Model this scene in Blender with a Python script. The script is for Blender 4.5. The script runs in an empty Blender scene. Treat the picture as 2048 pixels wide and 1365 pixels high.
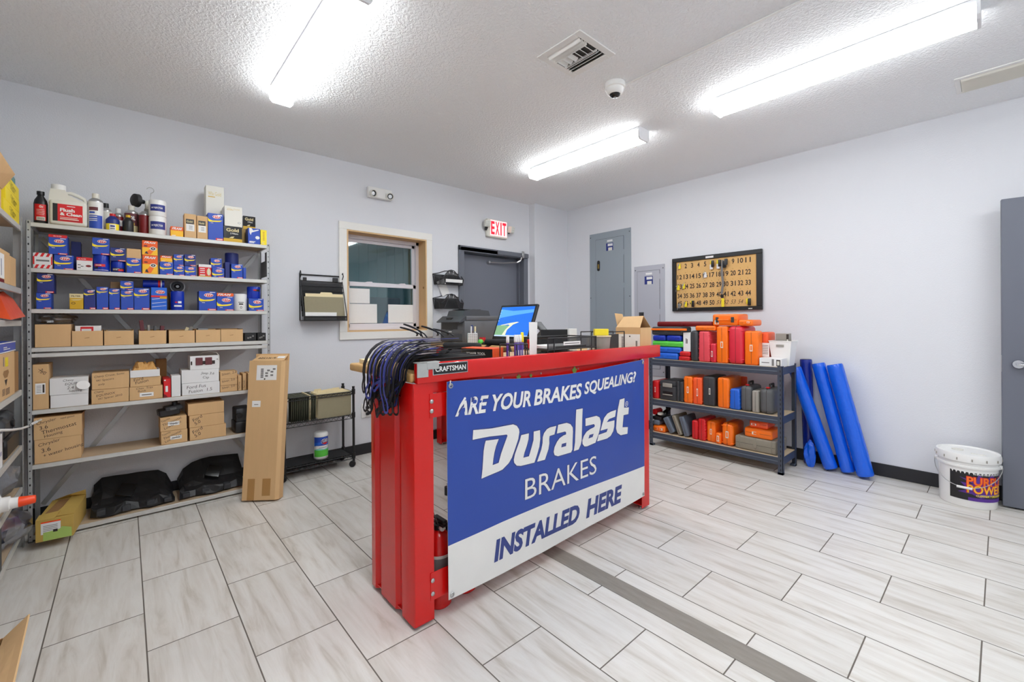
import bpy, bmesh, math, random
from mathutils import Vector, Matrix
PI = math.pi
rnd = random.Random(7)
SC = bpy.context.scene
COL = SC.collection

# ---------------------------------------------------------------- camera
cd = bpy.data.cameras.new('camera')
cd.sensor_fit = 'HORIZONTAL'; cd.sensor_width = 36.0
cd.lens = 36.0 * 871.206 / 2048.0
cd.shift_y = -40.2 / 2048.0
cd.clip_start = 0.02
cam = bpy.data.objects.new('camera', cd); COL.objects.link(cam)
def cam_axes(y, p, r):
    F = Vector((math.cos(y), math.sin(y), 0)); R = Vector((math.sin(y), -math.cos(y), 0)); D = Vector((0, 0, -1))
    F2 = F * math.cos(p) - D * math.sin(p); D2 = F2.cross(R)
    R3 = R * math.cos(r) + D2 * math.sin(r)
    return R3, F2.cross(R3), F2
_R, _D, _F = cam_axes(.8445, -9e-4, 5.9e-3)
cam.matrix_world = Matrix(((_R.x, -_D.x, -_F.x, 0), (_R.y, -_D.y, -_F.y, 0), (_R.z, -_D.z, -_F.z, 1.26), (0, 0, 0, 1)))
SC.camera = cam

# ---------------------------------------------------------------- world, light level, exposure
W = bpy.data.worlds.new('world'); SC.world = W; W.use_nodes = True
W.node_tree.nodes['Background'].inputs[0].default_value = (.5, .55, .62, 1)
W.node_tree.nodes['Background'].inputs[1].default_value = 0.3
LAMP = 20.0            # radiance of the ceiling strip diffusers
SC.view_settings.view_transform = 'Standard'
SC.view_settings.look = 'None'
SC.view_settings.gamma = 1.0
SC.view_settings.use_curve_mapping = False
SC.view_settings.exposure = 0.95
SC.cycles.max_bounces = 12
SC.cycles.diffuse_bounces = 8
SC.cycles.transparent_max_bounces = 12
SC.cycles.caustics_reflective = False
SC.cycles.caustics_refractive = False
SC.cycles.sample_clamp_indirect = 4.0

# ---------------------------------------------------------------- materials
def lin(c):
    c = c / 255.0
    return c / 12.92 if c <= .04045 else ((c + .055) / 1.055) ** 2.4
def sr(r, g, b): return (lin(r), lin(g), lin(b))
MATS = {}
def mat(name, col, rough=.5, metal=0.0, spec=.5, coat=0.0, noise=0.0, nscale=40.0, bump=0.0, bscale=200.0, emit=0.0, trans=0.0, stretch=None):
    m = bpy.data.materials.new(name); m.use_nodes = True
    nt = m.node_tree; b = nt.nodes['Principled BSDF']
    b.inputs['Base Color'].default_value = (*col, 1)
    b.inputs['Roughness'].default_value = rough
    b.inputs['Metallic'].default_value = metal
    b.inputs['Specular IOR Level'].default_value = spec
    if coat: b.inputs['Coat Weight'].default_value = coat; b.inputs['Coat Roughness'].default_value = .06
    if emit:
        b.inputs['Emission Color'].default_value = (*col, 1); b.inputs['Emission Strength'].default_value = emit
    if trans: b.inputs['Transmission Weight'].default_value = trans
    tc = None
    if noise or bump:
        tc = nt.nodes.new('ShaderNodeTexCoord'); src = tc.outputs['Object']
        if stretch:
            mp = nt.nodes.new('ShaderNodeMapping'); mp.inputs['Scale'].default_value = stretch
            nt.links.new(src, mp.inputs['Vector']); src = mp.outputs['Vector']
    if noise:
        n = nt.nodes.new('ShaderNodeTexNoise'); n.inputs['Scale'].default_value = nscale; n.inputs['Detail'].default_value = 5
        nt.links.new(src, n.inputs['Vector'])
        mx = nt.nodes.new('ShaderNodeMix'); mx.data_type = 'RGBA'
        mx.inputs['A'].default_value = (*[max(0, c * (1 - noise)) for c in col], 1)
        mx.inputs['B'].default_value = (*[min(1, c * (1 + noise)) for c in col], 1)
        nt.links.new(n.outputs['Fac'], mx.inputs['Factor']); nt.links.new(mx.outputs['Result'], b.inputs['Base Color'])
    if bump:
        n2 = nt.nodes.new('ShaderNodeTexNoise'); n2.inputs['Scale'].default_value = bscale; n2.inputs['Detail'].default_value = 3
        nt.links.new(src, n2.inputs['Vector'])
        bp = nt.nodes.new('ShaderNodeBump'); bp.inputs['Strength'].default_value = 1.0; bp.inputs['Distance'].default_value = bump
        nt.links.new(n2.outputs['Fac'], bp.inputs['Height']); nt.links.new(bp.outputs['Normal'], b.inputs['Normal'])
    MATS[name] = m
    return m

M = {}
def D_(key, *a, **k): M[key] = mat(key, *a, **k)
D_('wall', sr(218, 220, 225), .55, spec=.3, bump=.0012, bscale=140)
D_('ceiling', sr(238, 240, 242), .8, spec=.2)
D_('white', sr(232, 232, 230), .4)
D_('white_gloss', sr(236, 236, 234), .22)
D_('white_matte', sr(228, 228, 228), .7)
D_('paper', sr(236, 236, 234), .75, noise=.03)
D_('offwhite', sr(222, 220, 210), .5)
D_('trim_white', sr(232, 231, 226), .45, noise=.02)
D_('pine', sr(214, 178, 130), .55, noise=.14, nscale=9, stretch=(1, 1, .18))
D_('vinyl', sr(226, 224, 230), .35)
D_('black', sr(26, 26, 28), .4)
D_('black_gloss', sr(14, 14, 16), .18)
D_('black_matte', sr(26, 26, 28), .75)
D_('rubber', sr(34, 34, 36), .6, noise=.2)
D_('charcoal', sr(52, 54, 58), .5, noise=.1)
D_('base_black', sr(34, 34, 38), .5)
D_('red', (.62, .005, .004), .25, coat=.15)
D_('red_plastic', sr(206, 30, 36), .35)
D_('red_label', sr(214, 26, 32), .4)
D_('dark_red', sr(120, 14, 20), .4)
D_('maroon', sr(104, 50, 56), .6)
D_('pink_plastic', sr(222, 76, 88), .4, noise=.06)
D_('crimson', sr(214, 46, 66), .38, noise=.05)
D_('orange', sr(246, 116, 22), .36, noise=.05)
D_('orange_red', sr(242, 92, 44), .4, noise=.06)
D_('nozzle_orange', sr(250, 74, 20), .35)
D_('fram_orange', sr(238, 96, 28), .5)
D_('fram_yellow', sr(250, 190, 40), .5)
D_('yellow', sr(246, 222, 40), .5, noise=.04)
D_('gold', sr(206, 164, 24), .45)
D_('goldbrown', sr(150, 118, 40), .4)
D_('gold_text', sr(214, 200, 150), .5)
D_('lime', sr(206, 222, 48), .45)
D_('green', sr(90, 200, 70), .45)
D_('post_green', sr(176, 206, 108), .6)
D_('teal', sr(104, 148, 148), .6)
D_('aqua', sr(130, 205, 196), .5)
D_('blue', sr(34, 74, 178), .42)
D_('navy', sr(28, 44, 120), .45)
D_('can_blue', sr(20, 52, 170), .25)
D_('case_blue', sr(30, 98, 206), .38)
D_('tube_blue', sr(10, 96, 226), .2, coat=.3, bump=.004, bscale=26)
D_('tube_dark', sr(14, 40, 140), .25, coat=.3, bump=.004, bscale=26)
D_('label_blue', sr(40, 50, 130), .4)
D_('purple', sr(82, 40, 140), .5)
D_('violet', sr(94, 82, 170), .4)
D_('banner_blue', sr(36, 70, 158), .38, spec=.5)
D_('banner_white', sr(226, 225, 222), .42, noise=.05, nscale=9)
D_('banner_ink', sr(46, 62, 128), .42)
D_('kraft', sr(212, 174, 126), .8, noise=.07, nscale=30, stretch=(1, 1, .12))
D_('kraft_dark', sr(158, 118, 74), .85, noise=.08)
D_('kraft_yellow', sr(196, 164, 84), .8, noise=.08, nscale=12)
D_('tape_tan', sr(176, 132, 78), .25, noise=.05)
D_('ink', sr(50, 40, 36), .7)
D_('ink_soft', sr(120, 118, 116), .7)
D_('galv', sr(178, 180, 180), .38, metal=.55, noise=.1, nscale=26)
D_('galv_dark', sr(120, 122, 122), .45, metal=.5, noise=.15, nscale=26)
D_('shelf_lip', sr(206, 206, 202), .4, metal=.25, noise=.06)
D_('shelf_board', sr(186, 164, 136), .75, noise=.1, nscale=30)
D_('steel', sr(190, 190, 190), .28, metal=.9)
D_('chrome', sr(215, 215, 218), .15, metal=1.0)
D_('beam_grey', sr(62, 70, 84), .42, noise=.06)
D_('mdf', sr(204, 182, 150), .8, noise=.1, nscale=80)
D_('wood_top', sr(206, 164, 104), .4, noise=.14, nscale=7, stretch=(.5, 4, 4))
D_('duct_tape', sr(178, 180, 178), .4, metal=.35, noise=.12, nscale=50)
D_('panel_grey', sr(146, 156, 164), .42)
D_('panel_light', sr(176, 178, 188), .42)
D_('door_grey', sr(112, 116, 128), .38)
D_('door_front', sr(104, 108, 120), .42)
D_('frame_grey', sr(104, 108, 118), .4)
D_('printer_grey', sr(98, 100, 104), .5)
D_('printer_dark', sr(74, 76, 80), .5)
D_('case_grey', sr(88, 90, 92), .5, noise=.12, nscale=30)
D_('case_slate', sr(96, 106, 120), .5, noise=.1, nscale=30)
D_('case_light', sr(150, 146, 138), .6, noise=.1, nscale=30)
D_('case_khaki', sr(138, 132, 118), .6, noise=.1, nscale=30)
D_('case_black', sr(56, 58, 62), .5, noise=.1)
D_('cork', sr(214, 172, 110), .85, noise=.1, nscale=160)
D_('folder_olive', sr(146, 138, 112), .8, noise=.06)
D_('folder_dark', sr(74, 76, 58), .8, noise=.1)
D_('manila', sr(230, 214, 172), .7)
D_('carpet_grey', sr(150, 152, 156), .9, noise=.1)
D_('mesh_black', sr(30, 30, 33), .5)
D_('lanyard_black', sr(24, 24, 30), .6)
D_('lanyard_blue', sr(62, 70, 150), .6)
D_('bag_grey', sr(120, 122, 128), .3, noise=.25, nscale=8, bump=.01, bscale=14)
D_('bag_blue', sr(130, 136, 176), .25, noise=.2, nscale=8, bump=.01, bscale=14)
D_('bag_orange', sr(226, 84, 46), .4, noise=.08, bump=.006, bscale=12)
D_('kraft_paper', sr(214, 164, 96), .7, noise=.1, bump=.01, bscale=24)
D_('slate_foam', sr(86, 92, 114), .7)
D_('exit_red', sr(206, 24, 48), .4, emit=.6)
D_('exit_face', sr(250, 196, 196), .4, emit=.55)
D_('lens', sr(214, 218, 214), .2)
D_('vent_dark', sr(70, 68, 66), .8)
D_('strip_grey', sr(136, 130, 122), .6, noise=.28, nscale=9, stretch=(6, 1, 1))
D_('lamp_body', sr(232, 233, 236), .4)
D_('tile_blank', sr(210, 208, 202), .5)
D_('brass', sr(170, 140, 70), .35, metal=.8)
D_('leaf_green', sr(120, 150, 70), .6)
D_('screen_blue', sr(24, 96, 196), .25, emit=.55)
D_('screen_sky', sr(74, 140, 220), .25, emit=.6)
D_('screen_sand', sr(206, 200, 170), .25, emit=.55)
D_('screen_grass', sr(110, 150, 110), .25, emit=.5)
D_('screen_bar', sr(170, 190, 215), .25, emit=.5)
D_('office_wall', sr(120, 150, 152), .7)
D_('office_dark', sr(46, 60, 70), .7)
D_('diffuser', (1.0, .985, .965), .5)
D_('diffuser_side', (1.0, .985, .965), .5)
for k_, s_ in (('diffuser', LAMP), ('diffuser_side', LAMP * .36)):
  b = M[k_].node_tree.nodes['Principled BSDF']
  b.inputs['Emission Color'].default_value = (.955, .985, 1.0, 1); b.inputs['Emission Strength'].default_value = s_

def ceiling_nodes():
    nt = M['ceiling'].node_tree; b = nt.nodes['Principled BSDF']
    tc = nt.nodes.new('ShaderNodeTexCoord')
    n1 = nt.nodes.new('ShaderNodeTexNoise'); n1.inputs['Scale'].default_value = 62; n1.inputs['Detail'].default_value = 2.5; n1.inputs['Distortion'].default_value = .6
    nt.links.new(tc.outputs['Object'], n1.inputs['Vector'])
    r = nt.nodes.new('ShaderNodeValToRGB'); r.color_ramp.elements[0].position = .42; r.color_ramp.elements[1].position = .60
    nt.links.new(n1.outputs['Fac'], r.inputs['Fac'])
    bp = nt.nodes.new('ShaderNodeBump'); bp.inputs['Strength'].default_value = .55; bp.inputs['Distance'].default_value = .004
    nt.links.new(r.outputs['Color'], bp.inputs['Height']); nt.links.new(bp.outputs['Normal'], b.inputs['Normal'])
ceiling_nodes()

def tile_material():
    m = bpy.data.materials.new('floor_tile'); m.use_nodes = True
    nt = m.node_tree; b = nt.nodes['Principled BSDF']; L = nt.links.new
    def math_(op, a, c=None, clamp=False):
        n = nt.nodes.new('ShaderNodeMath'); n.operation = op; n.use_clamp = clamp
        for i, v in enumerate((a, c)):
            if v is None: continue
            if isinstance(v, (int, float)): n.inputs[i].default_value = v
            else: L(v, n.inputs[i])
        return n.outputs[0]
    tc = nt.nodes.new('ShaderNodeTexCoord'); sp = nt.nodes.new('ShaderNodeSeparateXYZ'); L(tc.outputs['Object'], sp.inputs[0])
    px, py = .3045, .604
    u = math_('DIVIDE', math_('SUBTRACT', sp.outputs[0], .056), px)
    row = math_('FLOOR', u); fu = math_('SUBTRACT', u, row)
    odd = math_('MODULO', math_('ADD', row, 100.0), 2.0)                # 0 for every second column of tiles
    off = math_('ADD', math_('MULTIPLY', odd, .297), 2.780)
    v = math_('DIVIDE', math_('SUBTRACT', sp.outputs[1], off), py)
    tv = math_('FLOOR', v); fv = math_('SUBTRACT', v, tv)
    du = math_('MULTIPLY', math_('MINIMUM', fu, math_('SUBTRACT', 1.0, fu)), px)
    dv = math_('MULTIPLY', math_('MINIMUM', fv, math_('SUBTRACT', 1.0, fv)), py)
    d = math_('MINIMUM', du, dv)
    g = nt.nodes.new('ShaderNodeMapRange'); g.inputs['From Min'].default_value = .0019; g.inputs['From Max'].default_value = .0028
    L(d, g.inputs['Value'])
    cmb = nt.nodes.new('ShaderNodeCombineXYZ'); L(row, cmb.inputs[0]); L(tv, cmb.inputs[1])
    wn = nt.nodes.new('ShaderNodeTexWhiteNoise'); wn.noise_dimensions = '2D'; L(cmb.outputs[0], wn.inputs['Vector'])
    mp = nt.nodes.new('ShaderNodeMapping'); mp.inputs['Scale'].default_value = (14, 1.6, 1)
    L(tc.outputs['Object'], mp.inputs['Vector'])
    add = nt.nodes.new('ShaderNodeVectorMath'); add.operation = 'MULTIPLY_ADD'
    L(wn.outputs['Color'], add.inputs[0]); add.inputs[1].default_value = (30, 30, 0); L(mp.outputs['Vector'], add.inputs[2])
    n1 = nt.nodes.new('ShaderNodeTexNoise'); n1.inputs['Scale'].default_value = 1.3; n1.inputs['Detail'].default_value = 8; n1.inputs['Roughness'].default_value = .62
    n1.inputs['Distortion'].default_value = .5
    L(add.outputs[0], n1.inputs['Vector'])
    cr = nt.nodes.new('ShaderNodeValToRGB'); e = cr.color_ramp.elements
    e[0].position = .30; e[0].color = (*sr(188, 181, 170), 1)
    e[1].position = .46; e[1].color = (*sr(212, 208, 201), 1)
    x = e.new(.60); x.color = (*sr(222, 220, 215), 1)
    x = e.new(.75); x.color = (*sr(208, 203, 195), 1)
    L(n1.outputs['Fac'], cr.inputs['Fac'])
    n2 = nt.nodes.new('ShaderNodeTexNoise'); n2.inputs['Scale'].default_value = 6; n2.inputs['Detail'].default_value = 4
    L(tc.outputs['Object'], n2.inputs['Vector'])
    hsv = nt.nodes.new('ShaderNodeHueSaturation'); L(cr.outputs['Color'], hsv.inputs['Color'])
    L(math_('ADD', math_('ADD', math_('MULTIPLY', wn.outputs['Value'], .07), .93), math_('MULTIPLY', math_('SUBTRACT', n2.outputs['Fac'], .5), .10)), hsv.inputs['Value'])
    mx = nt.nodes.new('ShaderNodeMix'); mx.data_type = 'RGBA'
    mx.inputs['A'].default_value = (*sr(104, 97, 90), 1)
    L(g.outputs['Result'], mx.inputs['Factor']); L(hsv.outputs['Color'], mx.inputs['B'])
    L(mx.outputs['Result'], b.inputs['Base Color'])
    L(math_('SUBTRACT', .75, math_('MULTIPLY', g.outputs['Result'], .38)), b.inputs['Roughness'])
    b.inputs['Specular IOR Level'].default_value = .4
    bp = nt.nodes.new('ShaderNodeBump'); bp.inputs['Distance'].default_value = .0015; bp.inputs['Strength'].default_value = .6
    L(g.outputs['Result'], bp.inputs['Height']); L(bp.outputs['Normal'], b.inputs['Normal'])
    return m
M['tile'] = tile_material()

def clear_mat(name, tint, fac, rough=.03, gcol=(1, 1, 1)):
    m = bpy.data.materials.new(name); m.use_nodes = True
    nt = m.node_tree; nt.nodes.remove(nt.nodes['Principled BSDF']); out = nt.nodes['Material Output']
    t = nt.nodes.new('ShaderNodeBsdfTransparent'); t.inputs[0].default_value = (*tint, 1)
    g = nt.nodes.new('ShaderNodeBsdfGlossy'); g.inputs[0].default_value = (*gcol, 1); g.inputs['Roughness'].default_value = rough
    f = nt.nodes.new('ShaderNodeFresnel'); f.inputs[0].default_value = 1.5
    a = nt.nodes.new('ShaderNodeMath'); a.operation = 'ADD'; a.use_clamp = True; a.inputs[1].default_value = fac
    nt.links.new(f.outputs[0], a.inputs[0])
    mx = nt.nodes.new('ShaderNodeMixShader'); nt.links.new(a.outputs[0], mx.inputs[0]); nt.links.new(t.outputs[0], mx.inputs[1]); nt.links.new(g.outputs[0], mx.inputs[2])
    nt.links.new(mx.outputs[0], out.inputs[0]); return m
M['glass'] = clear_mat('window_glass', (.50, .74, .76), .07)
M['clear_bag'] = clear_mat('clear_bag', (.82, .83, .86), .22, .22)
M['clear_bag_blue'] = clear_mat('clear_bag_blue', (.55, .62, .86), .25, .22)
def mesh_mat(name, open_):
    m = bpy.data.materials.new(name); m.use_nodes = True
    nt = m.node_tree; b = nt.nodes['Principled BSDF']; out = nt.nodes['Material Output']
    b.inputs['Base Color'].default_value = (*sr(30, 30, 33), 1)
    t = nt.nodes.new('ShaderNodeBsdfTransparent'); mx = nt.nodes.new('ShaderNodeMixShader'); mx.inputs[0].default_value = open_
    nt.links.new(b.outputs[0], mx.inputs[1]); nt.links.new(t.outputs[0], mx.inputs[2]); nt.links.new(mx.outputs[0], out.inputs[0]); return m
M['wire_mesh'] = mesh_mat('wire_mesh', .42)

# ---------------------------------------------------------------- mesh builder
_TX = {}
def text_geo(s, bold=0.0, shear=0.0):
    k = (s, bold, shear)
    if k not in _TX:
        cu = bpy.data.curves.new('lettering', 'FONT'); cu.body = s; cu.offset = bold; cu.shear = shear; cu.resolution_u = 3
        cu.align_x = 'CENTER' if '\n' in s else 'LEFT'
        o = bpy.data.objects.new('lettering', cu); me = o.to_mesh()
        vs = [(v.co.x, v.co.y) for v in me.vertices]; fs = [tuple(p.vertices) for p in me.polygons]
        o.to_mesh_clear(); bpy.data.objects.remove(o); bpy.data.curves.remove(cu)
        xs = [v[0] for v in vs]; ys = [v[1] for v in vs]
        x0, x1, y0, y1 = min(xs), max(xs), min(ys), max(ys)
        _TX[k] = ([((x - x0) / (x1 - x0), (y - y0) / (y1 - y0)) for x, y in vs], fs, (x1 - x0) / (y1 - y0))
    return _TX[k]

def V3(p): return Vector(p)
class MB:
    def __init__(s): s.v = []; s.f = []; s.mi = []; s.mats = []
    def idx(s, m):
        m = M[m] if isinstance(m, str) else m
        if m not in s.mats: s.mats.append(m)
        return s.mats.index(m)
    def add(s, vs, fs, m):
        o = len(s.v); s.v += [tuple(v) for v in vs]; k = s.idx(m)
        for f in fs: s.f.append(tuple(i + o for i in f)); s.mi.append(k)
        return s
    def poly(s, pts, m): return s.add(pts, [tuple(range(len(pts)))], m)
    def box(s, x0, y0, z0, x1, y1, z1, m, bev=0.0, seg=1):
        x0, x1 = min(x0, x1), max(x0, x1); y0, y1 = min(y0, y1), max(y0, y1); z0, z1 = min(z0, z1), max(z0, z1)
        if bev <= 0:
            vs = [(x0, y0, z0), (x1, y0, z0), (x1, y1, z0), (x0, y1, z0), (x0, y0, z1), (x1, y0, z1), (x1, y1, z1), (x0, y1, z1)]
            return s.add(vs, [(0, 3, 2, 1), (4, 5, 6, 7), (0, 1, 5, 4), (1, 2, 6, 5), (2, 3, 7, 6), (3, 0, 4, 7)], m)
        bev = min(bev, .49 * min(x1 - x0, y1 - y0, z1 - z0))
        bm = bmesh.new(); bmesh.ops.create_cube(bm, size=1.0)
        for v in bm.verts:
            v.co = Vector((x0 if v.co.x < 0 else x1, y0 if v.co.y < 0 else y1, z0 if v.co.z < 0 else z1))
        bmesh.ops.bevel(bm, geom=list(bm.edges), offset=bev, segments=seg, profile=.5, affect='EDGES')
        bm.verts.index_update()
        s.add([v.co[:] for v in bm.verts], [tuple(v.index for v in f.verts) for f in bm.faces], m); bm.free()
        return s
    def cyl(s, p0, p1, r0, m, r1=None, n=20, caps=True):
        p0, p1 = V3(p0), V3(p1); r1 = r0 if r1 is None else r1
        d = (p1 - p0).normalized(); a = d.orthogonal().normalized(); b = d.cross(a)
        vs = []
        for p, r in ((p0, r0), (p1, r1)):
            for i in range(n):
                t = 2 * PI * i / n; vs.append(p + a * math.cos(t) * r + b * math.sin(t) * r)
        fs = [(i, (i + 1) % n, n + (i + 1) % n, n + i) for i in range(n)]
        if caps: fs += [tuple(range(n - 1, -1, -1)), tuple(range(n, 2 * n))]
        return s.add(vs, fs, m)
    def lathe(s, prof, m, c=(0, 0, 0), n=28, mfun=None, sx=1.0, sy=1.0):
        vs = [(c[0] + r * sx * math.cos(2 * PI * i / n), c[1] + r * sy * math.sin(2 * PI * i / n), c[2] + z) for r, z in prof for i in range(n)]
        for k in range(len(prof) - 1):
            pass
        o = len(s.v); s.v += vs
        for k in range(len(prof) - 1):
            mm = s.idx(mfun(k) if mfun else m)
            for i in range(n):
                s.f.append((o + k * n + i, o + k * n + (i + 1) % n, o + (k + 1) * n + (i + 1) % n, o + (k + 1) * n + i)); s.mi.append(mm)
        return s
    def tube(s, path, r, m, n=8, closed=False):
        P = [V3(p) for p in path]; k = len(P); rings = []
        a = None
        for i in range(k):
            if closed: d = P[(i + 1) % k] - P[i - 1]
            else: d = P[min(i + 1, k - 1)] - P[max(i - 1, 0)]
            d.normalize()
            if a is None: a = d.orthogonal().normalized()
            a = (a - d * a.dot(d)); a = a.normalized() if a.length > 1e-6 else d.orthogonal().normalized()
            b = d.cross(a)
            rings.append([P[i] + (a * math.cos(2 * PI * j / n) + b * math.sin(2 * PI * j / n)) * r for j in range(n)])
        vs = [q for g in rings for q in g]; fs = []
        for i in range(k if closed else k - 1):
            o2 = ((i + 1) % k) * n
            for j in range(n): fs.append((i * n + j, i * n + (j + 1) % n, o2 + (j + 1) % n, o2 + j))
        if not closed: fs += [tuple(range(n - 1, -1, -1)), tuple(range((k - 1) * n, k * n))]
        return s.add(vs, fs, m)
    def ribbon(s, path, side, w, t, m):                       # flat strap of width w along path, side = vector or list of vectors
        P = [V3(p) for p in path]; vs = []; k = len(P)
        for i in range(k):
            d = (P[min(i + 1, k - 1)] - P[max(i - 1, 0)]).normalized()
            sd = V3(side[i] if isinstance(side, list) else side); sd = (sd - d * sd.dot(d)).normalized(); nn = d.cross(sd)
            for a, b in ((-1, -1), (1, -1), (1, 1), (-1, 1)): vs.append(P[i] + sd * a * w / 2 + nn * b * t / 2)
        fs = [(0, 1, 2, 3), tuple((k - 1) * 4 + j for j in (3, 2, 1, 0))]
        for i in range(k - 1):
            for j in range(4): fs.append((i * 4 + j, i * 4 + (j + 1) % 4, (i + 1) * 4 + (j + 1) % 4, (i + 1) * 4 + j))
        return s.add(vs, fs, m)
    def prism(s, pts, a0, a1, m, axis='y'):                  # polygon in the plane across axis, extruded from a0 to a1
        def P(p, a): return (p[0], a, p[1]) if axis == 'y' else ((a, p[0], p[1]) if axis == 'x' else (p[0], p[1], a))
        n = len(pts)
        vs = [P(p, a0) for p in pts] + [P(p, a1) for p in pts]
        fs = [tuple(range(n - 1, -1, -1)), tuple(range(n, 2 * n))] + [(i, (i + 1) % n, n + (i + 1) % n, n + i) for i in range(n)]
        return s.add(vs, fs, m)
    def text(s, t, O, U, V, h, m, w=None, bold=0.0, shear=0.0, align='l'):
        vs, fs, asp = text_geo(t, bold, shear); w = h * asp if w is None else w
        O, U, V = V3(O), V3(U), V3(V)
        if align == 'c': O = O - U * w / 2
        return s.add([O + U * x * w + V * y * h for x, y in vs], fs, m)
    def disc(s, c, r, m, n=20, ry=None, axis='y'):
        ry = r if ry is None else ry; pts = []
        for i in range(n):
            a, b = r * math.cos(2 * PI * i / n), ry * math.sin(2 * PI * i / n)
            pts.append((c[0] + a, c[1], c[2] + b) if axis == 'y' else ((c[0] + a, c[1] + b, c[2]) if axis == 'z' else (c[0], c[1] + a, c[2] + b)))
        return s.poly(pts, m)
    def xf(s, start, mtx):
        for i in range(start, len(s.v)): s.v[i] = tuple(mtx @ Vector(s.v[i]))
        return s
    def warp(s, start, fn):
        for i in range(start, len(s.v)): s.v[i] = tuple(fn(*s.v[i]))
        return s
    def mesh(s, name, smooth=True):
        me = bpy.data.meshes.new(name); me.from_pydata(s.v, [], s.f)
        for m in s.mats: me.materials.append(m)
        me.polygons.foreach_set('material_index', s.mi)
        if smooth:
            me.polygons.foreach_set('use_smooth', [True] * len(me.polygons))
            me.update(); me.set_sharp_from_angle(angle=math.radians(38))
        me.update(); return me
    def build(s, name, parent=None, loc=None, rz=0.0, rot=None, smooth=True):
        o = bpy.data.objects.new(name, s.mesh(name, smooth)); COL.objects.link(o)
        if parent is not None: o.parent = parent
        if loc is not None: o.location = loc
        o.rotation_euler = rot if rot is not None else (0, 0, rz)
        return o

def tag(o, label, cat, group=None):
    o['label'] = label; o['category'] = cat
    if group: o['group'] = group
    return o
def thing(name, label, cat, loc=(0, 0, 0), rz=0.0, group=None, rot=None):
    o = bpy.data.objects.new(name, None); COL.objects.link(o); o.empty_display_size = .05
    o.location = loc; o.rotation_euler = rot if rot is not None else (0, 0, rz)
    return tag(o, label, cat, group)
def struct(o): o['kind'] = 'structure'; return o
def copy_tree(o, parent=None):
    c = o.copy(); COL.objects.link(c)
    if parent is not None: c.parent = parent
    for ch in list(o.children): copy_tree(ch, c)
    return c
def arc(c, r, a0, a1, n, plane='xz', y=0.0):
    out = []
    for i in range(n + 1):
        t = a0 + (a1 - a0) * i / n; a, b = c[0] + r * math.cos(t), c[1] + r * math.sin(t)
        out.append((a, y, b) if plane == 'xz' else ((a, b, y) if plane == 'xy' else (y, a, b)))
    return out
X_, Y_, Z_ = (1, 0, 0), (0, 1, 0), (0, 0, 1)

def cut(m, q, fq, xs, zs):                           # slice the faces drawn since q along x and z so that they follow the cloth
    bm = bmesh.new(); vm = [bm.verts.new(v) for v in m.v[q:]]; lay = bm.faces.layers.int.new('mi')
    for f, k in zip(m.f[fq:], m.mi[fq:]):
        try: fc = bm.faces.new([vm[i - q] for i in f]); fc[lay] = k
        except ValueError: pass
    bm.normal_update()
    bmesh.ops.triangulate(bm, faces=[f for f in bm.faces if len(f.verts) > 4])
    for a, ax in ((xs, (1, 0, 0)), (zs, (0, 0, 1))):
        for s in a: bmesh.ops.bisect_plane(bm, geom=list(bm.verts) + list(bm.edges) + list(bm.faces), plane_co=(s, 0, s) if ax[0] == 0 else (s, 0, 0), plane_no=ax)
    bm.verts.index_update()
    m.v[q:] = [v.co[:] for v in bm.verts]; m.f[fq:] = [tuple(v.index + q for v in f.verts) for f in bm.faces]; m.mi[fq:] = [f[lay] for f in bm.faces]; bm.free()
def wrap(mb, q, r):                                            # bend graphics drawn on the front plane round a can of radius r
    return mb.warp(q, lambda x, y, z: ((r - y) * math.sin(x / r), -(r - y) * math.cos(x / r), z))
def wrapcut(m, q, fq, r):
    w = max(abs(v[0]) for v in m.v[q:]); n = int(w / .008) + 1
    cut(m, q, fq, [(-w + 2 * w * k / (2 * n)) for k in range(1, 2 * n)], []); wrap(m, q, r)

# ================================================================ the setting
XR, YB, XL, YF, CZ = 4.51, 4.03, -.84, -2.6, 2.743
m = MB(); m.box(XL - .1, YF - .1, -.12, XR + .1, YB + .2, 0, 'tile'); struct(m.build('floor'))
m = MB(); m.box(XL - .1, YF - .1, CZ, XR + .1, YB + .2, CZ + .12, 'ceiling'); struct(m.build('ceiling'))
WX0, WX1, WZ0, WZ1 = 1.534, 2.373, 1.162, 2.113          # window opening
DX0, DX1, DZ1 = 2.800, 3.822, 2.095                       # door opening
m = MB()
for a in ((XL - .1, 0, WX0, CZ), (WX0, 0, WX1, WZ0), (WX0, WZ1, WX1, CZ), (WX1, 0, DX0, CZ), (DX0, DZ1, DX1, CZ), (DX1, 0, XR + .1, CZ)):
    m.box(a[0], YB, a[1], a[2], YB + .2, a[3], 'wall')
m.box(3.882, 3.93, 0, XR, YB, CZ, 'wall')                 # boxed-out chase beside the door
struct(m.build('wall_back'))
m = MB(); m.box(XR, YF - .1, 0, XR + .12, YB + .2, CZ, 'wall'); struct(m.build('wall_right'))
m = MB(); m.box(XL - .12, YF - .1, 0, XL, YB + .2, CZ, 'wall'); struct(m.build('wall_left'))
m = MB(); m.box(XL, YF - .12, 0, XR, YF, CZ, 'wall'); struct(m.build('wall_front'))
def base(name, x0, y0, x1, y1):
    m = MB(); m.box(x0, y0, 0.001, x1, y1, .102, 'base_black', .003)
    struct(m.build(name))
base('baseboard_back', XL, YB - .008, DX0 - .02, YB - .0005)
base('baseboard_chase', 3.874, 3.922, XR - .01, 3.9295)
base('baseboard_right', XR - .008, -.85, XR - .0005, 3.92)
base('baseboard_left', XL + .0005, YF, XL + .008, YB - .01)

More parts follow.
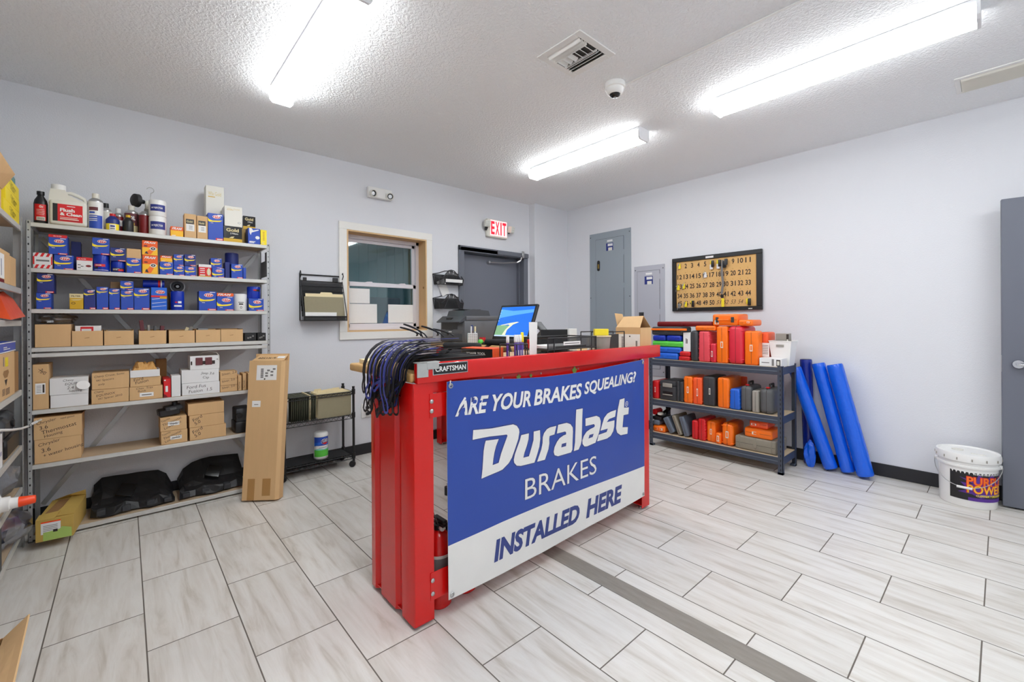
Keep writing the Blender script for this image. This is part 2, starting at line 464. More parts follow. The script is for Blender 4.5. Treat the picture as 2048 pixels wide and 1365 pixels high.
# ---- window
w = bpy.data.objects.new('window_1', None); COL.objects.link(w); struct(w); w.location = (1.95, YB, WZ0)
ox, oy, oz = 1.95, YB, WZ0
def wb(m, x0, y0, z0, x1, y1, z1, mt, bev=0.0): m.box(x0 - ox, y0 - oy, z0 - oz, x1 - ox, y1 - oy, z1 - oz, mt, bev)
m = MB()
for a in ((1.463, 1.091, 2.440, WZ0), (1.463, WZ1, 2.440, 2.182), (1.463, WZ0, WX0, WZ1), (WX1, WZ0, 2.440, WZ1)):
    wb(m, a[0], YB - .018, a[1], a[2], YB - .0005, a[3], 'trim_white', .002)
m.build('casing', w)
m = MB(); t = .014
for a in ((WX0, WZ0, WX1, WZ0 + t), (WX0, WZ1 - t, WX1, WZ1), (WX0, WZ0 + t, WX0 + t, WZ1 - t), (WX1 - t, WZ0 + t, WX1, WZ1 - t)):
    wb(m, a[0], YB - .016, a[1], a[2], YB + .165, a[3], 'pine')
m.cyl((WX1 - t - .002 - ox, .03, .45), (WX1 - t + .002 - ox, .03, .45), .012, 'kraft_dark', n=12)
m.build('jamb_lining', w)
m = MB(); a0, a1, c0, c1 = WX0 + t, WX1 - t, WZ0 + t, WZ1 - t
for a in ((a0, c0, a1, c0 + .028), (a0, c1 - .035, a1, c1), (a0, c0, a0 + .035, c1), (a1 - .035, c0, a1, c1)):
    wb(m, a[0], YB + .125, a[1], a[2], YB + .195, a[3], 'vinyl', .002)
m.build('frame', w)
def sash(nm, z0, z1, y, lift):
    m = MB(); x0, x1 = a0 + .032, a1 - .032
    for a in ((x0, z0, x1, z0 + .036), (x0, z1 - .036, x1, z1), (x0, z0, x0 + .034, z1), (x1 - .034, z0, x1, z1)):
        wb(m, a[0], y, a[1], a[2], y + .026, a[3], 'vinyl', .002)
    if lift:
        for q in (1.80, 2.16): m.prism([(q - .05 - ox, z1 - oz), (q + .05 - ox, z1 - oz), (q + .035 - ox, z1 + .014 - oz), (q - .01 - ox, z1 + .012 - oz)], y - oy - .004, y - oy + .02, 'vinyl')
    o = m.build(nm, w)
    m = MB(); wb(m, x0 + .03, y + .011, z0 + .03, x1 - .03, y + .015, z1 - .03, 'glass'); g = m.build('pane', o)
sash('upper_sash', 1.612, c1 - .03, YB + .160, False)
sash('lower_sash', c0 + .026, 1.640, YB + .132, True)
for nm, x0, x1, z0, z1, lb in (('paper_sheet', 1.60, 1.815, 1.438, 1.582, 'upper white paper sheet taped in the lower window sash'),
                               ('paper_sheet', 1.595, 1.89, 1.243, 1.432, 'wide white paper sheet taped low in the window, under the upper sheet'),
                               ('paper_sheet', 2.012, 2.318, 1.243, 1.432, 'white paper sheet taped low in the window on the door side')):
    m = MB(); n = 8; y = YB + .141; w_ = x1 - x0
    for k in range(n):
        f0, f1 = k / n, (k + 1) / n
        q = lambda f: .0012 + .004 * (max(0, f - .8) / .2) ** 2
        m.add([(f0 * w_, -q(f0), 0), (f1 * w_, -q(f1), 0), (f1 * w_, -q(f1), z1 - z0), (f0 * w_, -q(f0), z1 - z0), (f0 * w_, -q(f0) + .001, 0), (f1 * w_, -q(f1) + .001, 0), (f1 * w_, -q(f1) + .001, z1 - z0), (f0 * w_, -q(f0) + .001, z1 - z0)],
              [(0, 1, 2, 3), (7, 6, 5, 4), (0, 4, 5, 1), (3, 2, 6, 7)], 'paper')
    tag(m.build(nm, loc=(x0, y, z0)), lb, 'paper', 'paper sheets in the window')
# ---- the office seen through the window
m = MB()
m.box(.4, 6.6, 0, 3.6, 6.7, 2.7, 'office_wall'); m.box(.3, YB + .2, 0, .4, 6.7, 2.7, 'office_wall'); m.box(3.6, YB + .2, 0, 3.7, 6.7, 2.7, 'office_wall')
m.box(.3, YB + .2, 2.5, 3.7, 6.7, 2.6, 'office_wall'); m.box(.3, YB + .2, -.1, 3.7, 6.7, 0, 'office_dark')
for k in range(14): m.box(1.5 + k * .15, 6.585, 1.3, 1.51 + k * .15, 6.6, 2.5, 'office_wall')
m.box(1.2, 6.2, .9, 3.2, 6.59, 1.62, 'office_dark', .02)
struct(m.build('wall_office'))
t_ = thing('ceiling_light', 'office ceiling light glimpsed through the top of the window', 'ceiling light', (1.9, 5.15, 2.42))
m = MB(); m.box(-.09, -.5, .01, .09, .5, .08, 'lamp_body'); m.build('body', t_)
m = MB(); m.box(-.08, -.49, 0, .08, .49, .0098, 'diffuser'); m.build('diffuser', t_)

# ---- door with frame in the back wall
d = bpy.data.objects.new('door_1', None); COL.objects.link(d); struct(d); d.location = (3.311, YB, 0)
m = MB(); h = .511
for s in (-1, 1):
    m.box(s * h, -.02, 0, s * (h - .052), .16, 2.043, 'frame_grey', .003)
    m.box(s * (h - .052), .06, 0, s * (h - .068), .10, 2.043, 'frame_grey')
    m.box(s * (h - .002), -.02, 0, s * (h + .02), -.001, 2.107, 'frame_grey', .003)
m.box(-h, -.02, 2.043, h, .16, 2.094, 'frame_grey', .003); m.box(-h - .02, -.02, 2.05, h + .02, -.001, 2.107, 'frame_grey', .003)
m.box(.02, -.034, 2.052, h + .02, -.0195, 2.102, 'frame_grey', .003)
m.build('frame', d)
m = MB(); m.box(-.452, .105, .012, .452, .148, 2.036, 'door_grey', .002); leaf = m.build('leaf', d)
m = MB(); m.tube([(-.02, .07, 1.965), (.18, .05, 1.97), (.36, .0, 1.985)], .009, 'steel'); m.tube([(.36, 0, 1.985), (.40, -.02, 2.01), (.41, -.03, 2.05)], .011, 'steel')
m.cyl((-.03, .105, 1.965), (-.03, .06, 1.965), .014, 'steel'); m.box(.405, -.052, 2.04, .44, -.034, 2.125, 'steel', .004)
m.build('closer_arm', d)
m = MB(); m.cyl((.38, .105, .98), (.38, .04, .98), .022, 'steel'); m.tube([(.38, .045, .98), (.27, .045, .98)], .010, 'steel'); m.build('lever', d)
# ---- the front door, folded back against the right wall
d = bpy.data.objects.new('door_2', None); COL.objects.link(d); struct(d); d.location = (4.470, -.905, 0); d.rotation_euler = (0, 0, math.radians(6.2))
m = MB(); m.box(-.022, 0, .012, .022, .915, 2.045, 'door_front', .002); m.build('leaf', d)
m = MB(); m.lathe([(0, -.016), (.026, -.016), (.030, -.008), (.030, 0)], 'chrome', n=24); m.xf(0, Matrix.Translation((-.022, .845, .955)) @ Matrix.Rotation(-PI / 2, 4, 'Y') @ Matrix.Rotation(PI, 4, 'X'))
m.cyl((-.022, .845, .955), (-.072, .845, .955), .011, 'chrome', n=14); m.tube([(-.068, .85, .955), (-.07, .80, .955), (-.066, .735, .953)], .0095, 'chrome', n=10)
m.box(-.012, .914, .90, .012, .9165, 1.01, 'steel')
m.build('lever', d)

# ---- ceiling strip lights (a row along each side of the room, with unseen ones added behind the camera for fill)
def strip(x, y0, label):
    t = thing('ceiling_light', label, 'ceiling light', (x, y0 + .612, CZ), group='long wraparound ceiling strip lights')
    m = MB(); m.box(-.066, -.6, -.018, .066, .6, -.0005, 'lamp_body', .002); m.build('housing', t)
    m = MB(); m.prism([(-.062, -.018), (-.062, -.075), (-.05, -.092), (.05, -.092), (.062, -.075), (.062, -.018)], -.598, .598, 'diffuser_side'); k_ = m.idx('diffuser')
    for i_, f_ in enumerate(m.f):
        if all(m.v[j][2] < -.09 for j in f_): m.mi[i_] = k_
    m.build('diffuser', t)
    for s in (-1, 1):
        m = MB(); m.prism([(-.067, -.0006), (-.067, -.078), (-.052, -.096), (.052, -.096), (.067, -.078), (.067, -.0006)], s * .5985, s * .612, 'lamp_body' if s < 0 else 'diffuser_side'); m.build('end_cap', t)
strip(.753, 1.83, 'lit ceiling strip light over the aisle by the parts racks')
strip(3.012, 1.835, 'lit ceiling strip light nearest the exit sign, past the dome camera')
strip(3.018, .062, 'lit ceiling strip light nearest the open grey door')
for x, y in ((.753, -.1), (.753, -2.0), (3.018, -1.85)): strip(x, y, 'unseen ceiling strip light added behind the viewer for fill light')  # unseen fixtures in line with the rows, added as fill light

t = thing('ceiling_vent', 'square white ceiling vent with crossed louvre banks by the dome camera', 'air vent', (1.891, 1.577, CZ))
m = MB()
for a in ((-.155, -.155, .155, -.115), (-.155, .115, .155, .155), (-.155, -.115, -.115, .115), (.115, -.115, .155, .115)): m.box(a[0], a[1], -.008, a[2], a[3], -.0005, 'white', .002)
m.build('frame', t)
m = MB(); m.box(-.114, -.114, -.002, .114, .114, -.0008, 'vent_dark'); m.build('backing', t)
m = MB()
def slat(cx, cy, L, ax, tilt):
    q = len(m.v); m.box(-L / 2, -.012, -.0012, L / 2, .012, .0012, 'white')
    m.xf(q, Matrix.Translation((cx, cy, -.010)) @ (Matrix.Rotation(PI / 2, 4, 'Z') if ax == 'y' else Matrix.Identity(4)) @ Matrix.Rotation(tilt, 4, 'X'))
for k in range(3):
    slat(-.103 + k * .024, 0, .226, 'y', .8); slat(.055 + k * .024, 0, .226, 'y', -.8)
for k in range(6):
    slat(-.012, -.092 + k * .024 * 1.5, .08, 'x', .7 if k < 3 else -.7)
m.box(-.052, -.114, -.016, -.048, .114, -.004, 'white'); m.box(.036, -.114, -.016, .04, .114, -.004, 'white')
m.build('louvre', t)
t = thing('ceiling_vent', 'long white linear ceiling vent near the open grey door', 'air vent', (3.985, -.20, CZ))
m = MB()
for a in ((-.135, -.40, -.108, .395), (.108, -.40, .135, .395), (-.108, .37, .108, .395), (-.108, -.40, .108, -.375)): m.box(a[0], a[1], -.008, a[2], a[3], -.0005, 'white', .002)
m.build('frame', t)
m = MB(); m.box(-.107, -.374, -.0022, .107, .369, -.0008, 'vent_dark'); m.build('backing', t)
m = MB()
for k in range(11):
    q = len(m.v); m.box(-.373, -.011, -.0008, .368, .011, .0008, 'offwhite'); m.xf(q, Matrix.Translation((-.097 + k * .0195, 0, -.009)) @ Matrix.Rotation(PI / 2, 4, 'Z') @ Matrix.Rotation(.55, 4, 'X'))
m.build('louvre', t)
t = thing('security_camera', 'white dome security camera on the ceiling beside the square vent', 'camera', (2.305, 1.610, CZ))
m = MB(); m.lathe([(0, -.0005), (.064, -.0005), (.066, -.012), (.064, -.030), (.055, -.034), (.052, -.052), (.040, -.066), (.034, -.068)], 'white_gloss', n=36); m.build('housing', t)
m = MB(); m.lathe([(.0335, -.0665), (.030, -.076), (.018, -.085), (.001, -.088)], 'black_gloss', n=28); m.build('dome', t)
m = MB(); m.lathe([(.001, -.0885), (.010, -.087), (.011, -.082)], 'steel', n=16); m.build('lens', t)
m = MB(); m.box(2.350, YF, CZ - .009, 2.362, 1.56, CZ - .0005, 'white', .002)
tag(m.build('cable_cover'), 'thin white cable cover running along the ceiling from the dome camera', 'cable cover')

# ---- things on the back wall
t = thing('exit_sign', 'lit red exit sign with two lamp heads above the back door', 'exit sign', (3.325, YB, 2.352))
m = MB(); m.box(-.160, -.045, -.105, .150, -.001, .105, 'offwhite', .008, 2); m.build('housing', t)
m = MB(); m.box(-.118, -.0475, -.088, .138, -.0455, .095, 'exit_face', .001); f = m.build('face', t)
m = MB()
for ch, x0, x1 in (('E', -.108, -.053), ('X', -.042, .020), ('I', .036, .054), ('T', .068, .126)):
    m.text(ch, (x0, -.0482, -.074), X_, Z_, .155, 'exit_red', w=x1 - x0, bold=.03)
m.build('lettering', f)
for s, x in ((-1, -.175), (1, .195)):
    m = MB(); q = len(m.v); m.box(-.036, -.03, -.04, .036, .03, .04, 'offwhite', .010, 2); 
    for i in range(3):
        for j in range(3): m.box(-.028 + i * .02, -.0335, -.032 + j * .022, -.012 + i * .02, -.0295, -.014 + j * .022, 'lens', .003)
    m.xf(q, Matrix.Translation((x, -.06, .04 if s < 0 else .012)) @ Matrix.Rotation(.25 * s, 4, 'Z') @ Matrix.Rotation(.2, 4, 'X')); 
    m.cyl((x * .92, -.02, -.02), (x, -.045, -.005), .018, 'charcoal', n=14); m.build('lamp_head', t)
t = thing('emergency_light', 'white emergency light with two round lamps high on the back wall', 'emergency light', (1.851, YB, 2.497))
m = MB(); m.box(-.122, -.05, -.052, .122, -.001, .05, 'white', .012, 2); m.build('housing', t)
for x, a in ((-.085, .25), (.09, -.5)):
    m = MB(); m.lathe([(.001, .004), (.018, .004), (.027, .014), (.034, .018), (.034, -.010), (.022, -.03)], 'offwhite', n=24, mfun=lambda k: 'steel' if k < 1 else ('charcoal' if k < 2 else 'offwhite'))
    m.xf(0, Matrix.Translation((x, -.066, -.02)) @ Matrix.Rotation(a, 4, 'Z') @ Matrix.Rotation(1.75, 4, 'X')); m.build('lamp_head', t)
t = thing('wall_outlet', 'white double wall outlet with a plugged-in cord', 'outlet', (1.708, YB, .412))
m = MB(); m.box(-.045, -.008, -.068, .045, -.0005, .068, 'white', .003); m.build('plate', t)
m = MB()
for z in (-.03, .03): m = MB(); m.box(-.017, -.0098, z - .017, .017, -.0082, z + .017, 'white_gloss', .004); m.build('socket', t)
for z in (-.028, .030):
    t = thing('power_plug', 'upper black plug in the double wall outlet' if z > 0 else 'lower black plug in the double wall outlet', 'plug', (1.716, YB - .010, .412 + z))
    m = MB(); m.box(-.014, -.032, -.013, .014, -.0005, .013, 'black', .005, 2); m.build('plug_body', t)
    m = MB(); e_ = 0 if z < 0 else .022; m.tube([(0, -.03, 0), (.02 + e_, -.05 - e_, .0), (.06 + e_, -.05 - e_, -.03), (.09 + e_, -.04 - e_, -.14), (.12 + e_, -.04 - e_, -.33 - z)], .004, 'black'); m.build('cord', t)

# black mesh file pockets left of the window
t = thing('file_organizer', 'black mesh wall file organizer with stepped pockets beside the window', 'organizer', (1.308, YB, 1.270))
hw = .180
m = MB()
for x in (-hw, hw):
    m.tube([(x, -.006, 0), (x, -.006, .41)], .005, 'mesh_black'); m.tube([(x, -.006, .41), (x, -.03, .43), (x, -.045, .40), (x, -.02, .37)], .004, 'mesh_black', 6)
    m.tube([(x, -.125, .0), (x, -.125, .05), (x, -.006, .38)], .004, 'mesh_black', 6); m.tube([(x, -.006, 0), (x, -.125, 0)], .004, 'mesh_black', 6)
m.tube([(-hw, -.125, 0), (hw, -.125, 0)], .004, 'mesh_black', 6); m.tube([(-hw, -.125, .034), (hw, -.125, .034)], .005, 'mesh_black', 6); m.tube([(-hw, -.008, .40), (hw, -.008, .40)], .006, 'mesh_black', 6)
m.box(-hw + .02, -.03, .345, -hw + .05, -.022, .375, 'black'); m.box(hw - .09, -.03, .345, hw - .04, -.022, .385, 'black', .004)
m.build('frame', t)
for k, (z, y) in enumerate(((.345, -.020), (.300, -.034), (.255, -.048))):
    m = MB(); m.box(-hw + .004, y - .001, z - .22, hw - .004, y + .001, z, 'wire_mesh'); m.tube([(-hw, y, z), (hw, y, z)], .004, 'mesh_black', 6); m.build('pocket', t)
m = MB(); m.box(-hw + .004, -.124, .002, hw - .004, -.122, .034, 'wire_mesh'); m.box(-hw + .004, -.12, .001, hw - .004, -.008, .003, 'wire_mesh'); m.build('front_tray', t)
def sheet(name, label, cat, mt, w, h, d, loc, rot, group=None, tab=None):
    m = MB(); m.box(-w / 2, -d / 2, 0, w / 2, d / 2, h, mt)
    if tab: m.prism([(tab, h), (tab + .11, h), (tab + .10, h + .014), (tab + .01, h + .014)], -d / 2, -d / 2 + .001, mt)
    return tag(m.build(name, loc=loc, rot=rot), label, cat, group)
sheet('file_folder', 'olive hanging folder leaning in the wall organizer pocket', 'folder', 'folder_olive', .335, .205, .004, (1.312, YB - .107, 1.2765), (-.20, 0, 0))
sheet('manila_folder', 'tabbed manila folder standing behind the olive folder in the wall organizer', 'folder', 'manila', .32, .232, .003, (1.318, YB - .095, 1.2765), (-.17, 0, 0), tab=-.04)
m = MB(); m.box(-.13, -.0035, 0, .13, .0035, .066, 'paper', .001); tag(m.build('paper_pad', loc=(1.27, YB - .1165, 1.2745)), 'small white paper pad in the front tray of the wall organizer', 'paper pad')

# two curved mesh pockets between window and door
def pocket(z, label):
    t = thing('wall_basket', label, 'wall basket', (2.632, YB, z), group='curved black mesh wall baskets')
    y = -.088; a = .158; bx = .182
    top = [(-a, .062), (-.11, .066), (-.07, .115), (-.035, .150), (0, .158), (.04, .150), (.075, .115), (.115, .066), (a, .062)]
    m = MB(); m.tube([(p[0], y, p[1]) for p in top] + [(a - .012, y, 0), (-a + .012, y, 0)], .0045, 'mesh_black', 8, True)
    m.tube([(-.095, y, 0), (-.04, y, .105), (.035, y, .105), (.10, y, 0)], .004, 'mesh_black', 8)
    m.tube([(-bx, -.006, .112), (-.10, -.006, .13), (-.03, -.006, .155), (.05, -.006, .158), (.11, -.006, .14), (bx, -.006, .112)], .004, 'mesh_black', 8)
    for s in (-1, 1):
        m.tube([(s * bx, -.006, .112), (s * a, y, .062)], .004, 'mesh_black', 6); m.tube([(s * bx, -.006, .112), (s * (bx - .02), -.006, 0), (s * (a - .012), y, 0)], .004, 'mesh_black', 6)
    m.build('frame', t)
    m = MB(); m.prism([(-a, .062), (-.11, .066), (-.07, .115), (-.035, .150), (-.02, .105), (-.04, .105), (-.095, 0), (-a + .012, 0)], y - .001, y + .001, 'wire_mesh')
    m.prism([(a, .062), (.115, .066), (.075, .115), (.04, .150), (.02, .105), (.035, .105), (.10, 0), (a - .012, 0)], y - .001, y + .001, 'wire_mesh')
    m.box(-.02, y - .001, .105, .02, y + .001, .155, 'wire_mesh'); m.build('front_mesh', t)
    m = MB(); m.box(-bx + .02, -.008, .002, bx - .02, -.006, .112, 'wire_mesh'); m.add([(-a + .012, y, .001), (a - .012, y, .001), (bx - .02, -.006, .001), (-bx + .02, -.006, .001)], [(0, 1, 2, 3)], 'wire_mesh')
    for s in (-1, 1): m.add([(s * a, y, .062), (s * (a - .012), y, 0), (s * (bx - .02), -.006, 0), (s * bx, -.006, .112)], [(0, 1, 2, 3)], 'wire_mesh')
    m.build('back_mesh', t)
pocket(1.650, 'upper curved black mesh wall basket, holding a white card')
pocket(1.392, 'lower curved black mesh wall basket, empty')
sheet('card', 'white card lying across the front of the upper wall basket', 'card', 'paper', .215, .034, .004, (2.662, YB - .095, 1.675), (.1, 0, 0))
sheet('notice', 'white notice hung on the wall between the two mesh baskets', 'paper', 'paper', .10, .17, .0016, (2.61, YB - .014, 1.545), (-.04, -.42, 0))

# ---- things on the right wall
def panel(name, label, y0, y1, z0, z1, mt, inset, top, latch):
    t = thing(name, label, 'electrical panel', (XR, (y0 + y1) / 2, z0), rz=-PI / 2)
    w, h = y1 - y0, z1 - z0
    m = MB(); m.box(-w / 2, -.010, 0, w / 2, -.0005, h, mt, .003); m.build('cover', t)
    m = MB(); a0, a1 = -w / 2 + inset[0], w / 2 - inset[1]
    m.box(a0 - .003, -.0105, .08, a1 + .003, -.0101, h - top + .003, 'charcoal'); m.box(a0, -.014, .083, a1, -.0106, h - top, mt, .002)
    for z in (.3, .7, 1.1):
        if z < h - top: m.box(a1 - .001, -.0155, z, a1 + .006, -.0105, z + .06, mt)
    dr = m.build('door', t)
    m = MB(); c = (a0 + a1) / 2; q = h - top
    m.box(c - .03, -.0148, q - .045, c + .05, -.0142, q - .022, 'white_matte'); m.box(c - .045, -.0148, q - .155, c + .06, -.0142, q - .062, 'navy')
    m.box(c - .02, -.0152, q - .10, c + .052, -.0149, q - .07, 'white_matte'); m.box(c - .012, -.0152, q - .155, c + .045, -.0149, q - .118, 'offwhite')
    m.build('warning_label', t)
    m = MB()
    if latch == 'slot':
        m.prism([(a0 + .045 + .022 * math.cos(k * PI / 8), q - .33 + (.045 if math.sin(k * PI / 8 + .001) > 0 else -.045) + .022 * math.sin(k * PI / 8)) for k in range(16)], -.0175, -.0142, 'black'); m.box(a0 + .035, -.0185, q - .365, a0 + .055, -.0176, q - .31, 'brass')
    else:
        m.box(a0 + .02, -.0165, q - .52, a0 + .085, -.0142, q - .475, 'charcoal', .002); m.box(a0 + .055, -.018, q - .507, a0 + .072, -.0166, q - .49, 'black')
    m.build('latch', t)
    for x in (-w / 2 + .018, w / 2 - .018):
        for z in (h - .045, h * .42, .05): m = MB(); m.cyl((x, -.0125, z), (x, -.0098, z), .006, 'charcoal', n=10); m.build('screw', t)
panel('electrical_panel', 'tall grey-green flush electrical panel near the corner chase', 2.931, 3.546, .95, 2.362, 'panel_grey', (.10, .10), .085, 'slot')
panel('electrical_panel', 'shorter pale grey electrical panel next to the numbered key board', 2.500, 2.889, .62, 1.884, 'panel_light', (.045, .06), .062, 'box')

# numbered key board
t = thing('key_board', 'black-framed cork key board with painted numbers 1 to 55', 'key board', (XR, 1.951, 1.350), rz=-PI / 2)
w, h = .900, .574; fr = .042
m = MB()
for a in ((-w / 2, 0, w / 2, fr - .006), (-w / 2, h - fr, w / 2, h), (-w / 2, fr - .006, -w / 2 + .046, h - fr), (w / 2 - .05, fr - .006, w / 2, h - fr)): m.box(a[0], -.030, a[1], a[2], -.0005, a[3], 'black', .003)
m.box(-.08, -.0312, h - .034, .0, -.0302, h - .014, 'white_matte'); m.box(.33, -.0312, .008, .365, -.0302, .016, 'offwhite')
m.build('frame', t)
m = MB(); m.box(-w / 2 + .046, -.016, fr - .006, w / 2 - .05, -.002, h - fr, 'cork')
KY = {}
rows = ((1.834, range(1, 12)), (1.718, range(12, 23)), (1.615, range(23, 34)), (1.514, range(34, 45)), (1.433, range(45, 56)))
for z, R in rows:
    for i, n in enumerate(R):
        y = 2.320 - i * .0693; lx = 1.951 - y; KY[n] = (lx, z - 1.350)
        hand = n > 50; hh = .050 if not hand else .040; ww = (.024 if n < 10 else .050)
        m.text(str(n), (lx, -.0166, z - 1.350 - hh / 2), X_, Z_, hh, 'ink', w=ww, bold=.022 if not hand else -.004, shear=.0 if not hand else .35, align='c')
m.build('board', t)
for n, (lx, lz) in KY.items():
    m = MB(); m.tube([(lx, -.016, lz + .042), (lx, -.026, lz + .042), (lx, -.027, lz + .047)], .0013, 'brass', 5); m.build('cup_hook', t)
def keytag(n, col, label, drop=.0, fob=False, length=.055, dx=0.0, extra=False):
    lx, lz = KY[n]
    k = thing('key_tag', label, 'key tag', (XR - .028, 1.951 - lx - dx, 1.350 + lz + .042), rz=-PI / 2, group='tagged keys on the numbered board')
    m = MB(); m.tube([(.006 * math.cos(a * PI / 6), 0, -.007 + .007 * math.sin(a * PI / 6)) for a in range(12)], .0009, 'steel', 5, True); m.build('ring', k)
    m = MB(); q = len(m.v); m.box(-.015, -.002, -length - .014 - drop, .015, .002, -.014 - drop, col, .004); m.xf(q, Matrix.Rotation(rnd.uniform(-.15, .15), 4, 'Y')); m.build('tag', k)
    m = MB()
    if fob:
        m.box(.004, -.020, -.085, .032, -.004, -.016, 'black', .006, 2); m.build('fob', k)
    else:
        q = len(m.v); m.cyl((0, -.004, -.026 - drop), (0, -.006, -.026 - drop), .010, 'steel', n=14); m.box(-.0025, -.006, -.085 - drop, .0025, -.004, -.034 - drop, 'steel'); m.xf(q, Matrix.Rotation(.18, 4, 'Y')); m.build('key', k)
    if extra:
        m = MB(); m.box(-.014, -.008, -.105, .018, -.004, -.055, 'white_matte', .003); m.build('card_label', k)
keytag(1, 'yellow', 'yellow key tag hanging over number 1')
keytag(6, 'yellow', 'yellow tag with black fob and white label hanging at number 6', fob=True, extra=True)
keytag(7, 'yellow', 'yellow tag with black fob and white label hanging at number 7', fob=True, extra=True)
keytag(23, 'yellow', 'yellow key tag hanging over number 23', drop=.012, dx=-.018)
keytag(24, 'yellow', 'yellow key tag hanging over number 24', dx=-.02)
keytag(46, 'yellow', 'yellow key tag hanging over number 46', drop=.012)
keytag(47, 'yellow', 'yellow tag with black fob hanging over number 47', fob=True)
keytag(55, 'yellow', 'yellow tag with black fob hanging over number 55', fob=True)
keytag(16, 'white_matte', 'white tag hanging over number 16')
keytag(45, 'steel', 'bare key hanging below number 45', drop=.03)
k = thing('key_bunch', 'dark keys on a long grey lanyard at number 8 with a yellow tag', 'keys', (XR - .03, 1.951 - KY[8][0], 1.350 + KY[8][1] + .04), rz=-PI / 2)
m = MB(); m.box(-.02, -.022, -.10, .016, -.003, -.03, 'black', .008, 2); m.box(-.002, -.026, -.075, .03, -.006, -.012, 'charcoal', .008, 2); m.build('fob', k)
m = MB(); m.ribbon([(-.02, -.012, -.02), (-.028, -.016, -.14), (-.018, -.012, -.25), (-.030, -.014, -.36)], X_, .022, .002, 'ink_soft'); m.build('lanyard', k)
m = MB(); m.box(-.034, -.016, -.49, -.006, -.012, -.405, 'yellow', .003); m.box(-.04, -.02, -.40, -.012, -.008, -.365, 'black', .005); m.build('tag', k)

# ================================================================ graphics for packages (drawn on the front, local y = 0 facing -y)
class Face:
    def __init__(s, mb, w, h): s.mb = mb; s.w = w; s.h = h
    def P(s, a, b, l): return (-s.w / 2 + a * s.w, -.00045 * l, b * s.h)
    def rect(s, a0, b0, a1, b1, mt, l=1): s.mb.poly([s.P(a0, b0, l), s.P(a1, b0, l), s.P(a1, b1, l), s.P(a0, b1, l)], mt)
    def poly(s, pts, mt, l=1): s.mb.poly([s.P(a, b, l) for a, b in pts], mt)
    def ell(s, a, b, ra, rz, mt, l=1): s.mb.poly([(-s.w / 2 + (a + ra * math.cos(k * PI / 9)) * s.w, -.00045 * l, b * s.h + rz * s.w * math.sin(k * PI / 9)) for k in range(18)], mt)
    def txt(s, a, b, t, hh, mt, l=2, ww=None, bold=.01, shear=0.0, rot=0.0):
        q = len(s.mb.v)
        s.mb.text(t, (0, 0, 0), X_, Z_, hh, mt, w=None if ww is None else ww * s.w, bold=bold, shear=shear)
        s.mb.xf(q, Matrix.Translation(s.P(a, b, l)) @ Matrix.Rotation(-rot, 4, 'Y'))
def g_stp(f, tall=False):
    w, h = f.w, f.h; k = w if not tall else w * .95
    T = lambda d: max(.02, 1 - d * k / h) if h > .75 * w else 1 - d / .88
    f.ell(.56, T(.27), .27, .14, 'white_gloss', 1); f.ell(.56, T(.27), .245, .115, 'red_label', 2)
    f.txt(.36, T(.27) - .075 * w / h, 'STP', .15 * w, 'white_gloss', 3, .40, .03, .25)
    f.poly([(0, T(.40)), (.07, T(.52)), (.30, T(.60)), (.62, T(.57)), (.95, T(.52)), (.80, T(.64)), (.60, T(.68)), (.36, T(.70)), (.12, T(.72)), (0, T(.66))], 'yellow', 1)
    if h > .8 * w:
        f.poly([(.10, T(.76)), (.40, T(.76)), (.32, T(.84)), (.18, T(.84))], 'navy', 1); f.rect(.16, T(.815), .34, T(.785), 'white_gloss', 2)
    f.rect(.50, .0, 1, .085, 'red_label', 1); f.rect(.58, .025, .95, .06, 'white_gloss', 2); f.rect(.62, .93, .93, .965, 'white_gloss', 1)
def g_stp_plain(f): g_stp(f, True)
def g_stp_red(f):
    f.rect(0, .86, 1, 1, 'red_label', 1); f.txt(.25, .90, 'OIL FILTER', .05 * f.h, 'white', 2, .45)
    g2 = Face(f.mb, f.w, f.h * .86); g_stp(g2)
def g_fram(f):
    f.rect(0, 0, 1, .52, 'fram_yellow', 1); f.txt(.12, .80, 'FRAM', .13 * f.h, 'white', 2, .76, .03, .3)
    f.ell(.70, .46, .22, .17, 'offwhite', 3); f.ell(.70, .46, .15, .11, 'charcoal', 4); f.ell(.70, .46, .06, .045, 'offwhite', 5)
    f.ell(.22, .62, .13, .06, 'maroon', 3); f.poly([(.1, .05), (.55, .05), (.75, .32), (.5, .42)], 'orange', 2); f.poly([(.18, .10), (.40, .06), (.30, .26), (.2, .2)], 'charcoal', 3)
def g_fram_low(f):
    f.rect(0, 0, 1, .60, 'fram_yellow', 1); f.txt(.10, .68, 'FRAM', .24 * f.h, 'white', 2, .8, .03, .3); f.rect(.1, .05, .4, .12, 'white', 2)
def g_mix(f):
    f.rect(0, .82, 1, 1, 'fram_orange', 1); f.txt(.05, .85, 'FRAM', .12 * f.h, 'white', 2, .8, .02, .3)
    g_stp(Face(f.mb, f.w, f.h * .82))
def g_gold(f):
    f.rect(.12, .58, .80, .78, 'black', 1); f.txt(.18, .635, 'Gold', .09 * f.h, 'gold_text', 2, .5, .03); f.rect(.14, .28, .84, .57, 'paper', 1)
    for b in (.36, .42, .48): f.rect(.38, b, .68, b + .022, 'ink_soft', 2)
def g_black_gold(f):
    f.rect(0, 0, 1, .22, 'gold', 1); f.txt(.14, .66, 'Gold', .22 * f.h, 'gold_text', 2, .68, .03); f.txt(.36, .50, '2 Filters', .10 * f.h, 'white', 2, .42)
    f.poly([(.28, .24), (.5, .24), (.58, .36), (.42, .34)], 'gold_text', 2)
